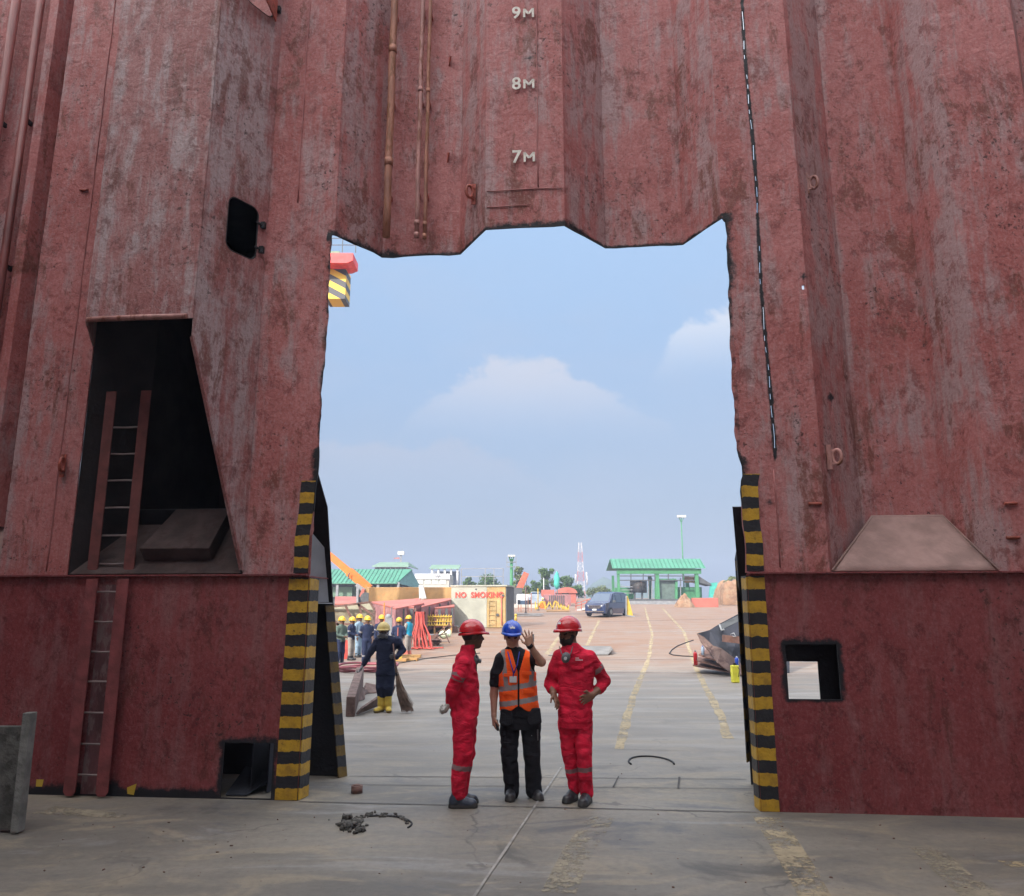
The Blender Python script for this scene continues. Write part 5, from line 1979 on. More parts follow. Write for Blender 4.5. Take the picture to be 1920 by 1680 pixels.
canister('gas_cylinder', 'short red cylinder standing on the brown plates', 1304.5, 1247, 22.6, .055, .36, MHATR, MGREYS)
canister('jerrycan', 'yellow jerrycan with a black hose by the right cut edge', 1379, 1280, 20.9, .10, .44, pm('bright_yellow_plastic', (.72, .70, .06), .5), MBLK, square=True)
canister('bottle', 'blue and white bottle behind the red cylinder', 1318, 1228, 23.6, .045, .24, pm('pale_blue_plastic', (.25, .33, .45), .4), MBLUEL)
canister('bottle', 'blue bottle behind the yellow jerrycan', 1382, 1250, 21.6, .05, .24, MHATB, MWHT)
t = thing('cable', 'thin dark cable looping over the ground left of the torn hull section', 'cable', gnd(1256, 1226))
m = MB()
m.tube([p + Vector((0, 0, .02)) for p in gl((1300, 1201), (1285, 1206), (1270, 1212), (1260, 1219), (1255, 1226), (1262, 1229), (1280, 1231), (1302, 1232))], .022, 6)
m.build('cable_run', MBLACK, t)
t = thing('scrap_sheet', 'flat thin grey sheet with a curled right corner lying behind the bearded person', 'sheet', gnd(1100, 1232))
m = MB()
a = gl((1028, 1230), (1140, 1229), (1145, 1214), (1090, 1212))
m.add([a[0] + Vector((0, 0, .02)), a[1] + Vector((0, 0, .03)), a[1] + Vector((.25, .4, .22)), a[2] + Vector((0, 0, .05)), a[3] + Vector((0, 0, .02))], [(0, 1, 3, 4), (1, 2, 3)])
m.build('sheet', pm('grey_sheet', (.17, .16, .15), .7, var=.3, vs=2), t, solid=.02)

# ================================================================== THE YARD
def upto(px, py, Y):
    return at(px, py, Y).z


def ppm(Y):                                  # metres per photo pixel at that depth near the horizon
    return Y / (F * 1.02)


# --- NO SMOKING tank
Yt = 48.5
t = thing('steel_tank', 'big cream steel tank box lettered NO SMOKING in red, railing on top', 'tank', gnd(905, 1175))
yaw = .19
cx = Matrix.Rotation(-yaw, 3, 'Z')
fl_ = at(845, 1175, Yt)
fr_ = at(948, 1172, Yt + .66 - .66)
base = Vector((fl_.x, Yt - .3, gsurf(Yt)))
wX, dX, hX = 3.42, 2.5, upto(890, 1100, Yt) - gsurf(Yt)
ux, uy = cx @ Vector((1, 0, 0)), cx @ Vector((0, 1, 0))
uxx = Vector((math.cos(-yaw), math.sin(-yaw), 0))
uxx = Vector((math.cos(yaw), -math.sin(yaw), 0))
uyy = Vector((math.sin(yaw), math.cos(yaw), 0))
T = lambda x, y, z: base + Vector((0, .3, 0)) + uxx * x + uyy * y + Vector((0, 0, z))
m = MB()
m.hexa([T(0, 0, 0), T(wX * .66, 0, 0), T(wX * .66, dX, 0), T(0, dX, 0), T(0, 0, hX), T(wX * .66, 0, hX), T(wX * .66, dX, hX), T(0, dX, hX)])
m.build('shell', MCREAMB, t, bevel=.02)
m = MB()
m.hexa([T(wX * .66, .02, 0), T(wX, .02, 0), T(wX, dX, 0), T(wX * .66, dX, 0), T(wX * .66, .02, hX), T(wX, .02, hX), T(wX, dX, hX), T(wX * .66, dX, hX)])
m.build('end_shell', MBOXY, t, bevel=.02)
m = MB()
m.hexa([T(-.05, -.05, hX), T(wX + .1, -.05, hX), T(wX + .1, dX, hX), T(-.05, dX, hX), T(-.05, -.05, hX + .09), T(wX + .1, -.05, hX + .09), T(wX + .1, dX, hX + .09), T(-.05, dX, hX + .09)])
m.build('lid', MCREAMB, t)
m = MB()
m.hexa([T(wX + .01, .05, .0), T(wX + .06, .05, 0), T(wX + .06, dX - .05, 0), T(wX + .01, dX - .05, 0), T(wX + .01, .05, hX - .02), T(wX + .06, .05, hX - .02), T(wX + .06, dX - .05, hX - .02), T(wX + .01, dX - .05, hX - .02)])
m.build('end_shade_panel', MDKGREY, t)  # dark sheet laid over the right end, standing in for its shaded side
letters('NO  SMOKING', .46, pm('red_sign_paint', (.70, .06, .04), .6), t, T(wX * .52, -.03, hX - .52), uxx, (0, 0, 1), 'lettering', extr=.01, bold=.014, spacing=1.06, sx=.95)
m = MB()
for x in (wX * .70, wX * .82):
    m.bar(T(x, -.06, .1), T(x, -.06, hX - .80), .03)
for i in range(6):
    m.bar(T(wX * .70, -.06, .2 + i * .28), T(wX * .82, -.06, .2 + i * .28), .025)
m.build('ladder', MBOXY, t)
m = MB()
m.tube([T(wX * .93, -.06, hX - .5), T(wX * .93, -.06, .5), T(wX * .945, -.10, .1)], .035, 8)
m.tube([T(wX * .88, -.06, hX - .35), T(wX * .93, -.06, hX - .5)], .03, 8)
m.build('red_pipe', MCORAL, t)
m = MB()
m.tube([T(wX * .955, -.02, hX - .55), T(wX * .955, -.05, hX - .55)], .07, 12)
m.tube([T(wX * .46, -.0, hX - .16), T(wX * .46, -.03, hX - .16)], .05, 12)
m.tube([T(wX * .86, -.02, .75), T(wX * .86, -.06, .75)], .09, 10)
build_each(m, 'flange', MDKGREY, t)
m = MB()
zr = hX + .09
for x in (.6, wX * .62, wX * .78, wX * .95):
    m.bar(T(x, .1, zr), T(x, .1, zr + 1.0), .045)
for z in (.52, 1.0):
    m.bar(T(.6, .1, zr + z), T(wX * .95, .1, zr + z), .035)
m.build('railing', MGREYS, t)

# --- floodlight masts
def mast(label, px, ptop, pbot, Y, rad, mat, heads, wide):
    b = at(px, pbot, Y)
    b.z = gsurf(Y)
    top = at(px, ptop, Y)
    t = thing('floodlight_mast', label, 'light mast', b)
    m = MB()
    m.tube([b, Vector((b.x, b.y, top.z))], [rad, rad * .7], 8)
    m.build('pole', mat, t)
    for i in range(heads):
        m = MB()
        x = (i - (heads - 1) / 2) * wide
        c = Vector((b.x + x, b.y - .3, top.z + .25))
        m.box(c, (wide * .85, .25, wide * .7))
        lamp = m.build('lamp_head', MWHT, t)
        MB().box(c + Vector((0, -.14, 0)), (wide * .65, .03, wide * .5)).build('lens', pm('lamp_lens', (.75, .75, .6), .2), lamp)
        m = MB()
        m.bar(Vector((b.x, b.y, top.z - .6)), c, .06)
        m.build('arm', mat, t)
    return t


mk = mast('green floodlight mast with a lamp cage rising behind the lettered tank', 959, 1048, 1130, 68, .17, MGREEN2, 3, .22)
m = MB()
c = at(959, 1052, 68)
for x in (-.4, .4):
    for y in (-.3, .3):
        m.bar(c + Vector((x, y, -.5)), c + Vector((x, y, .3)), .05)
for z in (-.5, -.1):
    for y in (-.3, .3):
        m.bar(c + Vector((-.4, y, z)), c + Vector((.4, y, z)), .05)
m.build('lamp_cage', MGREYS, mk)
mast('tall slim green light pole with three lamps behind the green shed', 1284, 972, 1130, 106, .10, MGREEN2, 3, .42)

# --- trees
def leafmat(name, c1, c2):
    m, t, b = newmat(name)
    i = nd(t, 'ShaderNodeAttribute', attribute_name='tone').outputs['Fac']
    n = noise(t, nd(t, 'ShaderNodeTexCoord').outputs['Object'], .8, 4)
    c = mixc(t, mth(t, 'MULTIPLY_ADD', n, .5, mth(t, 'MULTIPLY', i, .5)), c1, c2)
    t.links.new(c, b.inputs['Base Color'])
    b.inputs['Roughness'].default_value = .6
    b.inputs['Specular IOR Level'].default_value = .2
    return m


MLEAF = leafmat('green_leaf', (.030, .075, .022), (.12, .19, .05))
MLEAF2 = leafmat('olive_leaf', (.050, .075, .024), (.17, .20, .07))


def tree(label, px, ptop, pbot, Y, wpx, mat=None, n=1500, lf=.34, group='trees beyond the yard', name='tree'):
    k = ppm(Y)
    b = at(px, pbot, Y)
    b.z = gsurf(Y) - .1
    top = at(px, ptop, Y).z
    h = top - b.z
    w = wpx * k / 2
    t = thing(name, label, 'tree' if name == 'tree' else 'bush', b, group)
    m = MB()
    tr = max(.08, h * .022)
    fork = b + Vector((0, 0, h * .38))
    m.tube([b, b + Vector((.1, 0, h * .2)), fork], [tr * 1.4, tr, tr * .8], 8)
    limbs = []
    for i in range(6):
        a = i * 1.05 + random.uniform(-.3, .3)
        e = fork + Vector((math.cos(a) * w * .55, math.sin(a) * w * .55, h * random.uniform(.15, .42)))
        m.tube([fork - Vector((0, 0, h * .06 * (i % 3))), fork.lerp(e, .5) + Vector((0, 0, h * .03)), e], [tr * .6, tr * .4, tr * .15], 5)
        limbs.append(e)
    m.build('trunk', MBARK, t)
    # clumps of small leaves through the crown volume
    cl = []
    for i in range(17):
        a, q = random.uniform(0, 6.28), random.random() ** .6
        z = random.uniform(.30, .96)
        ww = w * (1.0 - .75 * max(0, z - .55)) * (.65 + .5 * random.random())
        cl.append((b + Vector((math.cos(a) * q * ww * .85, math.sin(a) * q * ww * .85, h * z * .93)), w * random.uniform(.22, .42), random.random()))
    V, Fc, tone = [], [], []
    for i in range(n):
        c, r, tn = random.choice(cl)
        d = Vector((random.gauss(0, 1), random.gauss(0, 1), random.gauss(0, .8)))
        p = c + d.normalized() * r * random.random() ** .4
        x = Vector((random.gauss(0, 1), random.gauss(0, 1), random.gauss(0, 1))).normalized()
        y = x.cross(Vector((random.gauss(0, 1), random.gauss(0, 1), 1))).normalized()
        s_ = lf * random.uniform(.6, 1.3)
        o = len(V)
        V += [p - x * s_ * .5, p + y * s_ * .28, p + x * s_ * .5, p - y * s_ * .28]
        Fc.append((o, o + 1, o + 2, o + 3))
        tone += [min(1, max(0, tn + random.uniform(-.3, .3)))] * 4
    me = bpy.data.meshes.new('crown')
    loc = wloc(t)
    me.from_pydata([tuple(p - loc) for p in V], [], Fc)
    a_t = me.attributes.new('tone', 'FLOAT', 'POINT')
    a_t.data.foreach_set('value', tone)
    me.materials.append(mat or MLEAF)
    new_mesh_obj('crown', me, t, loc)
    return t


TREES = [(880, 1080, 1125, 118, 34, 'low rounded tree left of the tank railing, far off'), (917, 1079, 1125, 122, 52, 'broad tree seen through the tank railing'),
         (972, 1058, 1128, 112, 26, 'slender airy tree just right of the green mast'), (1004, 1084, 1128, 120, 34, 'mid-height tree right of the red crane boom'),
         (1022, 1062, 1128, 116, 40, 'tallest tree between the red boom and the teal wrapped post'), (1062, 1075, 1128, 118, 44, 'bushy tree right of the teal wrapped post'),
         (1084, 1094, 1126, 122, 34, 'low tree at the foot of the radio mast'), (1120, 1103, 1126, 128, 50, 'low olive tree beside the green shed'),
         (1146, 1106, 1126, 130, 40, 'low tree half hidden by the left post of the green shed'), (990, 1098, 1130, 98, 30, 'light green bush behind the white truck')]
for i, (x, y0, y1, Y, w, lab) in enumerate(TREES):
    tree(lab, x, y0, y1, Y, w, MLEAF2 if i in (2, 7, 9) else MLEAF, 2300 if w > 30 else 1300)
tree('small bush growing on top of the soil bank', 1368, 1078, 1092, 88, 32, MLEAF2, 500, .25, None, 'bush')

# --- far wooded hill
m = MB()
ny, nxh = 10, 40
vs = []
for j in range(ny + 1):
    for i in range(nxh + 1):
        x, y = -60 + 260 * i / nxh, 520 + 160 * j / ny
        e = math.sin(math.pi * j / ny) ** .7
        hgt = 21 * math.exp(-((x - 70) / 17) ** 2) + 15 * math.exp(-((x - 105) / 22) ** 2) + 9 * math.exp(-((x + 10) / 60) ** 2)
        vs.append((x, y, gsurf(520) + e * hgt + 2.2 * mnoise.noise(Vector((x * .12, y * .1, 2)))))
m.add(vs, [(j * (nxh + 1) + i, j * (nxh + 1) + i + 1, (j + 1) * (nxh + 1) + i + 1, (j + 1) * (nxh + 1) + i) for j in range(ny) for i in range(nxh)], 0, True)
tag(m.build('hill', pm('wooded_hill', (.05, .085, .04), .9, var=.5, vs=.12, bump=.8, bs=.5)), kind='structure')

# --- radio mast
Yr = 210
t = thing('radio_mast', 'tall red and white lattice radio mast standing far behind the trees', 'radio mast', Vector((at(1089, 1100, Yr).x, Yr, gsurf(Yr))))
b = wloc(t)
topz = upto(1089, 1017, Yr)
mr, mw = pm('mast_red', (.40, .15, .15), .6), pm('mast_white', (.45, .44, .45), .6)
N = 14
for i in range(N):
    z0, z1 = b.z + (topz - b.z) * i / N, b.z + (topz - b.z) * (i + 1) / N
    w0, w1 = 1.25 - .85 * i / N, 1.25 - .85 * (i + 1) / N
    m = MB()
    cs = ((-1, -1), (1, -1), (1, 1), (-1, 1))
    for k_, (x, y) in enumerate(cs):
        p, q = Vector((b.x + x * w0, b.y + y * w0, z0)), Vector((b.x + x * w1, b.y + y * w1, z1))
        x2, y2 = cs[(k_ + 1) % 4]
        p2, q2 = Vector((b.x + x2 * w0, b.y + y2 * w0, z0)), Vector((b.x + x2 * w1, b.y + y2 * w1, z1))
        m.bar(p, q, .10)
        m.bar(p, q2, .05)
        m.bar(p2, q, .05)
        m.bar(p, p2, .05)
    m.build('lattice_bay', mr if (i // 2) % 2 else mw, t)
m = MB()
for z, x in ((.40, -1.4), (.43, 1.5), (.37, 1.6)):
    m.tube([Vector((b.x + x, b.y - 1, b.z + (topz - b.z) * z)), Vector((b.x + x, b.y - 1, b.z + (topz - b.z) * z + 2.2))], .22, 8)
build_each(m, 'antenna', mw, t)

# --- green open shed on the right
Yg = 98
t = thing('green_shed', 'open green steel shed with a deep green roof and a dark tank inside', 'shed', Vector((at(1235, 1128, Yg).x, Yg, gsurf(Yg))))
G_ = lambda px, py, dy=0.0: at(px, py, Yg + dy)
z0 = gsurf(Yg)
dep = 6.0
rt, re = upto(1235, 1049, Yg), upto(1235, 1066, Yg)
xl, xr = G_(1147, 1060).x, G_(1321, 1060).x
m = MB()
m.prism([Vector((xl, Yg - .6, re)), Vector((xr, Yg - .6, re)), Vector((xr - .1, Yg + 1.6, rt + .1)), Vector((xl, Yg + 1.6, rt + .1))], (0, .1, .08))
m.prism([Vector((xl, Yg + 1.7, rt + .1)), Vector((xr - .1, Yg + 1.7, rt + .1)), Vector((xr, Yg + dep, re)), Vector((xl, Yg + dep, re))], (0, .05, .08))
m.build('roof', MGREEN, t)
xl2, xr2 = G_(1156, 1070).x, G_(1314, 1070).x
zb1, zb2 = upto(1235, 1076, Yg), upto(1235, 1066.5, Yg)
m = MB()
m.box(((xl2 + xr2) / 2, Yg - .1, (zb1 + zb2) / 2), (xr2 - xl2, .25, zb2 - zb1))
m.build('fascia', MGREEN2, t)
for px in (1160, 1233, 1307):
    for y in (0.1, dep - .6):
        x = G_(px, 1100).x
        MB().box((x, Yg + y, (z0 + zb1) / 2), (.45 if px != 1160 else .3, .35, zb1 - z0)).build('post', MGREEN2, t)
m = MB()
for py in (1080, 1088):
    m.bar(G_(1158, py), G_(1308, py), .12)
for px in (1183, 1206, 1228, 1253, 1280):
    m.bar(G_(px, 1076), G_(px, 1088), .10)
m.build('truss', MDKGREY, t)
m = MB()
for px in (1230, 1268):
    m.bar(G_(px, 1087, .3), G_(px, 1126, .3), .3)
for py in (1087, 1126):
    m.bar(G_(1230, py, .3), G_(1268, py, .3), .25)
m.build('panel_frame', MGREEN2, t)
m = MB()
m.box(G_(1249, 1107, .5), (2.6, .1, 2.6))
m.build('glazed_panel', pm('dusty_green_panel', (.10, .14, .12), .4), t)
m = MB()
m.box(G_(1290, 1113, 2.5), (3.2, 1.5, 1.6))
m.box(G_(1172, 1113, 3.2), (2.6, .4, 1.5))
build_each(m, 'machine', MGREEN2, t)
m = MB()
for py in (1100, 1106, 1112):
    m.bar(G_(1161, py, .2), G_(1186, py, .2), .08)
for px in (1216, 1222, 1262, 1276):
    m.bar(G_(px, 1084, .8), G_(px, 1124, .8), .12)
build_each(m, 'pipework', MGREYS, t)
m = MB()
m.tube([G_(1197, 1111, 1.2), G_(1197, 1088, 1.2)], 1.05, 18)
dk = m.build('dark_tank', pm('scorched_tank_steel', (.035, .030, .028), .7, var=.4, vs=1.5, col2=(.22, .09, .03), c2lo=.6, c2hi=.66, stretch=(2, 2, .4)), t)
m = MB()
for px in (1190, 1204):
    m.bar(G_(px, 1110, .8), G_(px, 1126, .8), .22)
build_each(m, 'tank_leg', MDKGREY, t)
m = MB()
m.box(Vector(((xl + xr) / 2, Yg + 2, z0 + .12)), (xr - xl + 1, 6, .3))
m.build('plinth', MDKGREY, t)
m = MB()
m.prism([G_(1310, 1080, .2), G_(1334, 1095, .2), G_(1334, 1098, .2), G_(1310, 1092, .2)], (0, 3, 0))
m.build('lean_to_roof', MDKGREY, t)
m = MB()
m.prism([G_(1332, 1093, .4), G_(1345, 1092, .4), G_(1344, 1120, .4), G_(1329, 1120, .4)], (0, .15, 0))
m.build('net_screen', MTEAL, t)
m = MB()
m.box(G_(1293, 1087, 2.2), (1.3, .1, .75))
m.build('sign_board', MOCHRE, t)

# --- kerb, red wall, soil bank and pile
m = MB()
m.box((at(1185, 1133, 88).x, 88, gsurf(88) + .1), (12, 1.2, .5))
tag(m.build('concrete_kerb', MGREYS), 'low grey concrete kerb in front of the green shed', 'kerb')
m = MB()
a, b2 = at(1297, 1130, 80), at(1346, 1130, 80)
m.box(((a.x + b2.x) / 2, 80, gsurf(80) + .42), (b2.x - a.x, .5, upto(1320, 1120, 80) - gsurf(80)))
tag(m.build('barrier_block', MCORAL, None, loc=(a.x, 80, gsurf(80)), bevel=.04), 'long low coral red barrier block below the shed lean-to', 'barrier')


def heap(name, label, x0, x1, ptop, Y, dep, mat, flat=.5, seed=0):
    a, b = at(x0, 1130, Y).x, at(x1, 1130, Y).x
    zt, zb = upto((x0 + x1) / 2, ptop, Y), gsurf(Y) - .05
    m = MB()
    n = 22
    vs = []
    for j in range(n + 1):
        for i in range(n + 1):
            u, v = i / n * 2 - 1, j / n * 2 - 1
            e = max(0, 1 - max(abs(u), abs(v)) ** 6) if flat > .6 else max(0, 1 - math.hypot(u, v)) ** .8
            p = Vector(((a + b) / 2 + u * (b - a) / 2, Y + v * dep / 2, 0))
            p.z = zb + (zt - zb) * e * (1 + .16 * mnoise.noise(Vector((u * 3 + seed, v * 3, 1))))
            p.x += .1 * mnoise.noise(Vector((u * 5, v * 5, seed)))
            vs.append(p)
    m.add(vs, [(j * (n + 1) + i, j * (n + 1) + i + 1, (j + 1) * (n + 1) + i + 1, (j + 1) * (n + 1) + i) for j in range(n) for i in range(n)], 0, False)
    return tag(m.build(name, mat, None, loc=((a + b) / 2, Y, zb)), label, 'soil heap')


heap('soil_bank', 'steep orange soil bank at the right behind the coral barrier', 1344, 1420, 1090, 87, 5, MSOIL, .9, 3)
heap('soil_heap', 'pointed ochre soil heap beside the coral barrier', 1264, 1302, 1112, 80, 3, MSOIL, .3, 5)

# --- van
Yv = 62.0
gv = at(1139, 1155, Yv)
gv.z = gsurf(Yv)
t = thing('van', 'dark blue van parked facing the opening on the orange yard', 'van', gv)
yv = -.52                                    # heading: the nose points to the viewer's left
hx = Vector((-math.sin(-yv) * 1.0, -math.cos(yv), 0)).normalized()
hy = Vector((-hx.y, hx.x, 0))                # to the van's left
V_ = lambda l, w, z: gv + hx * l + hy * w + Vector((0, 0, z))
secs = [(2.42, .30, .72, .62), (2.36, .22, .98, .82), (1.62, .20, 1.10, .90), (.80, .20, 1.72, .90), (.20, .20, 1.86, .92), (-1.6, .20, 1.86, .92), (-2.25, .24, 1.74, .90), (-2.40, .34, 1.15, .86)]
m = MB()
vs = []
for (l, zl, zh, w) in secs:
    belt = min(zh - .05, 1.0)
    tw = w - .16 * max(0, (zh - 1.05)) / .8
    vs += [V_(l, -w, zl), V_(l, -w - .02, belt * .6), V_(l, -w, belt), V_(l, -tw, zh - .04), V_(l, -tw + .12, zh), V_(l, tw - .12, zh), V_(l, tw, zh - .04), V_(l, w, belt), V_(l, w + .02, belt * .6), V_(l, w, zl)]
k_ = 10
fs = [(i * k_ + j, i * k_ + (j + 1) % k_, (i + 1) * k_ + (j + 1) % k_, (i + 1) * k_ + j) for i in range(len(secs) - 1) for j in range(k_)]
fs += [tuple(range(k_)), tuple(reversed(range((len(secs) - 1) * k_, len(secs) * k_)))]
m.add(vs, fs)
m.build('body', pm('dark_blue_car_paint', (.018, .030, .085), .25, var=.05, coat=.6), t, bevel=.03)
GL = glass('tinted_car_glass', (.05, .075, .12))
m = MB()
m.add([V_(1.55, -.76, 1.14), V_(1.55, .76, 1.14), V_(.84, .68, 1.72), V_(.84, -.68, 1.72)], [(0, 1, 2, 3)])
m.build('windscreen', GL, t, solid=.02)
for e in (-1, 1):
    for (a, b) in ((1.15, .45), (.35, -.75), (-.85, -2.0)):
        m = MB()
        m.add([V_(a, e * .925, 1.06), V_(b, e * .925, 1.06), V_(b, e * .80, 1.70), V_(a - (.55 if a > 1 else 0), e * .80, 1.70)], [(0, 1, 2, 3)])
        m.build('side_window', GL, t, solid=.02)
    for l in (1.55, -1.55):
        m = MB()
        c = V_(l, e * .86, .33)
        m.tube([c - hy * .11, c + hy * .11], .33, 18)
        w_ = m.build('wheel', MBLK, t)
        m = MB()
        m.tube([c + hy * e * .10, c + hy * e * .125], .20, 14)
        m.build('rim', MGREYS, w_)
    m = MB()
    m.add([V_(2.40, e * .50, .70), V_(2.33, e * .82, .74), V_(2.30, e * .83, .90), V_(2.40, e * .50, .82)], [(0, 1, 2, 3)])
    m.build('headlight', MWHT, t, solid=.05)
    m = MB()
    m.box(V_(1.15, e * 1.06, 1.12), (.22, .12, .18), 0)
    m.build('mirror', MDKGREY, t, bevel=.02)
m = MB()
for z in (.62, .70, .78):
    m.bar(V_(2.45, -.5, z), V_(2.45, .5, z), .05)
m.bar(V_(2.44, -.75, .36), V_(2.44, .75, .36), .07)
m.build('grille', pm('chrome', (.6, .6, .62), .2, metal=1.0), t)
m = MB()
m.box(V_(2.50, 0, .50), (.34, .02, .12), math.atan2(hy.y, hy.x))
m.build('number_plate', MWHT, t)

# --- yellow frames and barrier, gangway, truck, red houses
t = thing('yellow_post', 'yellow steel frame panel standing right behind the van', 'frame', Vector((at(1178, 1155, 60.5).x, 60.5, gsurf(60.5))))
m = MB()
m.prism([at(1174, 1118, 60.5), at(1177, 1118, 60.5), at(1187, 1154, 60.5), at(1174, 1155, 60.5)], (0, .12, 0))
m.build('panel', MYSAFE, t)
m = MB()
m.bar(at(1174, 1117, 60.4), at(1174, 1156, 60.4), .09)
m.bar(at(1174, 1154, 60.4), at(1190, 1156, 60.4), .09)
build_each(m, 'post', MGREYS, t)
Yz = 74
t = thing('barrier', 'yellow zigzag barrier railing behind the orange person', 'barrier', Vector((at(1040, 1145, Yz).x, Yz, gsurf(Yz))))
m = MB()
zz = [(1003, 1139), (1006, 1142), (1014, 1128), (1019, 1128), (1024, 1141), (1030, 1128), (1036, 1142), (1040, 1127), (1046, 1130), (1048, 1142), (1052, 1132), (1055, 1144), (1058, 1134), (1061, 1146), (1064, 1137), (1066, 1147)]
for a, b in zip(zz[:-1], zz[1:]):
    m.bar(at(*a, Yz), at(*b, Yz), .12)
m.build('zigzag_rail', MYSAFE, t)
m = MB()
for x in (1004, 1022, 1043, 1057, 1066):
    m.bar(at(x, 1128 if x < 1050 else 1134, Yz + .1), Vector((at(x, 1140, Yz).x, Yz + .1, gsurf(Yz) - .02)), .09)
build_each(m, 'post', MYSAFE, t)
t = thing('gangway', 'red and white gangway ramp with handrails between the barrier and the van', 'gangway', Vector((at(1092, 1145, 72).x, 72, gsurf(72))))
m = MB()
m.prism([at(1068, 1147, 72), at(1108, 1137, 72), at(1108, 1140, 72), at(1068, 1150, 72)], (0, 1.0, 0))
m.build('deck', MWHT, t)
m = MB()
for dy in (0, 1.0):
    for d in (0, 5):
        m.bar(at(1078, 1137 - d, 72 + dy), at(1110, 1127 - d, 72 + dy), .08)
    for x in (1080, 1090, 1100, 1109):
        m.bar(at(x, 1131 - (x - 1080) * .3, 72 + dy), at(x, 1145 - (x - 1080) * .25, 72 + dy), .08)
m.build('handrail', MCORAL, t)
Yk = 80
t = thing('truck', 'white flatbed truck with a white box cab parked behind scaffold frames', 'truck', Vector((at(985, 1152, Yk).x, Yk, gsurf(Yk))))
m = MB()
m.box(at(983, 1145, Yk), (2.6, 4.2, 1.2))
m.build('load_box', MCREAM, t, bevel=.05)
m = MB()
m.box(at(981, 1128, Yk + 2.5), (1.4, 1.9, 1.5))
m.build('cab', MWHT, t, bevel=.12)
m = MB()
m.box(at(981, 1131, Yk + 1.5), (1.2, .08, .55))
m.build('windscreen', GL, t)
for x in (973, 993):
    m = MB()
    c = at(x, 1151, Yk - 1.0)
    c.z = gsurf(Yk - 1) + .36
    m.tube([c - Vector((.15, 0, 0)), c + Vector((.15, 0, 0))], .38, 14)
    m.build('wheel', MBLK, t)
t = thing('car', 'small grey-blue car with a dark windscreen beside the white truck', 'car', Vector((at(1004, 1153, 82).x, 82, gsurf(82))))
m = MB()
c = wloc(t)
pts = [(-.85, .3), (.85, .3), (.85, .85), (.62, 1.0), (.45, 1.45), (-.45, 1.45), (-.62, 1.0), (-.85, .85)]
m.prism([c + Vector((x, -1.9, z if z < .9 else z * .62 + .3)) for x, z in pts], (0, .9, 0))
m.prism([c + Vector((x, -1.0, z)) for x, z in pts], (0, 2.6, 0))
m.build('body', pm('grey_blue_paint', (.28, .33, .40), .35, coat=.4), t, bevel=.05)
m = MB()
m.prism([c + Vector((-.5, -1.03, 1.02)), c + Vector((.5, -1.03, 1.02)), c + Vector((.4, -1.03, 1.40)), c + Vector((-.4, -1.03, 1.40))], (0, .03, 0))
m.build('windscreen', GL, t)
for e in (-1, 1):
    m = MB()
    q = c + Vector((e * .78, -1.2, .30))
    m.tube([q - Vector((.1, 0, 0)), q + Vector((.1, 0, 0))], .30, 12)
    m.build('wheel', MBLK, t)
Ys = 70
t = thing('scaffold_frame', 'thin rusty scaffold frame standing in front of the white truck', 'scaffold', Vector((at(985, 1157, Ys).x, Ys, gsurf(Ys))))
m = MB()
for x, y in ((972, 1134), (977, 1134), (990, 1112), (996, 1112)):
    m.bar(at(x, y, Ys), Vector((at(x, 1150, Ys).x, Ys, gsurf(Ys))), .08)
for y in (1140, 1152):
    m.bar(at(970, y, Ys), at(993, y, Ys), .06)
build_each(m, 'tubes', MPIPE, t)
t = thing('hydrant', 'small yellow post fitting at the right foot of the lettered tank', 'hydrant', Vector((at(967, 1163, 55).x, 55, gsurf(55))))
c = wloc(t)
m = MB()
m.tube([c, c + Vector((0, 0, .4))], [.10, .07], 10)
m.ell(c + Vector((0, 0, .42)), (.10, .10, .10))
m.build('stem', MYSAFE, t)
Yw = 92
t = thing('red_hut', 'orange-red hut with an arched roof right of the trees', 'hut', Vector((at(1068, 1135, Yw).x, Yw, gsurf(Yw))))
m = MB()
sx0, sx1 = at(1046, 1110, Yw).x, at(1080, 1110, Yw).x
zw, zt2, z0 = upto(1060, 1112, Yw), upto(1060, 1101, Yw), gsurf(Yw)
m.box(((sx0 + sx1) / 2, Yw + 2, (z0 + zw) / 2), (sx1 - sx0, 4, zw - z0))
m.build('wall', MCORAL, t)
m = MB()
n = 10
xm_, rw = (sx0 + sx1) / 2, (sx1 - sx0) / 2 + .15
m.prism([Vector((xm_ + rw * math.cos(math.pi * i / n), Yw - .2, zw + (zt2 - zw) * math.sin(math.pi * i / n))) for i in range(n + 1)], (0, 4.4, 0))
m.build('roof', MCORAL, t)
MB().box((xm_ - .2, Yw - .02, z0 + .9), (.8, .08, 1.8)).build('door', MDKGREY, t)
t = thing('container', 'dark maroon container with an orange end in front of the red hut', 'container', Vector((at(1045, 1142, 84).x, 84, gsurf(84))))
m = MB()
m.box(at(1044, 1132, 84), (2.8, 3, 1.9))
m.build('shell', MPINK, t)
m = MB()
for i in range(8):
    m.box(at(1030.5 + i * 3.8, 1132, 82.47), (.10, .06, 1.7))
m.build('corrugation', MDKGREY, t)
m = MB()
m.box(at(1027, 1113, 86), (1.4, 1.2, .8))
m.build('water_tank', MCORAL, t)
t = thing('wrapped_post', 'post wrapped in teal netting rising above the red hut', 'post', Vector((at(1045, 1125, 86).x, 86, gsurf(86))))
c = wloc(t)
m = MB()
m.tube([c, Vector((c.x, c.y, upto(1045, 1070, 86)))], .07, 8)
build_each(m, 'post', MGREYS, t)
m = MB()
pts = [Vector((at(1044 + .4 * math.sin(i * 2.1), 1071 + i * 4.2, 86).x, 86, upto(1045, 1071 + i * 4.2, 86))) for i in range(9)]
m.tube(pts, [.05, .18, .26, .32, .34, .30, .36, .28, .1], 9)
m.build('netting', MTEAL, t)

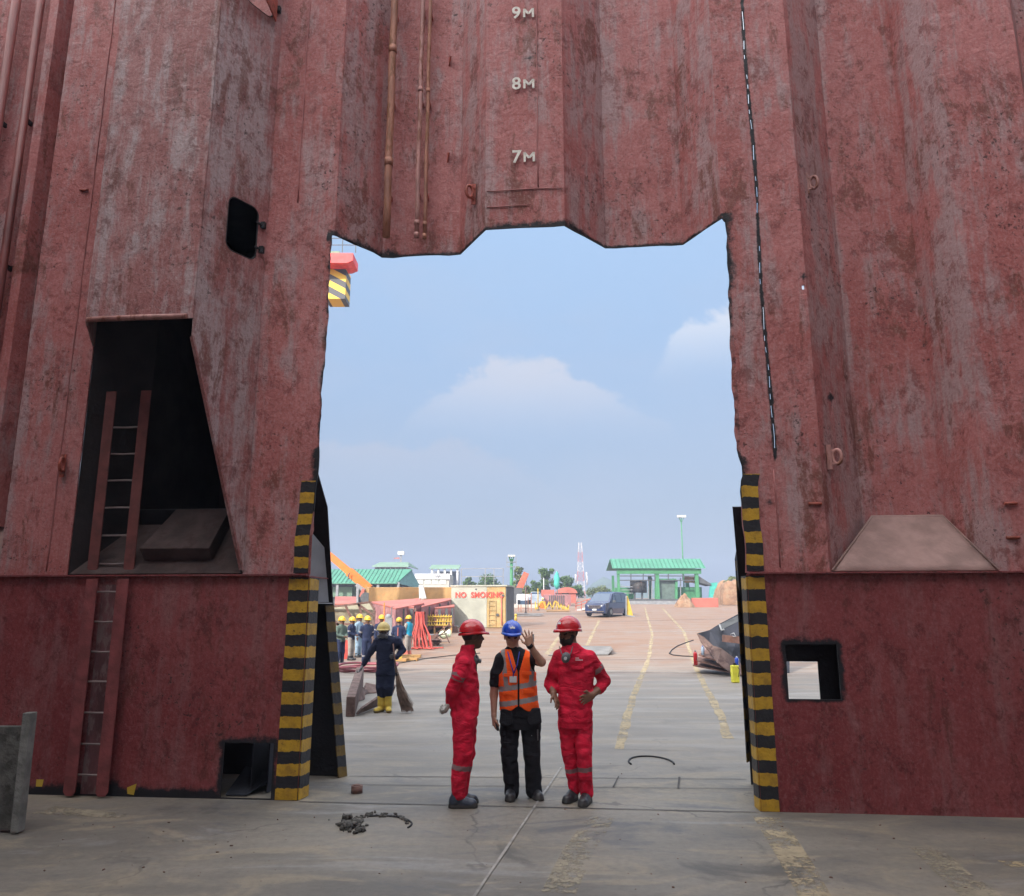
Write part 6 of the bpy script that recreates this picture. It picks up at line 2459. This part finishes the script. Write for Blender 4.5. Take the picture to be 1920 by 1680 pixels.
# --- red crane boom and orange crane
def boom(m, a, b, w0, w1):
    a, b = Vector(a), Vector(b)
    d = (b - a)
    up = Vector((0, 0, 1))
    sd = d.cross(up).normalized()
    u = sd.cross(d).normalized()
    q = []
    for p, w in ((a, w0), (b, w1)):
        q += [p - sd * w / 2 - u * w / 2, p + sd * w / 2 - u * w / 2, p + sd * w / 2 + u * w / 2, p - sd * w / 2 + u * w / 2]
    m.hexa(q)


Yc = 90
t = thing('crane_boom', 'short rusty red crane boom pointing up in front of the trees', 'crane', Vector((at(971, 1130, Yc).x, Yc, gsurf(Yc))))
m = MB()
boom(m, at(971, 1110, Yc), at(987, 1074, Yc), .8, .65)
m.build('boom', pm('rusty_red_boom', (.42, .10, .05), .6, var=.25, vs=2), t)
m = MB()
m.box(at(970, 1119, Yc), (1.1, 1.4, 2.0))
m.build('pedestal', MDKGREY, t)
m = MB()
m.bar(at(986, 1075, Yc), at(988, 1112, Yc), .05)
m.build('cable', MBLACK, t)
Yo = 62
t = thing('crane', 'orange telescopic crane boom with its ochre base beside the long steel section', 'crane', Vector((at(685, 1125, Yo).x, Yo, gsurf(Yo))))
m = MB()
boom(m, at(693, 1104, Yo), at(655, 1072, Yo), .62, .70)
m.build('boom', MORANGE, t)
m = MB()
boom(m, at(656, 1073, Yo), at(600, 1026, Yo), .52, .46)
m.build('boom_extension', MORANGE, t)
m = MB()
m.tube([at(655, 1074, Yo - .6), at(653, 1082, Yo - .6)], .05, 6)
m.tube([at(653, 1082, Yo - .6), at(654.5, 1085, Yo - .6), at(652, 1085, Yo - .6)], .07, 6)
m.build('hook', MDKGREY, t)
m = MB()
boom(m, at(684, 1108, Yo - .7), at(668, 1096, Yo - .7), .3, .25)
m.build('ram', MGREYS, t)
m = MB()
m.prism([at(675, 1118, Yo - .8), at(686, 1099, Yo - .8), at(696, 1104, Yo - .8), at(694, 1127, Yo - .8), at(678, 1129, Yo - .8)], (0, 1.6, 0))
m.build('turret', MOCHRE, t)
m = MB()
m.prism([at(673, 1119, Yo - 1), at(679, 1103, Yo - 1), at(684, 1105, Yo - 1), at(680, 1119, Yo - 1)], (0, .3, 0))
m.build('side_panel', MCORAL, t)
m = MB()
c = at(686, 1121, Yo - 1)
m.tube([c - Vector((0, .1, 0)), c + Vector((0, .1, 0))], .42, 16)
m.build('slew_wheel', MDKGREY, t)

# --- left buildings
Y5 = 84
t = thing('green_roof_shed', 'long open shed with a bright green roof behind the orange crane', 'shed', Vector((at(700, 1120, Y5).x, Y5, gsurf(Y5))))
zr, ze, z0 = upto(700, 1069, Y5), upto(700, 1094, Y5), gsurf(Y5)
x0, x1 = at(560, 1090, Y5).x, at(770, 1090, Y5).x
m = MB()
m.prism([Vector((x0, Y5 - 4.5, ze - .15)), Vector((x1 - .8, Y5 - 4.5, ze - .15)), Vector((x1 + .1, Y5, zr)), Vector((x0, Y5, zr))], (0, .05, .1))
m.prism([Vector((x0, Y5 + .1, zr)), Vector((x1 + .1, Y5 + .1, zr)), Vector((x1 - .4, Y5 + 5, ze)), Vector((x0, Y5 + 5, ze))], (0, .05, .1))
m.build('roof', MGREEN, t)
m = MB()
m.prism([Vector((x1 - .75, Y5 - 4.4, ze - .12)), Vector((x1, Y5 - .1, zr - .05)), Vector((x1 + 1.1, Y5 - .1, ze - .5)), Vector((x1 + 1.2, Y5 - 1, ze - .6))], (.05, .3, 0))
m.build('gable', pm('dark_teal_sheet', (.035, .10, .10), .6), t)
m = MB()
for x in np.linspace(x0 + 1, x1 - .7, 6):
    m.bar((x, Y5 - 4.2, z0), (x, Y5 - 4.2, ze), .25)
    m.bar((x, Y5 + 4.5, z0), (x, Y5 + 4.5, ze), .25)
build_each(m, 'post', MGREYS, t)
m = MB()
m.box(((x0 + x1) / 2, Y5 + 4.6, (z0 + ze) / 2), (x1 - x0, .2, ze - z0))
m.build('back_wall', MDKGREY, t)
m = MB()
m.box(at(643, 1110, Y5 - 3), (2.0, .6, 1.0))
m.box(at(668, 1108, Y5 - 2), (1.4, .6, .8))
build_each(m, 'stored_panel', MPALEG, t)
Y6 = 128
t = thing('office_building', 'cream building with a pale green ridged roof above the long green shed', 'building', Vector((at(733, 1110, Y6).x, Y6, gsurf(Y6))))
x0, x1 = at(703, 1060, Y6).x, at(762, 1060, Y6).x
zr, ze = upto(730, 1053, Y6), upto(730, 1063, Y6)
m = MB()
m.box(((x0 + x1) / 2, Y6 + 4, (gsurf(Y6) + ze) / 2), (x1 - x0, 8, ze - gsurf(Y6)))
m.build('wall', MCREAM, t)
m = MB()
m.prism([Vector((x0 - .4, Y6 - .6, ze)), Vector((x1 + .4, Y6 - .6, ze)), Vector((x1 - .2, Y6 + 4, zr)), Vector((x0 + .2, Y6 + 4, zr))], (0, .1, .15))
m.prism([Vector((x1 + .42, Y6 - .6, ze)), Vector((x1 + .9, Y6 + 8.5, ze)), Vector((x1 - .2, Y6 + 4.2, zr))], (.06, 0, .1))
m.build('roof', MPALEG, t)
for i in range(6):
    MB().box((x0 + (x1 - x0) * (i + .5) / 6, Y6 - .02, upto(730, 1068, Y6)), (.7, .1, .6)).build('window', MDKGREY, t)
Y7 = 170
t = thing('lookout_tower', 'thin far tower with a white cabin and a red flag above the cream building', 'tower', Vector((at(750, 1110, Y7).x, Y7, gsurf(Y7))))
c = wloc(t)
m = MB()
m.bar(c, Vector((c.x, c.y, upto(750, 1040, Y7))), .35)
m.build('shaft', MGREYS, t)
m = MB()
m.box(Vector((c.x, c.y, upto(750, 1037, Y7))), (1.3, 1.2, .7))
m.build('cabin', MWHITE, t)
m = MB()
m.bar(Vector((c.x + .2, c.y, upto(750, 1040, Y7))), Vector((c.x + .2, c.y, upto(750, 1029, Y7))), .1)
build_each(m, 'antenna', MGREYS, t)
m = MB()
m.prism([at(739, 1046, Y7), at(749, 1045, Y7), at(749, 1048, Y7), at(744, 1047.5, Y7), at(738, 1048, Y7)], (0, .05, 0))
m.build('flag', MCORAL, t)
Y8 = 112
t = thing('white_building', 'white flat building with a wide sign band and a pale green roof to its right', 'building', Vector((at(815, 1115, Y8).x, Y8, gsurf(Y8))))
z0 = gsurf(Y8)
xa, xb = at(779, 1090, Y8).x, at(842, 1090, Y8).x
zt = upto(810, 1076, Y8)
m = MB()
m.box(((xa + xb) / 2, Y8 + 4, (z0 + zt) / 2), (xb - xa, 8, zt - z0))
m.build('wall', MCREAM, t)
m = MB()
m.box(((xa + xb) / 2, Y8 - .1, upto(810, 1081, Y8)), (xb - xa + .2, .3, .78))
m.build('sign_band', MWHT, t)
for i in range(4):
    x = xa + (xb - xa) * (i + .6) / 4.4
    MB().box((x, Y8 - .03, upto(810, 1090, Y8)), (.9, .1, .72)).build('window', pm('pale_window', (.55, .60, .55), .3), t)
m = MB()
for i, x in enumerate((817, 820.5, 824)):
    m.box(at(x, 1080, Y8 - .4), (.13, .05, .28))
build_each(m, 'sign_letters', MGREYS, t)
m = MB()
xc, xd = at(806, 1062, Y8 + 9).x, at(862, 1062, Y8 + 9).x
ze2 = upto(835, 1067, Y8 + 9)
m.prism([Vector((xc, Y8 + 8, ze2)), Vector((xd, Y8 + 8, ze2)), Vector((xd, Y8 + 12, ze2 + .7)), Vector((xc, Y8 + 12, ze2 + .7))], (0, .1, .12))
m.build('roof', MPALEG, t)
m = MB()
for x in np.linspace(xc + .4, xd - .3, 5):
    m.bar((x, Y8 + 8.5, z0), (x, Y8 + 8.5, ze2), .3)
build_each(m, 'column', MWHT, t)
m = MB()
m.box(((xc + xd) / 2, Y8 + 12.5, (z0 + ze2) / 2), (xd - xc - .5, .4, ze2 - z0 - .4))
m.build('upper_wall', pm('bluish_grey_wall', (.22, .24, .30), .7), t)

# --- ochre steel sections behind the beams
for lab, x0, x1, y0, y1, Y, nb in (('long ochre steel section under the green roof shed, left of the white panel', 692, 786, 1101, 1124, 57, 5), ('ochre steel section with dark ribs left of the lettered tank', 795, 850, 1101, 1128, 59, 3)):
    a, b = at(x0, y0, Y), at(x1, y1, Y)
    t = thing('steel_section', lab, 'steel section', Vector(((a.x + b.x) / 2, Y, gsurf(Y))), 'ochre sections in the yard')
    zm = a.z - (a.z - gsurf(Y)) * .48
    m = MB()
    m.box(((a.x + b.x) / 2, Y + .6, (a.z + zm) / 2), (b.x - a.x, 1.2, a.z - zm))
    m.build('upper_girder', MOCHRE, t, bevel=.03)
    m = MB()
    m.box(((a.x + b.x) / 2, Y + .8, (zm + gsurf(Y)) / 2), (b.x - a.x, 1.0, zm - gsurf(Y) - .06))
    m.build('lower_girder', MOCHRE, t)
    m = MB()
    for i in range(nb + 1):
        x = a.x + .1 + (b.x - a.x - .2) * i / nb
        m.box((x, Y - .02, (zm + gsurf(Y)) / 2), (.10, .14, zm - gsurf(Y)))
    m.box(((a.x + b.x) / 2, Y - .04, zm), (b.x - a.x, .16, .06))
    build_each(m, 'rib', MRUST, t)
m = MB()
m.prism([at(785, 1097, 56), at(793, 1098, 56), at(799, 1122, 56), at(786, 1122, 56)], (0, .3, 0))
tag(m.build('signboard', MWHT, None, loc=at(790, 1122, 56)), 'narrow white board standing between the two ochre sections', 'board')

# --- red hull beams
def beam(lab, pts_top, drop, Y0, Y1, side):
    """a long box girder: pts_top = (near left, near right, far right, far left) pixels with depths"""
    q = [at(px, py, Y) for px, py, Y in pts_top]
    c = sum(q, Vector((0, 0, 0))) / 4
    t = thing('hull_beam', lab, 'steel beam', Vector((c.x, c.y, gsurf(c.y))), 'red girders in the yard')
    m = MB()
    m.prism(q, (0, 0, .06))
    m.build('top_flange', MCORAL, t)
    m = MB()
    sh = [Vector((p.x, p.y, max(gsurf(p.y), p.z - drop))) for p in q]
    k2 = .03
    q2 = [p - Vector((0, 0, .012)) for p in q]
    m.hexa(sh + q2)
    m.build('web', MPINK, t)
    m = MB()
    for f_ in (.25, .6, .9):
        p = q[0].lerp(q[1], f_)
        m.box(p + Vector((0, -.05, -drop * .45)), (.14, .10, drop * .85))
    build_each(m, 'bracket', MDKGREY, t)
    return t


beam('coral-topped girder nearest the crew, running towards the hoses', ((735, 1140, 41), (776, 1140, 41), (782, 1124, 50), (694, 1130, 48)), 1.3, 41, 49, 1)
beam('mauve girder with a coral top and a slanting pale edge, middle of the pile', ((742, 1143, 39), (795, 1133, 44), (786, 1123, 52), (712, 1133, 46)), 1.2, 39, 46, 1)
beam('rear red girder reaching towards the lettered tank', ((790, 1140, 42), (845, 1126, 47), (846, 1123, 55), (792, 1126, 52)), 1.3, 42, 50, 1)
beam('low mauve girder just left of the lettered tank foot', ((815, 1142, 43), (852, 1139, 44), (852, 1135, 48), (818, 1137, 48)), 1.0, 43, 47, 1)
beam('flat pinkish-red block under the crane base at the far left', ((628, 1134, 46), (668, 1134, 46), (668, 1120, 54), (628, 1120, 54)), 1.2, 46, 54, 1)

# --- grey stiffened panel behind the crew
Yp = 34.5
t = thing('stiffened_panel', 'grey-olive steel panel with diagonal dark stiffeners behind the crew', 'steel panel', Vector((at(665, 1190, Yp).x, Yp, gsurf(Yp))))
m = MB()
q = [at(590, 1160, Yp), at(590, 1143, Yp), at(694, 1130, Yp + .6), at(702, 1143, Yp + .5)]
bl, br = at(590, 1205, Yp), at(700, 1200, Yp + .5)
bl.z, br.z = gsurf(Yp), gsurf(Yp)
m.prism([bl, q[1], q[2], q[3], br], (0, .12, 0))
m.build('plate', MGREYP, t)
m = MB()
for (a, b) in (((590, 1142), (694, 1129)), ((694, 1129), (702, 1143)), ((672, 1133), (702, 1155)), ((648, 1136), (668, 1178)), ((672, 1132), (678, 1150)), ((620, 1158), (645, 1180)), ((600, 1172), (700, 1168))):
    m.bar(at(*a, Yp - .02), at(*b, Yp - .02), .09)
m.build('stiffener', MRUST, t)
# grey column behind the sweeper
m = MB()
c = at(728, 1200, 33)
m.box(Vector((c.x, 33, (gsurf(33) + upto(728, 1158, 33)) / 2)), (.28, .2, upto(728, 1158, 33) - gsurf(33)))
m.ell(Vector((c.x - .03, 33, upto(728, 1157, 33))), (.13, .12, .13))
tag(m.build('bollard', MGREYS, None, loc=(c.x, 33, gsurf(33))), 'grey steel upright with a rounded top behind the sweeper', 'post')
# red tubes among the crew
t = thing('red_rack', 'upright red pipe rack standing between the navy figures of the crew', 'rack', Vector((at(650, 1240, 29.8).x, 29.8, 0)))
m = MB()
for x in (647, 652):
    m.bar(at(x, 1200, 29.8), Vector((at(x, 1236, 29.8).x, 29.8, gsurf(29.8))), .10)
m.bar(at(645, 1203, 29.8), at(655, 1203, 29.8), .08)
m.build('frame', MHOSE, t)
t = thing('red_rod', 'thin tall rusty red rod standing left of the sweeper', 'rod', Vector((at(697, 1220, 33.5).x, 33.5, gsurf(33.5))))
m = MB()
m.bar(at(702, 1145, 33.5), Vector((at(697, 1200, 33.5).x, 33.5, gsurf(33.5))), .10)
m.build('rod', MRUST2, t)

# --- red hoses hung on a rack
Yq = 34.5
t = thing('hose_bundle', 'thick bundle of bright red hoses hanging from a rack and spilling on the ground', 'hoses', Vector((at(788, 1195, Yq).x, Yq, gsurf(Yq))))
m = MB()
for x in (779, 796):
    m.bar(at(x, 1146, Yq + .1), Vector((at(x, 1190, Yq).x, Yq + .1, gsurf(Yq))), .09)
m.bar(at(777, 1149, Yq + .1), at(798, 1149, Yq + .1), .09)
build_each(m, 'rack', MRUST, t)
for i in range(24):
    m = MB()
    x = 780 + i * .66 + random.uniform(-.8, .8)
    e = 773 + (i / 23) * 38 + random.uniform(-3, 3)
    dy = random.uniform(-.3, .2)
    tp = at(x, 1148, Yq + dy)
    md = at(x + random.uniform(-2, 2), 1170, Yq + dy - .1)
    en = at(e, 1192, Yq + dy - .3)
    en.z = gsurf(en.y) + .05
    e2 = en + Vector((random.uniform(-.5, .5), random.uniform(-.5, .3), 0))
    m.tube([tp + Vector((0, .15, -.5)), tp, md, md.lerp(en, .5) + Vector((random.uniform(-.12, .12), 0, 0)), en, e2], .030, 6)
    m.build('hose', MHOSE, t)
# --- yellow racks
Yy = 43
t = thing('yellow_rack', 'row of yellow steel racks left of the lettered tank', 'rack', Vector((at(820, 1180, Yy).x, Yy, gsurf(Yy))))
m = MB()
for i in range(10):
    x = 797 + i * 5.0
    m.bar(at(x, 1153, Yy), at(x + 3.0, 1172, Yy + .3), .05)
    m.bar(at(x + 2.4, 1172, Yy), at(x + 4.2, 1154, Yy + .2), .045)
for y in (1156, 1165, 1172):
    m.bar(at(795, y, Yy), at(847, y, Yy), .045)
m.build('bars', MYSAFE, t)
m = MB()
for x in (797, 815, 832, 846):
    m.bar(at(x, 1155, Yy + .1), Vector((at(x, 1170, Yy).x, Yy + .1, gsurf(Yy))), .10)
build_each(m, 'leg', MOCHRE, t)
# --- tangled trolley frame and bag
Yw = 36.5
t = thing('trolley', 'bent thin steel trolley frame leaning in front of the lettered tank', 'trolley', Vector((at(822, 1200, Yw).x, Yw, gsurf(Yw))))
m = MB()
for a, b in (((806, 1196), (842, 1171)), ((810, 1201), (846, 1176)), ((830, 1177), (843, 1206)), ((822, 1184), (816, 1200)), ((808, 1197), (824, 1201)), ((838, 1188), (820, 1192)), ((842, 1171), (846, 1176))):
    m.bar(at(*a, Yw), at(*b, Yw), .05)
m.build('frame', MRUST, t)
for x in (808, 823):
    m = MB()
    c = at(x, 1203, Yw - .1)
    m.tube([c - Vector((.04, 0, 0)), c + Vector((.04, 0, 0))], .09, 12)
    m.build('wheel', MBLK, t)
m = MB()
c = at(833, 1190, 38)
m.ell(c, (.26, .22, .20), 0, n=14)
m.ell(c + Vector((.22, .05, .06)), (.12, .14, .20), 0, n=10)
tag(m.build('bag', pm('green_white_bag', (.55, .66, .48), .7, var=.3, vs=5), None, loc=c), 'pale green and white plastic bag by the bent trolley', 'bag')
t = thing('cable', 'dark cables trailing across the orange ground in front of the crew', 'cable', gnd(800, 1235))
m = MB()
m.tube([p + Vector((0, 0, .03)) for p in gl((735, 1247), (760, 1243), (800, 1236), (850, 1230), (900, 1226))], .016, 5)
m.build('cable_run', MBLACK, t)
t = thing('timber', 'orange-brown scraps of timber lying behind the broom', 'timber', gnd(760, 1235))
m = MB()
for (x, y) in ((748, 1240), (758, 1236), (766, 1239), (772, 1233)):
    m.box(gnd(x, y) + Vector((0, 0, .06)), (.7, .25, .1), random.uniform(-.5, .5))
build_each(m, 'plank', MOCHRE, t)

# --- gantry crane reaching in at the upper left
Yn = 40
t = thing('gantry_crane', 'yellow gantry girder end with black hazard stripes and a red platform, at the upper left', 'gantry crane', Vector((at(560, 1140, Yn).x - 4, Yn, gsurf(Yn))))
sd = bpy.data.materials.new('diagonal_hazard_stripes')
sd.use_nodes = True
tt = sd.node_tree
tcx = nd(tt, 'ShaderNodeSeparateXYZ', {0: nd(tt, 'ShaderNodeTexCoord').outputs['Object']})
ph = mth(tt, 'FRACT', mth(tt, 'MULTIPLY', mth(tt, 'SUBTRACT', tcx.outputs['Z'], mth(tt, 'MULTIPLY', tcx.outputs['X'], -.55)), 1.35))
tt.links.new(mixc(tt, sstep(tt, ph, .49, .51), (.75, .47, .03), (.05, .05, .06)), tt.nodes['Principled BSDF'].inputs['Base Color'])
zl, zh = upto(634, 560, Yn), upto(634, 502, Yn)
xr = at(648, 535, Yn).x
m = MB()
m.hexa([Vector((xr - 1.1, Yn, zl)), Vector((xr, Yn, zl)), Vector((xr, Yn + 1.2, zl)), Vector((xr - 1.1, Yn + 1.2, zl)), Vector((xr - 1.1, Yn, zh)), Vector((xr, Yn, zh)), Vector((xr, Yn + 1.2, zh)), Vector((xr - 1.1, Yn + 1.2, zh))])
m.build('striped_end', sd, t)
m = MB()
m.box((xr - 1.1 - 6.02, Yn + .6, (zl + zh) / 2 + .1), (12, 1.1, (zh - zl) * .8))
m.build('girder', MYSAFE, t)
xp = at(672, 500, Yn).x
za, zb_ = upto(645, 511, Yn), upto(645, 485, Yn)
m = MB()
m.prism([Vector((xr - 4, Yn - .8, zb_ - .05)), Vector((xp - .15, Yn - .8, zb_ - .05)), Vector((xp - .15, Yn - .8, za + .35)), Vector((xr + .2, Yn - .8, za + .2)), Vector((xr - 4, Yn - .8, za + .2))], (0, 1.4, 0))
m.build('platform', pm('bright_red_paint', (.80, .05, .05), .5), t)
m = MB()
m.box((at(634, 478, Yn).x - .6, Yn + .6, upto(634, 477, Yn)), (1.3, 1.0, .5))
m.build('cabin', MPALEG, t)
m = MB()
for x in np.linspace(xr - 3, xp - .03, 6):
    m.bar((x, Yn - .75, zb_), (x, Yn - .75, zb_ + .85), .04)
for z in (.45, .85):
    m.bar((xr - 3, Yn - .75, zb_ + z), (xp - .03, Yn - .75, zb_ + z), .035)
m.build('railing', MDKGREY, t)
for x in (xr - 9, xr - 12.5):
    for y in (-2.5, 3.5):
        m = MB()
        m.bar((x, Yn + .6, zl), (x, Yn + .6 + y, gsurf(Yn)), .6)
        build_each(m, 'leg', MYSAFE, t)
# --- smaller clutter of the yard
def roof_ribs(root, x0, x1, y0, z0, y1, z1, n, mat):
    m = MB()
    for i in range(n + 1):
        x = x0 + (x1 - x0) * i / n
        m.bar((x, y0, z0 + .12), (x, y1, z1 + .12), .05, .05)
    o = m.build('roof_ribs', mat, root)
    return o


MRIB = pm('green_roof_rib', (.035, .15, .095), .5)
gs = [o for o in COL.objects if o.name.startswith('green_shed')][0]
Yg_, xl_, xr_ = 98, at(1147, 1060, 98).x, at(1321, 1060, 98).x
roof_ribs(gs, xl_ + .1, xr_ - .2, Yg_ - .6, upto(1235, 1066, 98), Yg_ + 1.6, upto(1235, 1049, 98) + .1, 22, MRIB)
gr = [o for o in COL.objects if o.name.startswith('green_roof_shed')][0]
roof_ribs(gr, at(560, 1090, 84).x, at(770, 1090, 84).x - .9, 84 - 4.5, upto(700, 1094, 84) - .15, 84, upto(700, 1069, 84), 26, MRIB)


def small(name, label, cat, px, py, Y, fn, group=None):
    c = at(px, py, Y)
    c.z = gsurf(Y)
    t = thing(name, label, cat, c, group)
    fn(t, c)
    return t


def pole(mat, h, r=.05):
    def f(t, c):
        m = MB()
        m.tube([c, c + Vector((0, 0, h))], [r, r * .8], 8)
        m.build('shaft', mat, t)
        m = MB()
        m.box(c + Vector((0, 0, .05)), (r * 5, r * 5, .1))
        m.build('foot', MDKGREY, t)
    return f


small('post', 'thin yellow post between the white truck and the orange person', 'post', 1009, 1155, 72, pole(MYSAFE, 2.0))
small('post', 'thin white post in front of the trees beside the red hut', 'post', 1020, 1150, 88, pole(MWHT, 2.9))
small('post', 'thin rusty post left of the white truck frames', 'post', 986, 1150, 66, pole(MRUST, 2.2))
small('post', 'thin tall orange post rising among the red girders', 'post', 719, 1180, 42, pole(MORANGE, 1.7, .04))
small('post', 'dark thick post among the mauve girders behind the cyan vest', 'post', 778, 1185, 40, pole(MRUST, 1.5, .06))
small('post', 'dark thick post between the crew and the middle girder', 'post', 735, 1185, 40.5, pole(MDKGREY, 1.55, .09))


def plates(n, mat, w, d):
    def f(t, c):
        for i in range(n):
            m = MB()
            m.box(c + Vector((random.uniform(-.1, .1), random.uniform(-.1, .1), .03 + i * .055)), (w, d, .035), random.uniform(-.12, .12))
            m.build('plate', mat, t)
    return f


small('plate_stack', 'low stack of rusty plates on the ground left of the bent trolley', 'plates', 803, 1207, 36, plates(5, MRUST, 1.1, .7))
small('plate_stack', 'low stack of pale grey plates right of the lettered tank', 'plates', 990, 1162, 62, plates(4, MGREYS, 2.2, 1.0))
small('plate_stack', 'flat ochre plate stack at the foot of the yellow zigzag barrier', 'plates', 1046, 1152, 70, plates(3, MOCHRE, 2.0, 1.0))


def chock(t, c):
    m = MB()
    m.prism([c + Vector((-.3, 0, 0)), c + Vector((.3, 0, 0)), c + Vector((.15, 0, .35)), c + Vector((-.2, 0, .3))], (0, .4, 0))
    m.build('block', MRUST, t)
    m = MB()
    m.box(c + Vector((0, .2, .36)), (.5, .3, .05), .3)
    m.build('cap', MGREYS, t)


small('support_block', 'small rusty support block right of the hose bundle', 'block', 812, 1196, 37.5, chock)
small('support_block', 'small rusty support block at the near foot of the lettered tank', 'block', 850, 1183, 44, chock)

# ================================================================== AIR
hz = bpy.data.materials.new('haze_air')
hz.use_nodes = True
ht = hz.node_tree
for n_ in list(ht.nodes):
    if n_.type == 'BSDF_PRINCIPLED':
        ht.nodes.remove(n_)
pv = nd(ht, 'ShaderNodeVolumePrincipled', {'Color': (.42, .50, .66, 1), 'Density': .0018, 'Anisotropy': 0.0})
ht.links.new(pv.outputs[0], ht.nodes['Material Output'].inputs['Volume'])
m = MB()
m.box((0, 350, 22), (910, 830, 50))
o = m.build('haze', hz)
o['kind'] = 'stuff'
